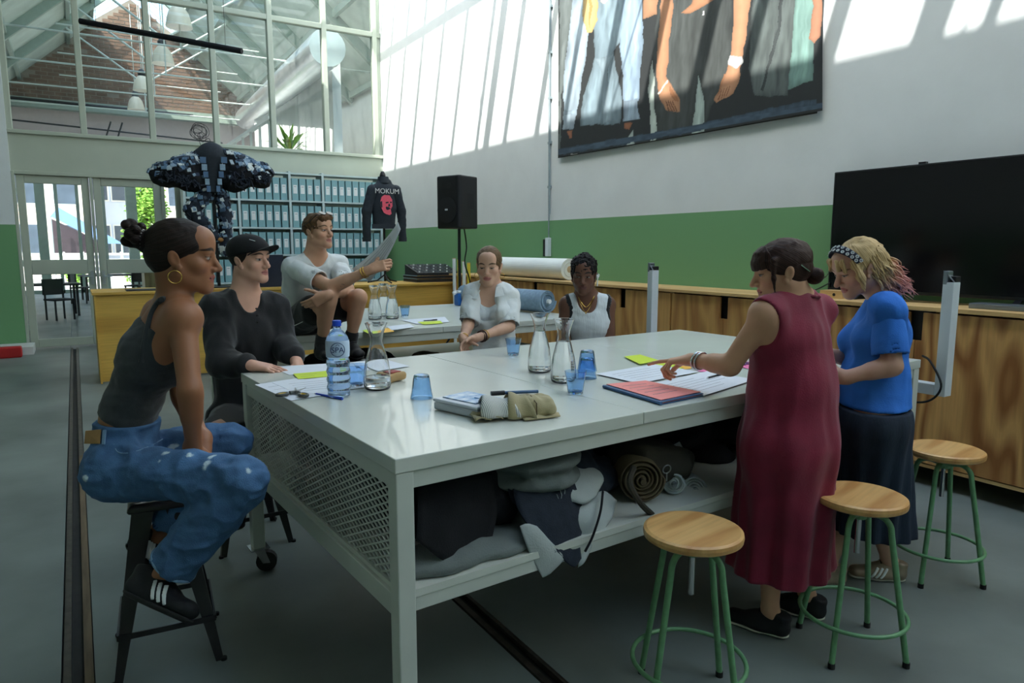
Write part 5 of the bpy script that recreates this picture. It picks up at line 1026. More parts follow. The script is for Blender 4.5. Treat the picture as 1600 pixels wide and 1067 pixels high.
# ================================================================== people: construction kit
def dirv(r, c, u): return nrm(RT*r-FW*c+UP*u)          # r = to the right, c = towards the viewer's side, u = up
mat('skin', (1, 1, 1), .48, var=.05, scale=30, attr='Col', bump=.04, bscale=400, spec=.4)
def hair_mat(name, c1, c2, c3=None):
    m = bpy.data.materials.new(name); m.use_nodes = True; nt = m.node_tree; N, L = nt.nodes, nt.links; b = N['Principled BSDF']
    b.inputs['Roughness'].default_value = .5; b.inputs['Specular IOR Level'].default_value = .16
    a = N.new('ShaderNodeAttribute'); a.attribute_name = 'strand'; t = N.new('ShaderNodeAttribute'); t.attribute_name = 'along'
    cx = N.new('ShaderNodeCombineXYZ'); L.new(a.outputs['Fac'], cx.inputs[0]); ml = N.new('ShaderNodeMath'); ml.operation = 'MULTIPLY'; ml.inputs[1].default_value = 6; L.new(t.outputs['Fac'], ml.inputs[0]); L.new(ml.outputs[0], cx.inputs[1])
    nz = N.new('ShaderNodeTexNoise'); nz.inputs['Scale'].default_value = 1.0; nz.inputs['Detail'].default_value = 5; L.new(cx.outputs[0], nz.inputs['Vector'])
    rp = N.new('ShaderNodeValToRGB'); rp.color_ramp.elements[0].position = .32; rp.color_ramp.elements[1].position = .68; rp.color_ramp.elements[0].color = (*c1, 1); rp.color_ramp.elements[1].color = (*c2, 1); L.new(nz.outputs[0], rp.inputs[0]); out = rp.outputs[0]
    if c3 is not None:
        r2 = N.new('ShaderNodeMapRange'); r2.inputs[1].default_value = .20; r2.inputs[2].default_value = .29; L.new(t.outputs['Fac'], r2.inputs[0])
        mx = N.new('ShaderNodeMixRGB'); L.new(r2.outputs[0], mx.inputs[0]); L.new(out, mx.inputs[1]); mx.inputs[2].default_value = (*c3, 1); out = mx.outputs[0]
    L.new(out, b.inputs['Base Color'])
    bp = N.new('ShaderNodeBump'); bp.inputs['Strength'].default_value = .7; bp.inputs['Distance'].default_value = .004; L.new(nz.outputs[0], bp.inputs['Height']); L.new(bp.outputs[0], b.inputs['Normal']); MATS[name] = m; return m
class Head:
    def __init__(s, o, fwd, scale=1.0, roll=0.0, wide=1.0):
        f = nrm(fwd); x = nrm(np.cross(f, UP)); z = np.cross(x, f)
        if roll: x, z = x*math.cos(roll)+z*math.sin(roll), z*math.cos(roll)-x*math.sin(roll)
        s.o = np.asarray(o, float); s.R = np.stack([x, f, z], 1); s.s = scale; s.w = wide      # +x = the person's right, +y = face, +z = crown
    def T(s, x, y, z): return s.o+s.R@(V3(x*s.w, y, z)*s.s)
    def L(s, P): q = (P-s.o)@s.R/s.s; q[:, 0] /= s.w; return q
    def ell(s, f, c, r, k=.012, op='u', R=None): f.ell(s.T(*c), np.array(r)*s.s*np.array([s.w, 1, 1]), s.R if R is None else s.R@R, k*s.s, op)
    def rc(s, f, a, b, ra, rb=None, k=.01, op='u'): f.rc(s.T(*a), s.T(*b), ra*s.s, (ra if rb is None else rb)*s.s, k*s.s, op)
    def cut(s, f, p, n, k=.004): f.cut(s.T(*p), s.R@V3(*n), k)
    def build(s, f, male=False, nose=1.0, lips=1.0, jaw=1.0):
        e = s.ell; r = s.rc
        e(f, (0, -.017, .030), (.073, .094, .080), .02); e(f, (0, .022, -.030), (.058*jaw, .066, .080), .03)
        for q in (1, -1):
            r(f, (q*.047*jaw, -.008, -.052), (q*.014, .070, -.098), .020, .016, .025); e(f, (q*.040, .052, -.026), (.024, .024, .022), .02)
        e(f, (0, .074, -.098), (.020*jaw, .016, .015), .02); e(f, (0, .070, -.066), (.030, .020, .028), .02)
        r(f, (-.034, .072, .020), (.034, .072, .020), .013, None, .02); e(f, (0, .050, .055), (.052, .040, .040), .03)
        for q in (1, -1): e(f, (q*.031, .098, -.003), (.017, .016, .012), .014, 's')
        r(f, (0, .082, .010), (0, .105*nose+.0*.1, -.033), .0075, .0115, .012); 
        for q in (1, -1): e(f, (q*.0115, .094, -.038), (.0085, .010, .0075), .008)
        for q in (1, -1): e(f, (q*.031, .0715, -.002), (.0155, .0135, .0115), .005)          # lids over the eyeballs
        r(f, (-.020, .080, -.0635), (-.005, .0895, -.060), .0045, .006*lips, .005); r(f, (.020, .080, -.0635), (.005, .0895, -.060), .0045, .006*lips, .005); r(f, (-.005, .0895, -.060), (.005, .0895, -.060), .006*lips, None, .004)
        r(f, (-.016, .081, -.071), (.016, .081, -.071), .0062*lips, None, .008); e(f, (0, .085, -.072), (.012, .007, .0065*lips), .006)
        r(f, (-.024, .086, -.0662), (.024, .086, -.0662), .0017, None, .003, 's')
        for q in (1, -1):
            Ra = rotx(.25)@roty(q*.28); e(f, (q*.076, -.012, -.012), (.0075, .017, .028), .006, 'u', Ra); e(f, (q*.0855, -.006, -.010), (.007, .010, .017), .005, 's', Ra); e(f, (q*.072, .004, -.038), (.007, .009, .010), .006)
    def colors(s, P, base, lip, brow, eye=(.02, .012, .008), look=(0, 0), browz=.023, stubble=None, gap=1.0):
        q = s.L(P); c = np.tile(np.array(base, float), (len(P), 1)); x, y, z = q[:, 0], q[:, 1], q[:, 2]; ax = np.abs(x)
        fr = (y > .035) & (y < .14) & (z > -.13) & (z < .09)
        def mixin(m, col): m = np.clip(m, 0, 1)[:, None]*fr[:, None]; c[:] = c*(1-m)+np.array(col)*m
        mixin(.35*np.exp(-(((ax-.042)/.018)**2+((z+.035)/.018)**2)), np.array(base)*np.array([1.05, .72, .68])); mixin(.3*np.exp(-((ax/.012)**2+((z+.036)/.012)**2)), np.array(base)*np.array([1.0, .75, .7]))
        if stubble is not None: mixin(stubble*np.clip((-.045-z)/.02, 0, 1)*(1-np.exp(-(ax/.03)**2)*.3), np.array(base)*.45)
        d = np.sqrt((x/.025)**2+((z+.0662)/.0125)**2); mixin((1.12-d)*5*(y > .06), lip)
        mixin((1.0-np.abs(z+.0662)/.0016)*1.2*(ax < .022)*(y > .07), np.array(lip)*.35)
        bz = browz+.006*(1-((ax-.034)/.02)**2); mixin((1.25-np.sqrt(((ax-.034)/.021)**2+((z-bz)/.0045)**2))*3*(y > .05), brow)
        d = np.sqrt(((ax-.031)/.0145)**2+((z+.002)/(.0056*gap))**2); mixin((1.1-d)*5*(y > .05), (.30, .28, .26))
        lk = np.where(x > 0, 1, -1)*0+look[0]; di = np.sqrt((x-np.sign(x)*.031-lk)**2+(z+.002-look[1])**2); mixin((.0076-di)/.0015*(d < 1.05)*(y > .05), eye)
        mixin((1.2-np.abs(z-(.0045*gap+.0-.10*(ax-.031)**2*60*.6))/.0022)*(ax > .0155)*(ax < .047)*(y > .05)*.9, (.015, .01, .008))
        return c
class Body:
    def __init__(s, J, sc=1.0, fem=True, fwd=None, girth=1.0):
        s.J = J; s.sc = sc; s.fem = fem; s.f = nrm(fwd); s.g = girth
    def torso(s, f, inf=0, k=.05, bust=True):
        J, c, g = s.J, s.sc, s.g; F_ = s.f; up = nrm(J['neck']-J['pelvis']); F_ = nrm(F_-up*(F_@up)); side = np.cross(up, F_)
        hw = np.linalg.norm(J['shL']-J['shR'])/2
        pr = .13*c*g
        f.rc(J['hipL'], J['hipR'], .093*c*g+inf, None, k); f.rc(J['pelvis'], J['waist'], pr+inf, (.112 if s.fem else .125)*c*g+inf, k, n=F_, ratio=.78)
        f.rc(J['waist'], J['chest'], (.112 if s.fem else .125)*c*g+inf, .138*c*g+inf, k, n=F_, ratio=.74); f.rc(J['chest'], J['chest']*.45+J['neck']*.55, .135*c+inf, .105*c+inf, k, n=F_, ratio=.66)
        for a in 'LR': f.rc(J['sh'+a], J['neck']*.75+J['sh'+a]*.25+up*.0, .054*c+inf, .050*c+inf, .05); f.rc(J['sh'+a], J['chest']+(J['sh'+a]-J['neck'])*.45, .055*c+inf, .085*c+inf, .05)
        if s.fem and bust:
            for q in (1, -1): f.ell(J['chest']+F_*.082*c+side*q*.07*c-up*.012*c, np.array([.058, .058, .058])*c+inf, None, .04)
    def neck(s, f, hd, inf=0):
        c = s.sc; f.rc(s.J['neck'], hd.T(0, -.022, -.055), .056*c*(1 if not s.fem else .92)+inf, .052*c*(1.08 if not s.fem else .95)+inf, .03); f.rc(s.J['neck']*.6+s.J['shL']*.4, hd.T(0, -.03, -.06), .03*c+inf, .035*c+inf, .05); f.rc(s.J['neck']*.6+s.J['shR']*.4, hd.T(0, -.03, -.06), .03*c+inf, .035*c+inf, .05)
    def arm(s, f, a, inf=0, t0=0.0, t1=2.0, inf2=None, k=.02):
        J, c = s.J, s.sc; S_, E, W = J['sh'+a], J['el'+a], J['wr'+a]; m = .90 if s.fem else 1.08; i2 = inf if inf2 is None else inf2
        if t0 < 1:
            b = min(t1, 1.0); r = lambda t: (.050-.011*t)*c*m
            f.rc(S_, S_+(E-S_)*b, r(0)+inf, r(b)+inf+(i2-inf)*b, k)
        if t1 > 1:
            b = min(t1-1, 1.0); r = lambda t: (.040-.014*t)*c*m
            f.rc(E, E+(W-E)*b, r(0)+i2, r(b)+i2, k); 
            if b > .5: f.rc(E+(W-E)*.12, E+(W-E)*.4, .039*c*m+i2, .035*c*m+i2, k)
    def leg(s, f, a, inf=0, t1=2.0, k=.03, inf2=None):
        J, c, g = s.J, s.sc, s.g; H, K, A = J['hip'+a], J['kn'+a], J['an'+a]; i2 = inf if inf2 is None else inf2
        b = min(t1, 1.0); r = lambda t: (.088-.030*t)*c*g
        f.rc(H, H+(K-H)*b, r(0)+inf, r(b)+inf+(i2-inf)*b, k)
        if t1 > 1:
            b = min(t1-1, 1.0); r = lambda t: (.055-.021*t)*c
            f.rc(K, K+(A-K)*b, r(0)+i2, r(b)+i2, k); bk = -nrm(nrm(K-H)+nrm(K-A)); 
            if b > .6: f.rc(K+(A-K)*.15+bk*.012*c, K+(A-K)*.45+bk*.016*c, .046*c+i2, .042*c+i2, .03)
    def foot(s, f, a, inf=0):
        J, c = s.J, s.sc; f.rc(J['an'+a], mix_(J['an'+a], J['he'+a], .45), .034*c, .030*c, .02)
def hand(f, wr, fwd, palm, thumb, curl=(.3, .3, .3, .3), tcurl=.3, s=1.0, spread=.0, boxes=None):
    """palm with five jointed fingers; fwd = along the hand, palm = out of the palm, thumb = towards the thumb side; curl per finger index..little"""
    fwd = nrm(fwd); thumb = nrm(np.asarray(thumb)-fwd*(np.asarray(thumb)@fwd)); pl = np.cross(fwd, thumb); pl = pl if pl@palm > 0 else -pl
    P = lambda a, b, c_: wr+(fwd*a+thumb*b+pl*c_)*s; pts = [wr]
    f.rc(wr-fwd*.02*s, P(.03, 0, 0), .027*s, .027*s, .02, n=pl, ratio=.72)
    for q in (.026, .009, -.008, -.024): f.rc(P(.025, q*.7, 0), P(.082, q, 0), .0135*s, .0115*s, .012)
    f.rc(P(.02, .022, .008), P(.05, .026, .008), .017*s, .014*s, .02)
    for i, (w_, l0) in enumerate(((.028, .045), (.0095, .050), (-.009, .046), (-.0265, .036))):
        c = curl[i]; c = (c, c, c*.7) if np.isscalar(c) else c; p = P(.086-(.006 if i == 3 else 0), w_, 0); ang = 0; d0 = nrm(fwd+thumb*spread*(1.5-i)); r0 = .0088 if i < 3 else .0076
        for j, (l, r) in enumerate(((l0, r0), (l0*.62, r0*.9), (l0*.5, r0*.8))):
            ang += c[j]; d = d0*math.cos(ang)+pl*math.sin(ang); q = p+d*l*s; f.rc(p, q, r*s, r*.92*s, .004); p = q; pts.append(q)
    p = P(.028, .026, .010); d = nrm(fwd*.62+thumb*.72+pl*.3)
    for l, r, a in ((.042, .0118, 0), (.034, .0105, tcurl), (.026, .0092, tcurl*.8)):
        d = nrm(d*math.cos(a)+nrm(pl*.6-thumb*.6+fwd*.35)*math.sin(a)); q = p+d*l*s; f.rc(p, q, r*s, r*.9*s, .006); p = q; pts.append(q)
    if boxes is not None: pts = np.array(pts); boxes.append((pts.min(0)-.022, pts.max(0)+.022))
    return p
def skin_body(t, f, hd, colf, hands=(), h=.0075, hh=.0026, fh=.003, name='body'):
    l, u = f.bounds(.02); hb = [hd.T(x, y, z) for x in (-.1, .1) for y in (-.14, .145) for z in (-.135, .14)]; hb = (np.min(hb, 0), np.max(hb, 0))
    bx = [(hb, hh)]+[(b, fh) for b in hands]; parts = []
    for i, (b, g) in enumerate(bx):
        parts.append(f.mesh(b[0], b[1], g, [(c[0]+g*2, c[1]-g*2) for c, _ in bx[:i]]))
    parts.insert(0, f.mesh(l, u, h, [(b[0]+h*1.6, b[1]-h*1.6) for b, _ in bx]))
    return vf_obj(name, parts, 'skin', t, col=colf)
def back_hair(hd, lo=-.088, w=.077, fy=-.004, fold=.002):
    q = SDF(); hd.ell(q, (0, -.030, .002), (w, .088, -lo+.002), .01); hd.cut(q, (0, fy, -.03), (0, .95, -.31), .005); q.disp(folds(fold, 40)); return q
def hair_obj(t, f, hd, m, h=.003, axis=((0, -.1, .02), (0, 1, .45)), freq=26, name='hair'):
    A = V3(*axis[0]); d = nrm(axis[1]); x = nrm(np.cross(d, V3(1, .01, 0))); y = np.cross(d, x)
    def st(v): q = hd.L(v)-A; return np.arctan2(q@x, q@y)*freq
    def al(v): q = hd.L(v); return np.linalg.norm(q-V3(0, .05, .09), axis=1)
    fl_ = f if isinstance(f, list) else [f]; return vf_obj(name, [q.mesh(*q.bounds(.01), h) for q in fl_], m, t, attrs={'strand': st, 'along': al})
def strands(t, hd, paths, m, r=.0016, name='hair_lock', n=5):
    """loose locks: each path in head coordinates; one joined mesh"""
    mb = MB(); 
    for p, rr in paths: 
        pts = smoothpath([hd.T(*q) for q in p], 4); k = len(pts); mb.tube(pts, [max(.0004, rr*hd.s*math.sin(math.pi*(.12+.82*i/(k-1)))) for i in range(k)], n)
    me = bpy.data.meshes.new(name); v = np.array(mb.v); me.from_pydata([tuple(q) for q in v-np.array(_wloc(t))], [], mb.f)
    q = hd.L(v); a = me.attributes.new('strand', 'FLOAT', 'POINT'); a.data.foreach_set('value', (np.arange(len(v))//n//4*.7+q[:, 0]*60).astype(np.float32)); a = me.attributes.new('along', 'FLOAT', 'POINT'); a.data.foreach_set('value', np.linalg.norm(q-V3(0, .05, .09), axis=1).astype(np.float32))
    o = link(name, me, m, t, True); return o
def folds(amp, freq, an=(1, 1, 1), off=0): 
    an = np.array(an, np.float32)*freq
    return lambda P: amp*(vnoise(P*an+off)+.5*vnoise(P*an*2.1+off+7))
def crease(amp, freq, an=(1, 1, 1), off=0):
    an = np.array(an, np.float32)*freq
    return lambda P: amp*(np.abs(vnoise(P*an+off))*1.6-.5+.5*np.abs(vnoise(P*an*2.0+off+3)))
def person(label, base, group=None): return thing('person', label, 'person', (float(base[0]), float(base[1]), float(base[2])))
def sleeve(B, a, t1, r0, r1, fold=.006, bend=True):
    J = B.J; S_, E, W = J['sh'+a], J['el'+a], J['wr'+a]; f = SDF(); c = B.sc
    if t1 <= 1: hem = S_+(E-S_)*t1; d = nrm(E-S_); f.rc(S_, hem+d*.05, r0*c, r1*c, .02)
    else: hem = E+(W-E)*(t1-1); d = nrm(W-E); f.rc(S_, E, r0*c, (r0*.55+r1*.45)*c, .03); f.rc(E, hem+d*.05, (r0*.55+r1*.45)*c, r1*c, .03)
    f.disp(folds(fold*.8, 13, (1.2, 1.2, .8), 31)); f.disp(crease(fold, 9, (1.2, 1.2, .7), 17)); f.cut(hem, d); f.rc(hem-d*.035, hem+d*.03, (r1-.015)*c, (r1-.014)*c, .004, 's'); return f
def shoe(t, an, he, to, sc, sole, upper, nm='shoe', stripes=None, col='label_white'):
    an, he, to = map(lambda v: np.asarray(v, float), (an, he, to)); d = nrm(to-he); up = nrm((an-he)-d*((an-he)@d)); side = np.cross(d, up); L_ = np.linalg.norm(to-he)
    f = SDF(); f.rc(he, he+d*L_*.45, .038*sc, .039*sc, .02, n=up, ratio=.9); f.rc(he+d*L_*.4, to, .041*sc, .039*sc, .03, n=up, ratio=.72); f.rc(he+up*.02*sc, he+up*.05*sc-d*.005, .034*sc, .036*sc, .02); f.rc(he+d*L_*.25+up*.045*sc, he+d*L_*.6+up*.015*sc, .03*sc, .03*sc, .03)
    f.cut(he-up*.026*sc, -up); f.cut(he+up*.068*sc, nrm(up-d*.25)) 
    o = sdf_obj(nm, f, .005, upper, t); g = SDF(); g.rc(he-d*.004, he+d*L_*.5, .042*sc, .045*sc, .02, n=up, ratio=.9); g.rc(he+d*L_*.5, to+d*.003, .045*sc, .043*sc, .02, n=up, ratio=.9); g.cut(he-up*.020*sc, up); g.cut(he-up*.036*sc, -up); sdf_obj('sole', g, .005, sole, o)
    if stripes:
        R_ = np.stack([d, side, up], 1)
        for i in range(3):
            k_ = SDF().cat(f); k_.disp(lambda P: P[..., 0]*0-.0035); c_ = he+d*L_*(.40+.11*i)+up*.012*sc; k_.ops.append(('n', 'box', (c_, V3(.0055, .07, .030)*sc, R_@roty(-.55), .002), None, None, 0))
            v, fc = k_.mesh(c_-.075*sc, c_+.075*sc, .0035)
            if len(fc): vf_obj('stripe', [(v, fc)], col, o)
    la = MB(); 
    for i in range(4): p = he+d*L_*(.45+.085*i)+up*(.060-.011*i)*sc; la.tube([p-side*.02*sc-up*.006, p+up*.003, p+side*.02*sc-up*.006], .0028*sc, 6)
    la.obj('lace', 'black_cloth' if not stripes else 'black_cloth', o); return o
# ================================================================== the seven people
mat('tank_charcoal', rgb(50, 54, 56), .85, var=.12, scale=60, bump=.15, bscale=300, sheen=.2)
mat('jeans', rgb(66, 102, 140), .85, var=.16, scale=30, bump=.3, bscale=260, attr='Col', detail=6)
mat('jeans_light', rgb(122, 156, 186), .85, var=.2, scale=22, bump=.25, bscale=260)
mat('cloth_black', rgb(20, 21, 23), .9, var=.25, scale=12, bump=.2, bscale=240, sheen=.25)
mat('cloth_white', rgb(216, 220, 218), .85, var=.04, scale=8, bump=.12, bscale=90)
mat('cloth_rib', rgb(206, 212, 214), .85, var=.08, scale=60, stretch=(1, 1, .03), bump=.3, bscale=160)
mat('maroon', rgb(128, 24, 52), .75, var=.14, scale=9, bump=.15, bscale=160, sheen=.15)
mat('blue_tee', rgb(48, 118, 212), .85, var=.1, scale=10, bump=.12, bscale=160)
mat('navy_skirt', rgb(30, 42, 58), .85, var=.3, scale=20, stretch=(1, 1, .12), bump=.25, bscale=200)
mat('leather_tan', rgb(166, 126, 78), .6, var=.15); mat('gold', rgb(216, 176, 92), .25, metal=1, var=.05); mat('silver', rgb(210, 210, 210), .22, metal=1, var=.05)
mat('shoe_black', rgb(22, 22, 25), .7, var=.3, bump=.15); mat('sole_dark', rgb(46, 44, 44), .8); mat('sole_cream', rgb(206, 200, 186), .75); mat('shoe_gold', rgb(150, 134, 112), .45, metal=.35, var=.25)
hair_mat('hair_dark', rgb(22, 17, 16), rgb(52, 40, 34)); hair_mat('hair_brown', rgb(66, 48, 34), rgb(128, 96, 66)); hair_mat('hair_lightbrown', rgb(70, 54, 38), rgb(128, 102, 72)); hair_mat('hair_afro', rgb(10, 9, 9), rgb(28, 25, 24)); hair_mat('hair_chestnut', rgb(30, 20, 18), rgb(74, 50, 40)); hair_mat('hair_blond', rgb(150, 116, 70), rgb(226, 198, 146), rgb(214, 150, 144))
# skin tones
SK1, SK2, SK3, SK4, SK5, SK6, SK7 = rgb(154, 104, 74), rgb(216, 166, 142), rgb(208, 160, 130), rgb(208, 164, 138), rgb(104, 70, 54), rgb(208, 158, 126), rgb(204, 158, 134)
def mix3(a, b, t): return np.asarray(a)*(1-t)+np.asarray(b)*t
def ring(t, nm, c, ax, R, r, m): return MB().torus(c, R, r, ax, n=32, m=8).obj(nm, m, t, smooth=True)
# ---------------------------------------------------------------- 1 woman in ripped jeans, left
J = dict(pelvis=at(190, 722, 2.60), waist=at(203, 640, 2.60), chest=at(238, 552, 2.60), neck=at(274, 470, 2.58), shR=at(285, 498, 2.47), shL=at(252, 492, 2.77), elR=at(297, 610, 2.40), wrR=at(303, 706, 2.50), elL=at(285, 618, 2.72), wrL=at(318, 690, 2.58),
         hipR=at(182, 735, 2.50), hipL=at(200, 722, 2.70), knR=at(378, 752, 2.38), anR=at(258, 898, 2.42), knL=at(357, 692, 2.80), anL=at(243, 838, 2.72), heR=at(216, 918, 2.40), toR=at(292, 952, 2.36), heL=at(217, 850, 2.70), toL=at(250, 872, 2.72))
fwd = dirv(.95, -.28, 0); B = Body(J, 1.08, True, fwd, .93); hd = Head(at(287, 399, 2.53), dirv(.96, -.22, -.1), 1.13)
P1 = person('woman with curly dark bun and hoop earring, in charcoal tank top and ripped jeans', J['hipR']*0+V3(J['pelvis'][0], J['pelvis'][1], .645))
f = SDF(); B.torso(f); B.neck(f, hd); hb = []
for a in 'LR': B.arm(f, a); B.leg(f, a); B.foot(f, a)
hand(f, J['wrR'], dirv(.35, -.2, -.9), dirv(.2, -.9, 0), dirv(.8, .1, .2), (.4, .45, .5, .55), .3, 1.05, boxes=hb); hand(f, J['wrL'], dirv(.1, .6, -.6), dirv(-.2, .1, -.9), dirv(-.5, .2, .2), (.4,)*4, .3, 1.05, boxes=hb)
hd.build(f, nose=1.02, lips=1.15)
skin_body(P1, f, hd, lambda v: hd.colors(v, SK1, rgb(146, 82, 74), rgb(40, 28, 22), look=(0, -.001), gap=.85), hb)
g = SDF(); B.torso(g, .006); up = nrm(J['neck']-J['pelvis'])
g.disp(folds(.005, 16, (1, 1, 2.2))); g.ell(at(296, 520, 2.40), (.105, .105, .115), None, .01, 's'); g.ell(at(275, 505, 2.62), (.11, .11, .10), None, .02, 's'); g.ell(J['shL'], .095, None, .01, 's'); g.ell(at(262, 548, 2.42), (.06, .06, .085), None, .03, 's')
g.cut(J['neck']-up*.115+fwd*.02, nrm(up+fwd*.15)); g.cut(at(208, 662, 2.6), nrm(-up-fwd*.12)); sdf_obj('tank_top', g, .006, 'tank_charcoal', P1)
MB().tube(smoothpath([f.hit(x, y, 2.2, 2.9) for x, y in ((222, 566), (226, 540), (231, 515), (238, 490), (247, 474), (256, 467))]+[at(268, 470, 2.66)], 5), .011, 8).obj('strap', 'tank_charcoal', P1, smooth=True)
j = SDF(); Bj = Body(J, 1.08, True, fwd, .97); Bj.torso(j, .012, bust=False)
for a in 'RL': Bj.leg(j, a, .012, 1.0, inf2=.026); K_, A_ = J['kn'+a], J['an'+a]; j.rc(K_, mix3(K_, A_, .88), .086, .082, .03)
j.disp(folds(.005, 13, (1.3, 1.3, 1))); j.disp(crease(.011, 12, (1.1, 1.1, 1.6), 5)); j.cut(at(160, 652, 2.6), nrm(up*.9-fwd*.25)); 
rips = [(j.hit(x, y, 2.1, 2.8, 0), r) for x, y, r in ((268, 700, .016), (259, 708, .013), (250, 720, .009), (276, 696, .010), (296, 711, .008), (324, 724, .014), (328, 714, .012), (321, 730, .009), (333, 712, .006), (132, 748, .014), (388, 735, .012))]
def jc(v):
    c = np.ones((len(v), 3)); n_ = vnoise(v*60)*.006
    fade = np.exp(-(((v-mix3(J['hipR'], J['knR'], .62))@nrm(np.cross(nrm(J['knR']-J['hipR']), UP)))/.2)**2)
    c *= (1+.35*np.clip(vnoise(v*9)*.6+.2, 0, 1))[:, None]
    for p, r in rips:
        d = np.linalg.norm((v-p)*np.array([1, 1, 1.2]), axis=1)+n_; m = np.clip((r-d)/.004, 0, 1)[:, None]; c = c*(1-m)+np.array([9.0, 4.6, 2.5])*m
    return c
for a in 'RL': A_ = J['an'+a]; D_ = nrm(A_-J['kn'+a]); j.rc(mix3(J['kn'+a], A_, .86)+D_*.075, mix3(J['kn'+a], A_, .86)+D_*.12, .10, .10, .006, 's'); 
jo = sdf_obj('jeans', j, .0065, 'jeans', P1, col=jc)
d_ = nrm(J['anR']-J['knR']); c_ = J['knR']+(J['anR']-J['knR'])*.86
MB().torus(c_+d_*.01, .080, .006, d_, n=36).obj('cuff', 'jeans_light', jo, smooth=True)
MB().prism([j.hit(x, y, 2.1, 2.9, .006) for x, y in ((136, 672), (160, 670), (158, 692), (134, 692))], -FW, .004).obj('leather_patch', 'leather_tan', jo)
MB().prism([j.hit(x, y, 2.1, 2.9, .006) for x, y in ((163, 671), (168, 671), (166, 693), (161, 693))], -FW, .004).obj('belt_loop', 'jeans_light', jo)
MB().tube(smoothpath([j.hit(x, y, 2.1, 2.9, .0) for x, y in ((178, 694), (184, 706), (200, 708), (222, 702), (240, 694), (254, 686))], 5), .0022, 5).obj('pocket_seam', 'jeans_light', jo)
shoe(P1, J['anR'], J['heR'], J['toR'], 1.12, 'sole_dark', 'shoe_black', stripes=True); shoe(P1, J['anL'], J['heL'], J['toL'], 1.1, 'sole_dark', 'shoe_black', stripes=True)
q = SDF(); hd.ell(q, (0, -.017, .034), (.080, .101, .084), .01); hd.cut(q, (0, .092, .052), (0, .68, -.73), .006); q.disp(folds(.002, 40)); hd.rc(q, (0, -.11, .02), (0, -.135, .04), .025, .03, .02)
for k in range(16): a = 2.4*k; hd.ell(q, (.03*math.cos(a), -.150+.016*math.sin(k*1.7), .055+.03*math.sin(a)), (.0165,)*3, .004)
hair_obj(P1, [q, back_hair(hd, -.08, .074)], hd, 'hair_dark', .0035)
beads = MB()
for k in range(18): a = k/18*6.283; beads.lathe([(0, -.003), (.003, 0), (0, .003)], hd.T(.032*math.cos(a), -.121, .036+.033*math.sin(a)), 6)
beads.obj('hair_tie', 'silver', P1)
ring(P1, 'hoop_earring', hd.T(.086, -.004, -.066), hd.R@V3(.95, .3, 0), .0195*1.13, .0017, 'gold')
# ---------------------------------------------------------------- 2 man in black cap
J = dict(pelvis=at(380, 642, 3.78), waist=at(383, 590, 3.76), chest=at(388, 522, 3.70), neck=at(382, 465, 3.66), shR=at(340, 486, 3.56), shL=at(428, 484, 3.80), elR=at(344, 566, 3.44), wrR=at(394, 571, 3.38), elL=at(445, 540, 3.76), wrL=at(464, 566, 3.62),
         hipR=at(362, 655, 3.72), hipL=at(398, 655, 3.82), knR=at(340, 678, 3.32), anR=at(338, 790, 3.40), knL=at(372, 676, 3.42), anL=at(366, 790, 3.5), heR=at(336, 800, 3.44), toR=at(335, 815, 3.28), heL=at(368, 800, 3.55), toL=at(370, 815, 3.38))
fwd = dirv(.6, .6, 0); B = Body(J, 1.0, False, fwd, .95); hd = Head(at(391, 405, 3.62), dirv(.93, .34, .0), 1.03)
P2 = person('man in a black cap and loose black henley at the far left table corner', V3(J['pelvis'][0], J['pelvis'][1], .645))
f = SDF(); B.torso(f); B.neck(f, hd); hb = []
for a in 'LR': B.arm(f, a); B.leg(f, a); B.foot(f, a)
hand(f, J['wrR'], dirv(.95, .05, -.12), dirv(.1, .1, -1), dirv(0, -1, .2), (.15, .2, .25, .3), .1, .98, boxes=hb); hand(f, J['wrL'], dirv(.5, .6, -.5), dirv(-.5, 0, -.5), dirv(-.5, .5, .5), (.4,)*4, .3, 1., boxes=hb)
hd.build(f, male=True, nose=1.03, lips=.95); skin_body(P2, f, hd, lambda v: hd.colors(v, SK2, rgb(178, 112, 104), rgb(70, 50, 38), look=(0, 0), gap=.9), hb)
g = SDF(); Bg = Body(J, 1.02, False, fwd, 1.02); Bg.torso(g, .022); up = nrm(J['neck']-J['pelvis'])
Bg.arm(g, 'R', .024, 0, 1.72, .026); Bg.arm(g, 'L', .024, 0, 1.62, .026)
g.disp(folds(.009, 9, (1.4, 1.4, .8))); g.disp(crease(.013, 7, (1.4, 1.4, .8), 3)); g.ell(J['neck']+fwd*.075+UP*.035, (.066, .066, .11), None, .012, 's'); g.ell(J['neck']+UP*.045, (.072, .072, .06), None, .01, 's'); g.cut(J['pelvis']-up*.06, -up); sdf_obj('henley_shirt', g, .0075, 'cloth_black', P2)
c = J['neck']+fwd*.13-UP*.05
pk = MB()
for k in range(3): pk.cyl(c-UP*(.035*k)+fwd*.004*k, c-UP*(.035*k)+fwd*(.012+.004*k), .005, n=8)
pk.obj('buttons', 'black_metal', P2)
j = SDF(); Body(J, 1.02, False, fwd).torso(j, .012, bust=False)
for a in 'RL': Body(J, 1.02, False, fwd).leg(j, a, .016, 1.9, inf2=.022)
j.disp(folds(.006, 12)); j.cut(J['pelvis']+up*.08, up); sdf_obj('trousers', j, .009, 'cloth_black', P2)
for a in 'RL': shoe(P2, J['an'+a], J['he'+a], J['to'+a], 1.05, 'sole_dark', 'shoe_black')
q = SDF(); hd.ell(q, (0, -.022, .022), (.0785, .097, .080), .01); hd.cut(q, (0, .036, .0), (0, .86, -.5), .006); hd.cut(q, (0, 0, -.075), (0, 0, -1)); q.disp(folds(.002, 40)); hair_obj(P2, q, hd, 'hair_dark', .0035)
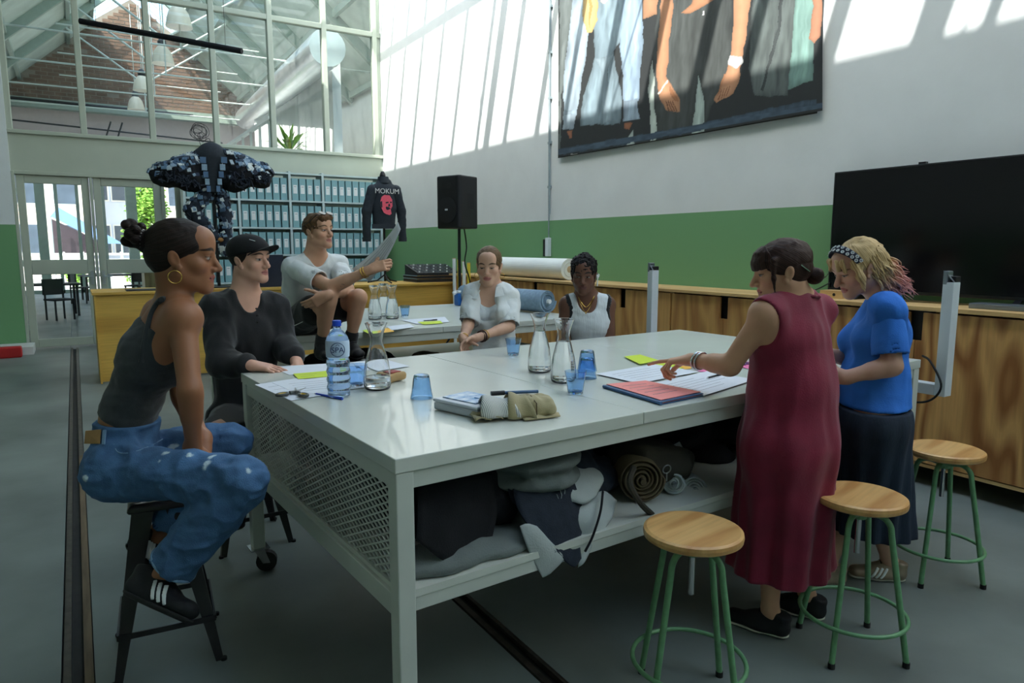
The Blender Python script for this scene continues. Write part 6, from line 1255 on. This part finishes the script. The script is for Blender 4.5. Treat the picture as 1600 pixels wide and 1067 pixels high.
q = SDF(); hd.ell(q, (0, -.012, .045), (.087, .118, .082), .01); hd.cut(q, (0, .08, .040), (0, .22, -.97), .006)
cp = sdf_obj('cap', q, .0035, mat('cap_black', rgb(24, 24, 25), .85, var=.15, bump=.2, bscale=200), P2)
bm_ = MB(); bm_.grid(lambda u, v: hd.T((u-.5)*.15*(1-.12*v*v), .078+.085*v*math.sqrt(max(.02, 1-(2*u-1)**4*.9))-.03*(2*u-1)**2, .052+.018*v-.10*(u-.5)**2*1.3), 17, 8); bm_.obj('brim', 'cap_black', cp, smooth=True, solid=.005)
MB().tube([hd.T(.055, .048, .098), hd.T(.05, .062, .094), hd.T(.042, .072, .09)], .0017, 6).obj('stitched_logo', 'label_white', cp)
MB().lathe([(0, .006), (.006, .004), (.008, 0)], hd.T(0, -.016, .125), 10).obj('top_button', 'cap_black', cp)
# ---------------------------------------------------------------- 3 man sitting on the back table
J = dict(pelvis=at(474, 500, 4.90), waist=at(472, 478, 4.88), chest=at(480, 440, 4.80), neck=at(492, 404, 4.76), shR=at(457, 418, 4.66), shL=at(527, 414, 4.90), elR=at(517, 449, 4.46), wrR=at(580, 421, 4.40), elL=at(543, 452, 4.70), wrL=at(510, 462, 4.36),
         hipR=at(462, 503, 4.84), hipL=at(492, 501, 5.0), knR=at(512, 470, 4.46), anR=at(503, 536, 4.62), knL=at(560, 465, 4.62), anL=at(548, 532, 4.72), heR=at(500, 551, 4.66), toR=at(512, 556, 4.46), heL=at(548, 547, 4.76), toL=at(560, 553, 4.56))
fwd = dirv(.6, .75, 0); B = Body(J, .98, False, fwd, .92); hd = Head(at(498, 361, 4.68), dirv(.86, .5, .06), 1.02)
P3 = person('man in white t-shirt and black shorts sitting on the back table with a paper', V3(J['pelvis'][0], J['pelvis'][1], 1.0))
f = SDF(); B.torso(f); B.neck(f, hd); hb = []
for a in 'LR': B.arm(f, a); B.leg(f, a); B.foot(f, a)
hand(f, J['wrR'], dirv(.93, -.05, .3), dirv(.1, -.9, -.2), dirv(-.1, -.2, .95), ((.5, .9, .6), (.6, 1.0, .6), (.7, 1.1, .6), (.8, 1.1, .6)), .35, 1.0, boxes=hb)
hand(f, J['wrL'], dirv(-.8, .12, -.45), dirv(-.2, -.5, -.8), dirv(-.6, .3, .7), (.35, .38, .4, .45), .2, 1.0, boxes=hb)
hd.build(f, male=True, nose=1.02); skin_body(P3, f, hd, lambda v: hd.colors(v, SK3, rgb(190, 122, 108), rgb(96, 70, 46), look=(-.002, 0), gap=.8), hb)
g = SDF(); Bg = Body(J, 1.0, False, fwd, .98); Bg.torso(g, .012); up = nrm(J['neck']-J['pelvis'])
g.disp(folds(.006, 10, (1.3, 1.3, .8), 3)); g.disp(crease(.010, 8, (1.3, 1.3, .8), 8)); g.ell(J['neck']+fwd*.06+UP*.03, (.062, .062, .085), None, .01, 's'); g.ell(J['neck']+UP*.05, (.07, .07, .06), None, .01, 's')
for a in 'RL': e = J['sh'+a]+(J['el'+a]-J['sh'+a])*.60; g.cut(e+nrm(J['el'+a]-J['sh'+a])*.05, nrm(J['el'+a]-J['sh'+a]), .004) if False else None
g.cut(J['pelvis']-up*.02, -up); sdf_multi('t_shirt', [g]+[sleeve(Bg, a, .72, .065, .076) for a in 'RL'], .007, 'cloth_white', P3)
j = SDF(); j.rc(J['hipL'], J['hipR'], .112, None, .05); j.rc(J['pelvis'], J['pelvis']+up*.03, .125, .12, .05)
for a in 'RL': Bg.leg(j, a, .026, .62, inf2=.036)
j.disp(folds(.006, 11)); j.disp(crease(.008, 10)); so = sdf_obj('shorts', j, .008, 'cloth_black', P3)
MB().tube(smoothpath([at(452, 512, 4.66), at(466, 506, 4.60), at(484, 497, 4.55)], 5), .0025, 5).obj('white_piping', 'label_white', so)
for a in 'RL':
    shoe(P3, J['an'+a], J['he'+a], J['to'+a], 1.05, 'sole_dark', 'shoe_black', nm='boot'); s_ = SDF(); s_.rc(J['an'+a]+nrm(J['kn'+a]-J['an'+a])*.045, J['an'+a], .046, .046, .01); sdf_obj('sock', s_, .007, 'cloth_black', P3)
q = SDF(); hd.ell(q, (0, -.02, .036), (.081, .102, .084), .01); hd.cut(q, (0, .078, .036), (0, .78, -.62), .006); hd.cut(q, (0, 0, -.09), (0, .2, -1)); hd.rc(q, (-.04, .07, .085), (.045, .075, .082), .02, .022, .03); hd.rc(q, (.075, .01, .02), (.074, .012, -.015), .008, .006, .01); hd.rc(q, (-.075, .01, .02), (-.074, .012, -.015), .008, .006, .01); q.disp(folds(.006, 34)); hair_obj(P3, q, hd, 'hair_brown', .004, axis=((0, .08, .05), (0, -.3, 1)))
gl = thing('sunglasses', 'dark sunglasses pushed up on the hair of the man in the white t-shirt', 'sunglasses', hd.T(0, .07, .105))
gm_ = MB()
for s_ in (1, -1): gm_.tube([hd.T(s_*.066, .062, .098), hd.T(s_*.083, .0, .055), hd.T(s_*.086, -.06, .03)], .0028, 6)
gm_.obj('frame', 'black_metal', gl)
for s_ in (1, -1): MB().prism([hd.T(s_*.034+.026*math.cos(a), .076+.019*math.sin(a), .108-.012*math.sin(a)) for a in np.linspace(0, 6.28, 14)[:-1]], hd.R@V3(0, .5, .85), .004).obj('lens', 'tv_screen', gl)
for i, tt in enumerate((.80, .86)): ring(P3, 'bracelet', mix3(J['elR'], J['wrR'], tt), J['wrR']-J['elR'], .034, .004, 'gold')
tw = MB(); e0 = mix3(J['shR'], J['elR'], .93)
for k in range(9): a = k*.7; p = mix3(J['elR'], J['wrR'], .06+.03*k)-FW*.0405+UP*(.012*math.sin(k*2.1)); tw.tube([p, p+RT*.012+UP*.01*math.cos(k), p+RT*.02-UP*.006], .0016, 5)
tw.obj('tattoo', mat('tattoo_ink', rgb(70, 66, 70), .6), P3)
# sheet he holds
pp = [at(552, 420, 4.46), at(600, 378, 4.40), at(622, 347, 4.36), at(625, 356, 4.34), at(606, 400, 4.36), at(590, 424, 4.38), at(560, 440, 4.44)]
def sheet(u, v):
    a = mix3(mix3(at(550, 420, 4.50), at(597, 386, 4.42), u), mix3(at(597, 386, 4.42), at(622, 347, 4.34), u), u); b = mix3(mix3(at(578, 440, 4.50), at(606, 408, 4.40), u), mix3(at(606, 408, 4.40), at(626, 358, 4.32), u), u)
    return mix3(a, b, v)
pa = thing('held_paper', 'curled white paper held up by the man on the back table', 'paper', at(590, 410, 4.4)); MB().grid(sheet, 14, 5).obj('sheet', 'cloth_white' if False else mat('paper_white', rgb(228, 231, 234), .8, var=.02), pa, smooth=True, solid=.0012)
def ln(u0, v0, u1, v1): return MB().tube([sheet(u0, v0)-FW*.002, sheet((u0+u1)/2, (v0+v1)/2)-FW*.002, sheet(u1, v1)-FW*.002], .0008, 4)
for k in range(5): ln(.15, .2+.15*k, .75, .2+.15*k).obj('pencil_line', 'print_grey', pa)
# ---------------------------------------------------------------- 4 woman in white shirt
J = dict(pelvis=at(776, 566, 4.50), waist=at(772, 528, 4.52), chest=at(770, 488, 4.52), neck=at(767, 450, 4.50), shR=at(741, 462, 4.50), shL=at(795, 463, 4.52), elR=at(732, 506, 4.40), wrR=at(723, 531, 4.24), elL=at(796, 510, 4.40), wrL=at(748, 527, 4.20),
         hipR=at(762, 568, 4.48), hipL=at(792, 570, 4.52), knR=at(726, 566, 4.28), anR=at(728, 660, 4.32), knL=at(748, 574, 4.22), anL=at(750, 665, 4.3), heR=at(730, 668, 4.36), toR=at(722, 676, 4.2), heL=at(752, 672, 4.33), toL=at(745, 680, 4.18))
fwd = dirv(-.2, .95, 0); B = Body(J, .96, True, fwd, .95); hd = Head(at(764, 415, 4.46), dirv(-.12, .97, -.16), 1.0)
P4 = person('woman with hair tied back in an open white shirt, hands clasped, between the tables', V3(J['pelvis'][0], J['pelvis'][1], .645))
f = SDF(); B.torso(f); B.neck(f, hd); hb = []
for a in 'LR': B.arm(f, a); B.leg(f, a)
hand(f, J['wrL'], dirv(-.9, .25, -.35), dirv(-.2, -.3, -.8), dirv(-.1, .6, .6), (.5, .55, .6, .6), .3, .95, boxes=hb); hand(f, J['wrR'], dirv(.3, .5, -.75), dirv(.8, -.2, -.2), dirv(.1, .5, .6), (.6, .7, .7, .7), .3, .95, boxes=hb)
hd.build(f, nose=.98); skin_body(P4, f, hd, lambda v: hd.colors(v, SK4, rgb(186, 116, 108), rgb(86, 64, 46), look=(.001, -.003), gap=.55), hb)
g = SDF(); B.torso(g, .005); up = nrm(J['neck']-J['pelvis']); g.ell(J['neck']+fwd*.07-UP*.02, (.07, .08, .10), None, .01, 's')
for a in 'LR': g.ell(J['sh'+a], .075, None, .01, 's')
g.cut(J['neck']-UP*.03, UP); g.cut(J['pelvis']+up*.02, -up); sdf_obj('white_vest', g, .007, 'cloth_rib', P4)
g = SDF(); Bg = Body(J, .98, True, fwd, 1.05); Bg.torso(g, .015)
g.disp(folds(.008, 9, (1.4, 1.4, .7), 9)); g.disp(crease(.012, 8, (1.4, 1.4, .7), 2)); side = nrm(np.cross(up, fwd))
g.rc(J['neck']+fwd*.10+up*.03, J['chest']+fwd*.155, .068, .062, .012, 's'); g.rc(J['chest']+fwd*.17, J['pelvis']+fwd*.20-up*.1, .058, .10, .012, 's'); g.ell(J['neck']+UP*.05, (.07, .07, .07), None, .01, 's'); g.cut(J['pelvis']-up*.075, -up)
so = sdf_multi('open_shirt', [g]+[sleeve(Bg, a, .98, .068, .074, .009) for a in 'RL'], .0065, 'cloth_white', P4)
for q_ in (1, -1):
    cc = MB(); cc.prism([J['neck']+side*q_*.055+UP*.045-fwd*.02, J['neck']+side*q_*.085+UP*.0+fwd*.06, J['neck']+side*q_*.115-UP*.05+fwd*.115, J['neck']+side*q_*.055-UP*.055+fwd*.125, J['neck']+side*q_*.052+UP*.0+fwd*.065], fwd, .006); cc.obj('collar', 'cloth_white', so, bevel=.002)
j = SDF(); Body(J, 1.0, True, fwd).torso(j, .010, bust=False)
for a in 'RL': Body(J, 1.0, True, fwd).leg(j, a, .014, 1.95, inf2=.022)
j.disp(folds(.006, 12)); j.cut(J['pelvis']+up*.06, up); sdf_obj('jeans', j, .009, 'jeans_light', P4)
for a in 'RL': shoe(P4, J['an'+a], J['he'+a], J['to'+a], 1, 'sole_cream', 'cloth_white')
q = SDF(); hd.ell(q, (0, -.018, .038), (.082, .104, .086), .01); hd.cut(q, (0, .092, .040), (0, .70, -.71), .006); q.disp(folds(.002, 50)); hd.ell(q, (0, -.125, .0), (.03, .03, .035), .02); hair_obj(P4, [q, back_hair(hd, -.09, .078, .01)], hd, 'hair_lightbrown', .0035)
for s_ in (1, -1): ring(P4, 'hoop_earring', hd.T(s_*.082, -.004, -.066), hd.R@V3(.5, .86, 0), .018, .002, 'gold')
for tt, m_, r_ in ((.80, 'gold', .003), (.87, 'leather_dark', .006), (.93, 'leather_dark', .005)):
    if m_ not in MATS: mat('leather_dark', rgb(66, 44, 30), .6)
    ring(P4, 'bracelet', mix3(J['elL'], J['wrL'], tt), J['wrL']-J['elL'], .032, r_, m_)
ring(P4, 'bracelet', mix3(J['elR'], J['wrR'], .86), J['wrR']-J['elR'], .031, .003, 'gold')
# ---------------------------------------------------------------- 5 person in white tank top
J = dict(pelvis=at(922, 590, 4.85), waist=at(920, 545, 4.86), chest=at(918, 502, 4.84), neck=at(917, 465, 4.82), shR=at(888, 477, 4.82), shL=at(947, 477, 4.84), elR=at(880, 532, 4.82), wrR=at(892, 565, 4.66), elL=at(951, 534, 4.82), wrL=at(934, 566, 4.66),
         hipR=at(905, 592, 4.82), hipL=at(938, 592, 4.84), knR=at(893, 600, 4.5), anR=at(896, 690, 4.6), knL=at(925, 602, 4.5), anL=at(925, 690, 4.6), heR=at(896, 698, 4.64), toR=at(892, 704, 4.48), heL=at(925, 698, 4.64), toL=at(924, 704, 4.48))
fwd = dirv(-.15, .97, 0); B = Body(J, 1.02, False, fwd, .9); hd = Head(at(912, 429, 4.74), dirv(-.16, .95, -.14), 1.06)
P5 = person('person with short black hair and earbuds in a white tank top, by the cabinets', V3(J['pelvis'][0], J['pelvis'][1], .645))
f = SDF(); B.torso(f); B.neck(f, hd); hb = []
for a in 'LR': B.arm(f, a, .004); B.leg(f, a)
hand(f, J['wrL'], dirv(-.4, .6, -.4), dirv(-.3, 0, -.9), dirv(-.4, .4, .3), (.3,)*4, .3, 1., boxes=hb); hand(f, J['wrR'], dirv(.4, .6, -.4), dirv(.3, 0, -.9), dirv(.4, .4, .3), (.3,)*4, .3, 1., boxes=hb)
hd.build(f, nose=1.0, lips=1.3); skin_body(P5, f, hd, lambda v: hd.colors(v, SK5, rgb(92, 52, 48), rgb(18, 14, 12), look=(.002, -.002), gap=.5), hb)
g = SDF(); Body(J, 1.02, False, fwd, .92).torso(g, .008); up = UP; g.disp(folds(.004, 14, (1, 1, 2)))
g.ell(J['neck']+fwd*.05-UP*.005, (.064, .09, .105), None, .012, 's'); ah = {a: J['sh'+a]+(J['sh'+a]-J['neck'])*.28-UP*.02 for a in 'LR'}
for a in 'LR': g.ell(ah[a], (.085, .085, .11), None, .006, 's')
g.cut(J['pelvis']-UP*.05, -UP); to_ = sdf_obj('tank_top', g, .006, 'cloth_rib', P5)
for a in 'LR':
    k_ = SDF(); Body(J, 1.02, False, fwd, .92).torso(k_, .010); k_.ell(J['neck']+fwd*.05-UP*.005, (.064, .09, .105), None, .012, 's'); k_.ell(ah[a], (.084, .084, .109), None, .003, 's'); k_.ell(ah[a], (.099, .099, .124), None, .003, 'n'); sdf_obj('black_trim', k_, .005, 'cloth_black', to_)
j = SDF(); B.torso(j, .012)
for a in 'RL': B.leg(j, a, .016, 1.9)
j.cut(J['pelvis']+UP*.03, UP); sdf_obj('trousers', j, .01, 'cloth_black', P5)
for a in 'RL': shoe(P5, J['an'+a], J['he'+a], J['to'+a], 1, 'sole_cream', 'shoe_black')
q = SDF(); hd.ell(q, (0, -.014, .046), (.085, .102, .090), .01); hd.cut(q, (0, .090, .036), (0, .74, -.67), .004); hd.cut(q, (0, 0, -.07), (0, 0, -1)); q.disp(lambda P: .008*vnoise(P*55)+.005*vnoise(P*110)); hair_obj(P5, q, hd, 'hair_afro', .003, freq=60)
for k, (dz, m_) in enumerate(((.0, .0028), (.035, .0022))):
    a0, a1 = J['neck']+RT*-.062+UP*.03+fwd*.03, J['neck']+RT*.062+UP*.03+fwd*.03; mid = J['neck']-UP*(.055+dz)+fwd*.118
    MB().tube(smoothpath([a0, mix3(a0, mid, .55)+fwd*.035-RT*.008, mid, mix3(a1, mid, .55)+fwd*.035+RT*.008, a1], 6), m_, 6).obj('necklace', 'gold', P5, smooth=True)
MB().lathe([(0, -.007), (.006, 0), (0, .007)], J['neck']-UP*.097+fwd*.118, 8).obj('pendant', 'gold', P5)
eb = MB().cyl(hd.T(-.084, .002, -.012), hd.T(-.094, .004, -.012), .011, n=12); eb.cyl(hd.T(-.09, .008, -.012), hd.T(-.088, .022, -.07), .0042, n=8); eb.obj('earbud', 'label_white', P5)
ring(P5, 'earring', hd.T(-.09, -.004, -.006), hd.R@V3(.3, .9, 0), .011, .003, 'silver')
# ---------------------------------------------------------------- 6 woman in maroon dress
fL, fR = onz(1186, 985, 0), onz(1243, 958, 0); hl = dirv(-.80, -.55, 0); hl[2] = 0; hl = nrm(hl)
J = dict(pelvis=at(1232, 690, 2.82), waist=at(1236, 605, 2.80), chest=at(1238, 530, 2.78), neck=at(1246, 466, 2.77), shL=at(1197, 492, 2.64), shR=at(1277, 488, 2.88), elL=at(1141, 571, 2.74), wrL=at(1080, 562, 2.92), elR=at(1262, 580, 3.0), wrR=at(1215, 600, 3.08),
         hipL=at(1212, 700, 2.75), hipR=at(1252, 695, 2.9), knL=at(1206, 830, 2.85), knR=at(1245, 820, 2.98), anL=onz(1203, 966, 0)+V3(0, 0, .095), anR=onz(1252, 946, 0)+V3(0, 0, .095))
for a, p in (('L', fL), ('R', fR)): J['he'+a] = p-hl*.085+V3(0, 0, .038); J['to'+a] = p+hl*.105+V3(0, 0, .038); J['an'+a] = J['he'+a]+hl*.045+UP*.07
fwd = dirv(-.72, -.62, 0); B = Body(J, 1.0, True, fwd, 1.0); hd = Head(at(1219, 422, 2.72), dirv(-.90, -.10, -.20), 1.03)
P6 = person('woman in a long sleeveless maroon dress pointing at papers on the front table', V3(fL[0]*.5+fR[0]*.5, fL[1]*.5+fR[1]*.5, 0))
f = SDF(); B.torso(f); B.neck(f, hd); hb = []
for a in 'LR': B.arm(f, a, .004); B.leg(f, a); B.foot(f, a)
hand(f, J['wrL'], dirv(-.94, -.28, -.12), dirv(-.1, .1, -1), dirv(-.3, -.9, -.1), ((.02, .12, .1), (.75, 1.1, .7), (.95, 1.2, .8), (1.05, 1.2, .8)), .5, 1.0, boxes=hb)
hand(f, J['wrR'], dirv(-.9, -.3, -.3), dirv(0, 0, -1), dirv(-.2, .9, 0), (.3,)*4, .3, .95, boxes=hb)
hd.build(f, nose=1.03); skin_body(P6, f, hd, lambda v: hd.colors(v, SK6, rgb(186, 108, 100), rgb(70, 48, 38), gap=.6, look=(0, -.002)), hb, h=.007)
g = SDF(); Bg = Body(J, 1.0, True, fwd, 1.05); Bg.torso(g, .010); up = UP
hem = onz(1222, 905, .20); hc = (fL+fR)/2; hc = V3(hc[0], hc[1], .23); hc = hc+RT*.0
g.rc(J['chest']-UP*.03, J['waist'], .155, .180, .06, n=fwd, ratio=.86); g.rc(J['waist'], J['pelvis'], .180, .203, .06, n=fwd, ratio=.9); g.rc(J['pelvis'], hc, .203, .236, .06, n=fwd, ratio=.85); g.rc(hc, hc-UP*.25, .238, .24, .03, n=fwd, ratio=.85)
ax_ = (J['pelvis']+hc)/2
def pleat(P):
    q = P-ax_.astype(np.float32); a = np.arctan2(q@RT.astype(np.float32), q@FW.astype(np.float32)); dn = np.clip((1.15-P[..., 2])/.7, 0, 1)
    return dn*(.013*np.sin(a*7+P[..., 2]*1.5)+.008*np.sin(a*13+2+P[..., 2]*2))
g.disp(pleat); g.disp(folds(.006, 8, (1.5, 1.5, .5), 4)); g.disp(crease(.010, 6, (1.5, 1.5, .45), 4)); g.cut(V3(0, 0, .225), nrm(-UP+RT*.03)); 
g.ell(J['shL']+(J['shL']-J['neck'])*.34-UP*.03, (.090, .090, .115), None, .008, 's'); g.ell(J['shR']+(J['shR']-J['neck'])*.34-UP*.03, (.090, .090, .115), None, .008, 's'); g.ell(J['neck']+UP*.055, (.064, .064, .05), None, .01, 's'); g.rc(hc-UP*.28, hc+UP*.15, .205, .19, .01, 's', n=fwd, ratio=.85)
do = sdf_obj('dress', g, .0075, 'maroon', P6)
bk = J['neck']-fwd*.05; MB().tube(smoothpath([J['neck']+nrm(J['shL']-J['neck'])*.068+UP*.018-fwd*.01, bk+nrm(J['shL']-J['neck'])*.03+UP*.018-fwd*.02, bk-fwd*.022+UP*.012, bk+nrm(J['shR']-J['neck'])*.03+UP*.018-fwd*.02, J['neck']+nrm(J['shR']-J['neck'])*.068+UP*.018-fwd*.01], 5), .006, 6).obj('neck_binding', 'maroon', do, smooth=True)
for a in 'LR': shoe(P6, J['an'+a], J['he'+a], J['to'+a], 1.0, 'sole_cream', 'shoe_black')
nl = MB(); sd = nrm(np.cross(hl, UP))
for a, sg in (('L', 1), ('R', 1)):
    c = mix3(J['he'+a], J['to'+a], .42)
    for q_ in (1, -1): nl.tube([c+sd*q_*.038-UP*.012-hl*.02, c+sd*q_*.036+UP*.02-hl*.012, c+sd*q_*.038-UP*.01+hl*.012, c+sd*q_*.035+UP*.02+hl*.02], .0035, 5)
nl.obj('shoe_letter', 'label_white', P6)
for tt, m_, r_ in ((.83, 'silver', .005), (.74, 'silver', .0045)): ring(P6, 'bracelet', mix3(J['elL'], J['wrL'], tt), J['wrL']-J['elL']+UP*.04, .036, r_, m_)
q = SDF(); hd.ell(q, (0, -.02, .032), (.082, .104, .086), .01); hd.cut(q, (0, .094, .050), (0, .70, -.71), .006)
for s_ in (1, -1): hd.rc(q, (s_*.074, .035, .045), (s_*.076, .046, -.02), .014, .006, .015); hd.rc(q, (s_*.076, .046, -.02), (s_*.070, .05, -.075), .006, .002, .01)
q.disp(folds(.003, 40)); hd.ell(q, (0, -.118, -.048), (.040, .034, .032), .02); hd.ell(q, (-.02, -.128, -.04), (.022, .018, .02), .006); hd.ell(q, (.02, -.125, -.055), (.022, .02, .02), .006)
hair_obj(P6, [q, back_hair(hd, -.075, .079, -.008)], hd, 'hair_chestnut', .0035, axis=((0, -.1, -.04), (0, .8, .75)))
q = SDF(); hd.ell(q, (0, -.010, .032), (.083, .113, .088), .01); hd.cut(q, (0, .09, .017), (0, -.1, -1), .004); hd.cut(q, (0, .035, .05), (0, -1, .2), .004); q.disp(folds(.003, 45)); hair_obj(P6, q, hd, 'hair_chestnut', .003, axis=((0, .0, .11), (0, .1, 1)), name='fringe')
MB().beam(hd.T(-.078, -.055, .01), hd.T(-.066, -.085, -.022), .007, .004).obj('hair_clip', 'silver', P6)
strands(P6, hd, [([(-.05, -.11, -.06), (-.055, -.14, -.055), (-.03, -.165, -.035)], .0012), ([(0, -.13, -.05), (.01, -.16, -.06), (.0, -.18, -.04)], .001)], 'hair_chestnut', name='loose_hair')
# ---------------------------------------------------------------- 7 woman in blue t-shirt
fL, fR = onz(1376, 905, 0), onz(1282, 912, 0); hl = dirv(-.95, -.2, 0); hl[2] = 0; hl = nrm(hl)
J = dict(pelvis=at(1364, 655, 3.20), waist=at(1366, 595, 3.20), chest=at(1374, 530, 3.20), neck=at(1381, 466, 3.20), shL=at(1385, 485, 3.03), shR=at(1380, 478, 3.36), elL=at(1394, 572, 3.00), wrL=at(1318, 590, 3.04), elR=at(1345, 568, 3.40), wrR=at(1300, 556, 3.26),
         hipL=at(1364, 665, 3.12), hipR=at(1362, 662, 3.29), knL=at(1362, 775, 3.25), knR=at(1335, 775, 3.40), anL=fL+hl*-.03+V3(0, 0, .09), anR=fR+hl*-.03+V3(0, 0, .09))
for a, p in (('L', fL), ('R', fR)): J['he'+a] = p-hl*.075+V3(0, 0, .036); J['to'+a] = p+hl*.11+V3(0, 0, .036); J['an'+a] = J['he'+a]+hl*.045+UP*.07
fwd = dirv(-.97, -.1, 0); B = Body(J, 1.02, True, fwd, 1.08); hd = Head(at(1338, 418, 3.16), dirv(-.90, .12, -.42), 1.04)
P7 = person('woman with wavy blond hair, patterned headband and blue t-shirt, in front of the screen', V3(fL[0], fL[1], 0))
f = SDF(); B.torso(f); B.neck(f, hd); hb = []
for a in 'LR': B.arm(f, a, .004); B.leg(f, a); B.foot(f, a)
hand(f, J['wrL'], dirv(-.95, -.2, .1), dirv(.1, -.8, .2), dirv(-.3, 0, .9), (.4, .5, .5, .5), .3, .95, boxes=hb); hand(f, J['wrR'], dirv(-.9, .1, -.2), dirv(0, .8, 0), dirv(0, 0, 1), (.4, .5, .6, .6), .3, .95, boxes=hb)
hd.build(f, nose=1.06); skin_body(P7, f, hd, lambda v: hd.colors(v, SK7, rgb(176, 104, 98), rgb(120, 90, 66), gap=.5, look=(0, -.003)), hb, h=.007)
g = SDF(); Bg = Body(J, 1.03, True, fwd, 1.1); Bg.torso(g, .012)
g.rc(J['waist'], J['pelvis'], .155, .165, .06, n=fwd, ratio=.9); g.disp(folds(.006, 9, (1.5, 1.5, .8), 12)); g.disp(crease(.010, 7, (1.3, 1.3, 1), 6)); g.ell(J['neck']+fwd*.03+UP*.045, (.068, .068, .06), None, .01, 's'); g.cut(at(1364, 632, 3.2), nrm(-UP))
sl_ = nrm(J['elL']-J['shL']); sdf_multi('t_shirt', [g]+[sleeve(Bg, a, .80, .062, .074, .004) for a in 'LR'], .007, 'blue_tee', P7)
g = SDF(); hc = (fL+fR)/2*.5+fL*.5; hc = V3(hc[0], hc[1], .27); B.torso(g, .016, bust=False); B.leg(g, 'L', .03, 1.0); B.leg(g, 'R', .03, 1.0); g.rc(J['waist'], J['pelvis'], .14, .165, .05, n=fwd, ratio=.88); g.rc(J['pelvis'], hc, .165, .205, .05, n=fwd, ratio=.9); g.rc(hc, hc-UP*.2, .205, .205, .03, n=fwd, ratio=.9)
ax2 = (J['pelvis']+hc)/2
def pleat2(P):
    q = P-ax2.astype(np.float32); a = np.arctan2(q@RT.astype(np.float32), q@FW.astype(np.float32)); dn = np.clip((.95-P[..., 2])/.5, 0, 1)
    return dn*.010*np.sin(a*14+.6*P[..., 2])
g.disp(pleat2); g.cut(J['pelvis']+UP*.06, UP); g.cut(V3(0, 0, .27), -UP); sdf_obj('skirt', g, .0075, 'navy_skirt', P7)
for a in 'LR': shoe(P7, J['an'+a], J['he'+a], J['to'+a], .98, 'sole_cream', 'shoe_gold', stripes=True)
q = SDF(); hd.ell(q, (0, -.02, .034), (.084, .106, .088), .01); hd.cut(q, (0, .092, .058), (0, .68, -.73), .006); hd.ell(q, (0, -.085, -.02), (.082, .055, .09), .03)
for s_ in (1, -1): hd.rc(q, (s_*.07, .05, .05), (s_*.078, .04, -.02), .014, .012, .02); hd.rc(q, (s_*.078, .04, -.02), (s_*.075, .045, -.09), .012, .006, .02); hd.rc(q, (s_*.02, .088, .07), (s_*.032, .098, .032), .010, .006, .012); hd.rc(q, (s_*.045, .078, .065), (s_*.055, .084, .022), .010, .006, .012)
q.disp(folds(.007, 26)); hair_obj(P7, q, hd, 'hair_blond', .0035, axis=((0, -.02, .09), (0, .2, 1)))
rs = random.Random(5); pth = []
for k in range(150):
    a = rs.uniform(-1.9, 1.9); x0 = .080*math.sin(a); y0 = -.03-.085*math.cos(a)+.0; z0 = rs.uniform(-.03, .07)
    ph = rs.uniform(0, 6); am = rs.uniform(.006, .014); L_ = rs.uniform(.13, .21); p = []
    for i in range(7):
        u = i/6; p.append((x0*(1+.12*u)+am*math.sin(ph+u*9)*(u+.2), y0-.025*u-(.05*u*u)+am*math.cos(ph+u*8)*(u+.2), z0-L_*u))
    pth.append((p, rs.uniform(.003, .0065)))
strands(P7, hd, pth, 'hair_blond', name='wavy_locks')
# headband: band around the skull with paisley spots
bd = MB(); nb = 24
def band(u, v): a = (u-.5)*3.3; y = .055+.032*(v-.5)*1.0; return (.0875*math.sin(a), y-.004*math.cos(a)*0-.045*(1-math.cos(a))*.55, .034+.088*math.cos(a)*math.sqrt(max(.05, 1-((y+.02)/.12)**2))+.012)
bd.grid(lambda u, v: hd.T(*band(u, v)), nb, 5); bo_ = bd.obj('headband', mat('band_navy', rgb(26, 30, 48), .8), P7, smooth=True, solid=.004)
sp = MB()
for k in range(22):
    u, v = (k+.5)/22, .25+.5*(k % 2); c = V3(*band(u, v)); n_ = nrm(c-V3(0, c[1]-.03, .03)); C_ = hd.T(*(c+n_*.004)); N_ = hd.R@n_; sp.torus(C_, .006, .0018, N_, n=12, m=5); sp.lathe([(0, -.002), (.0025, 0), (0, .002)], C_, 6)
sp.obj('paisley_dots', 'label_white', bo_)
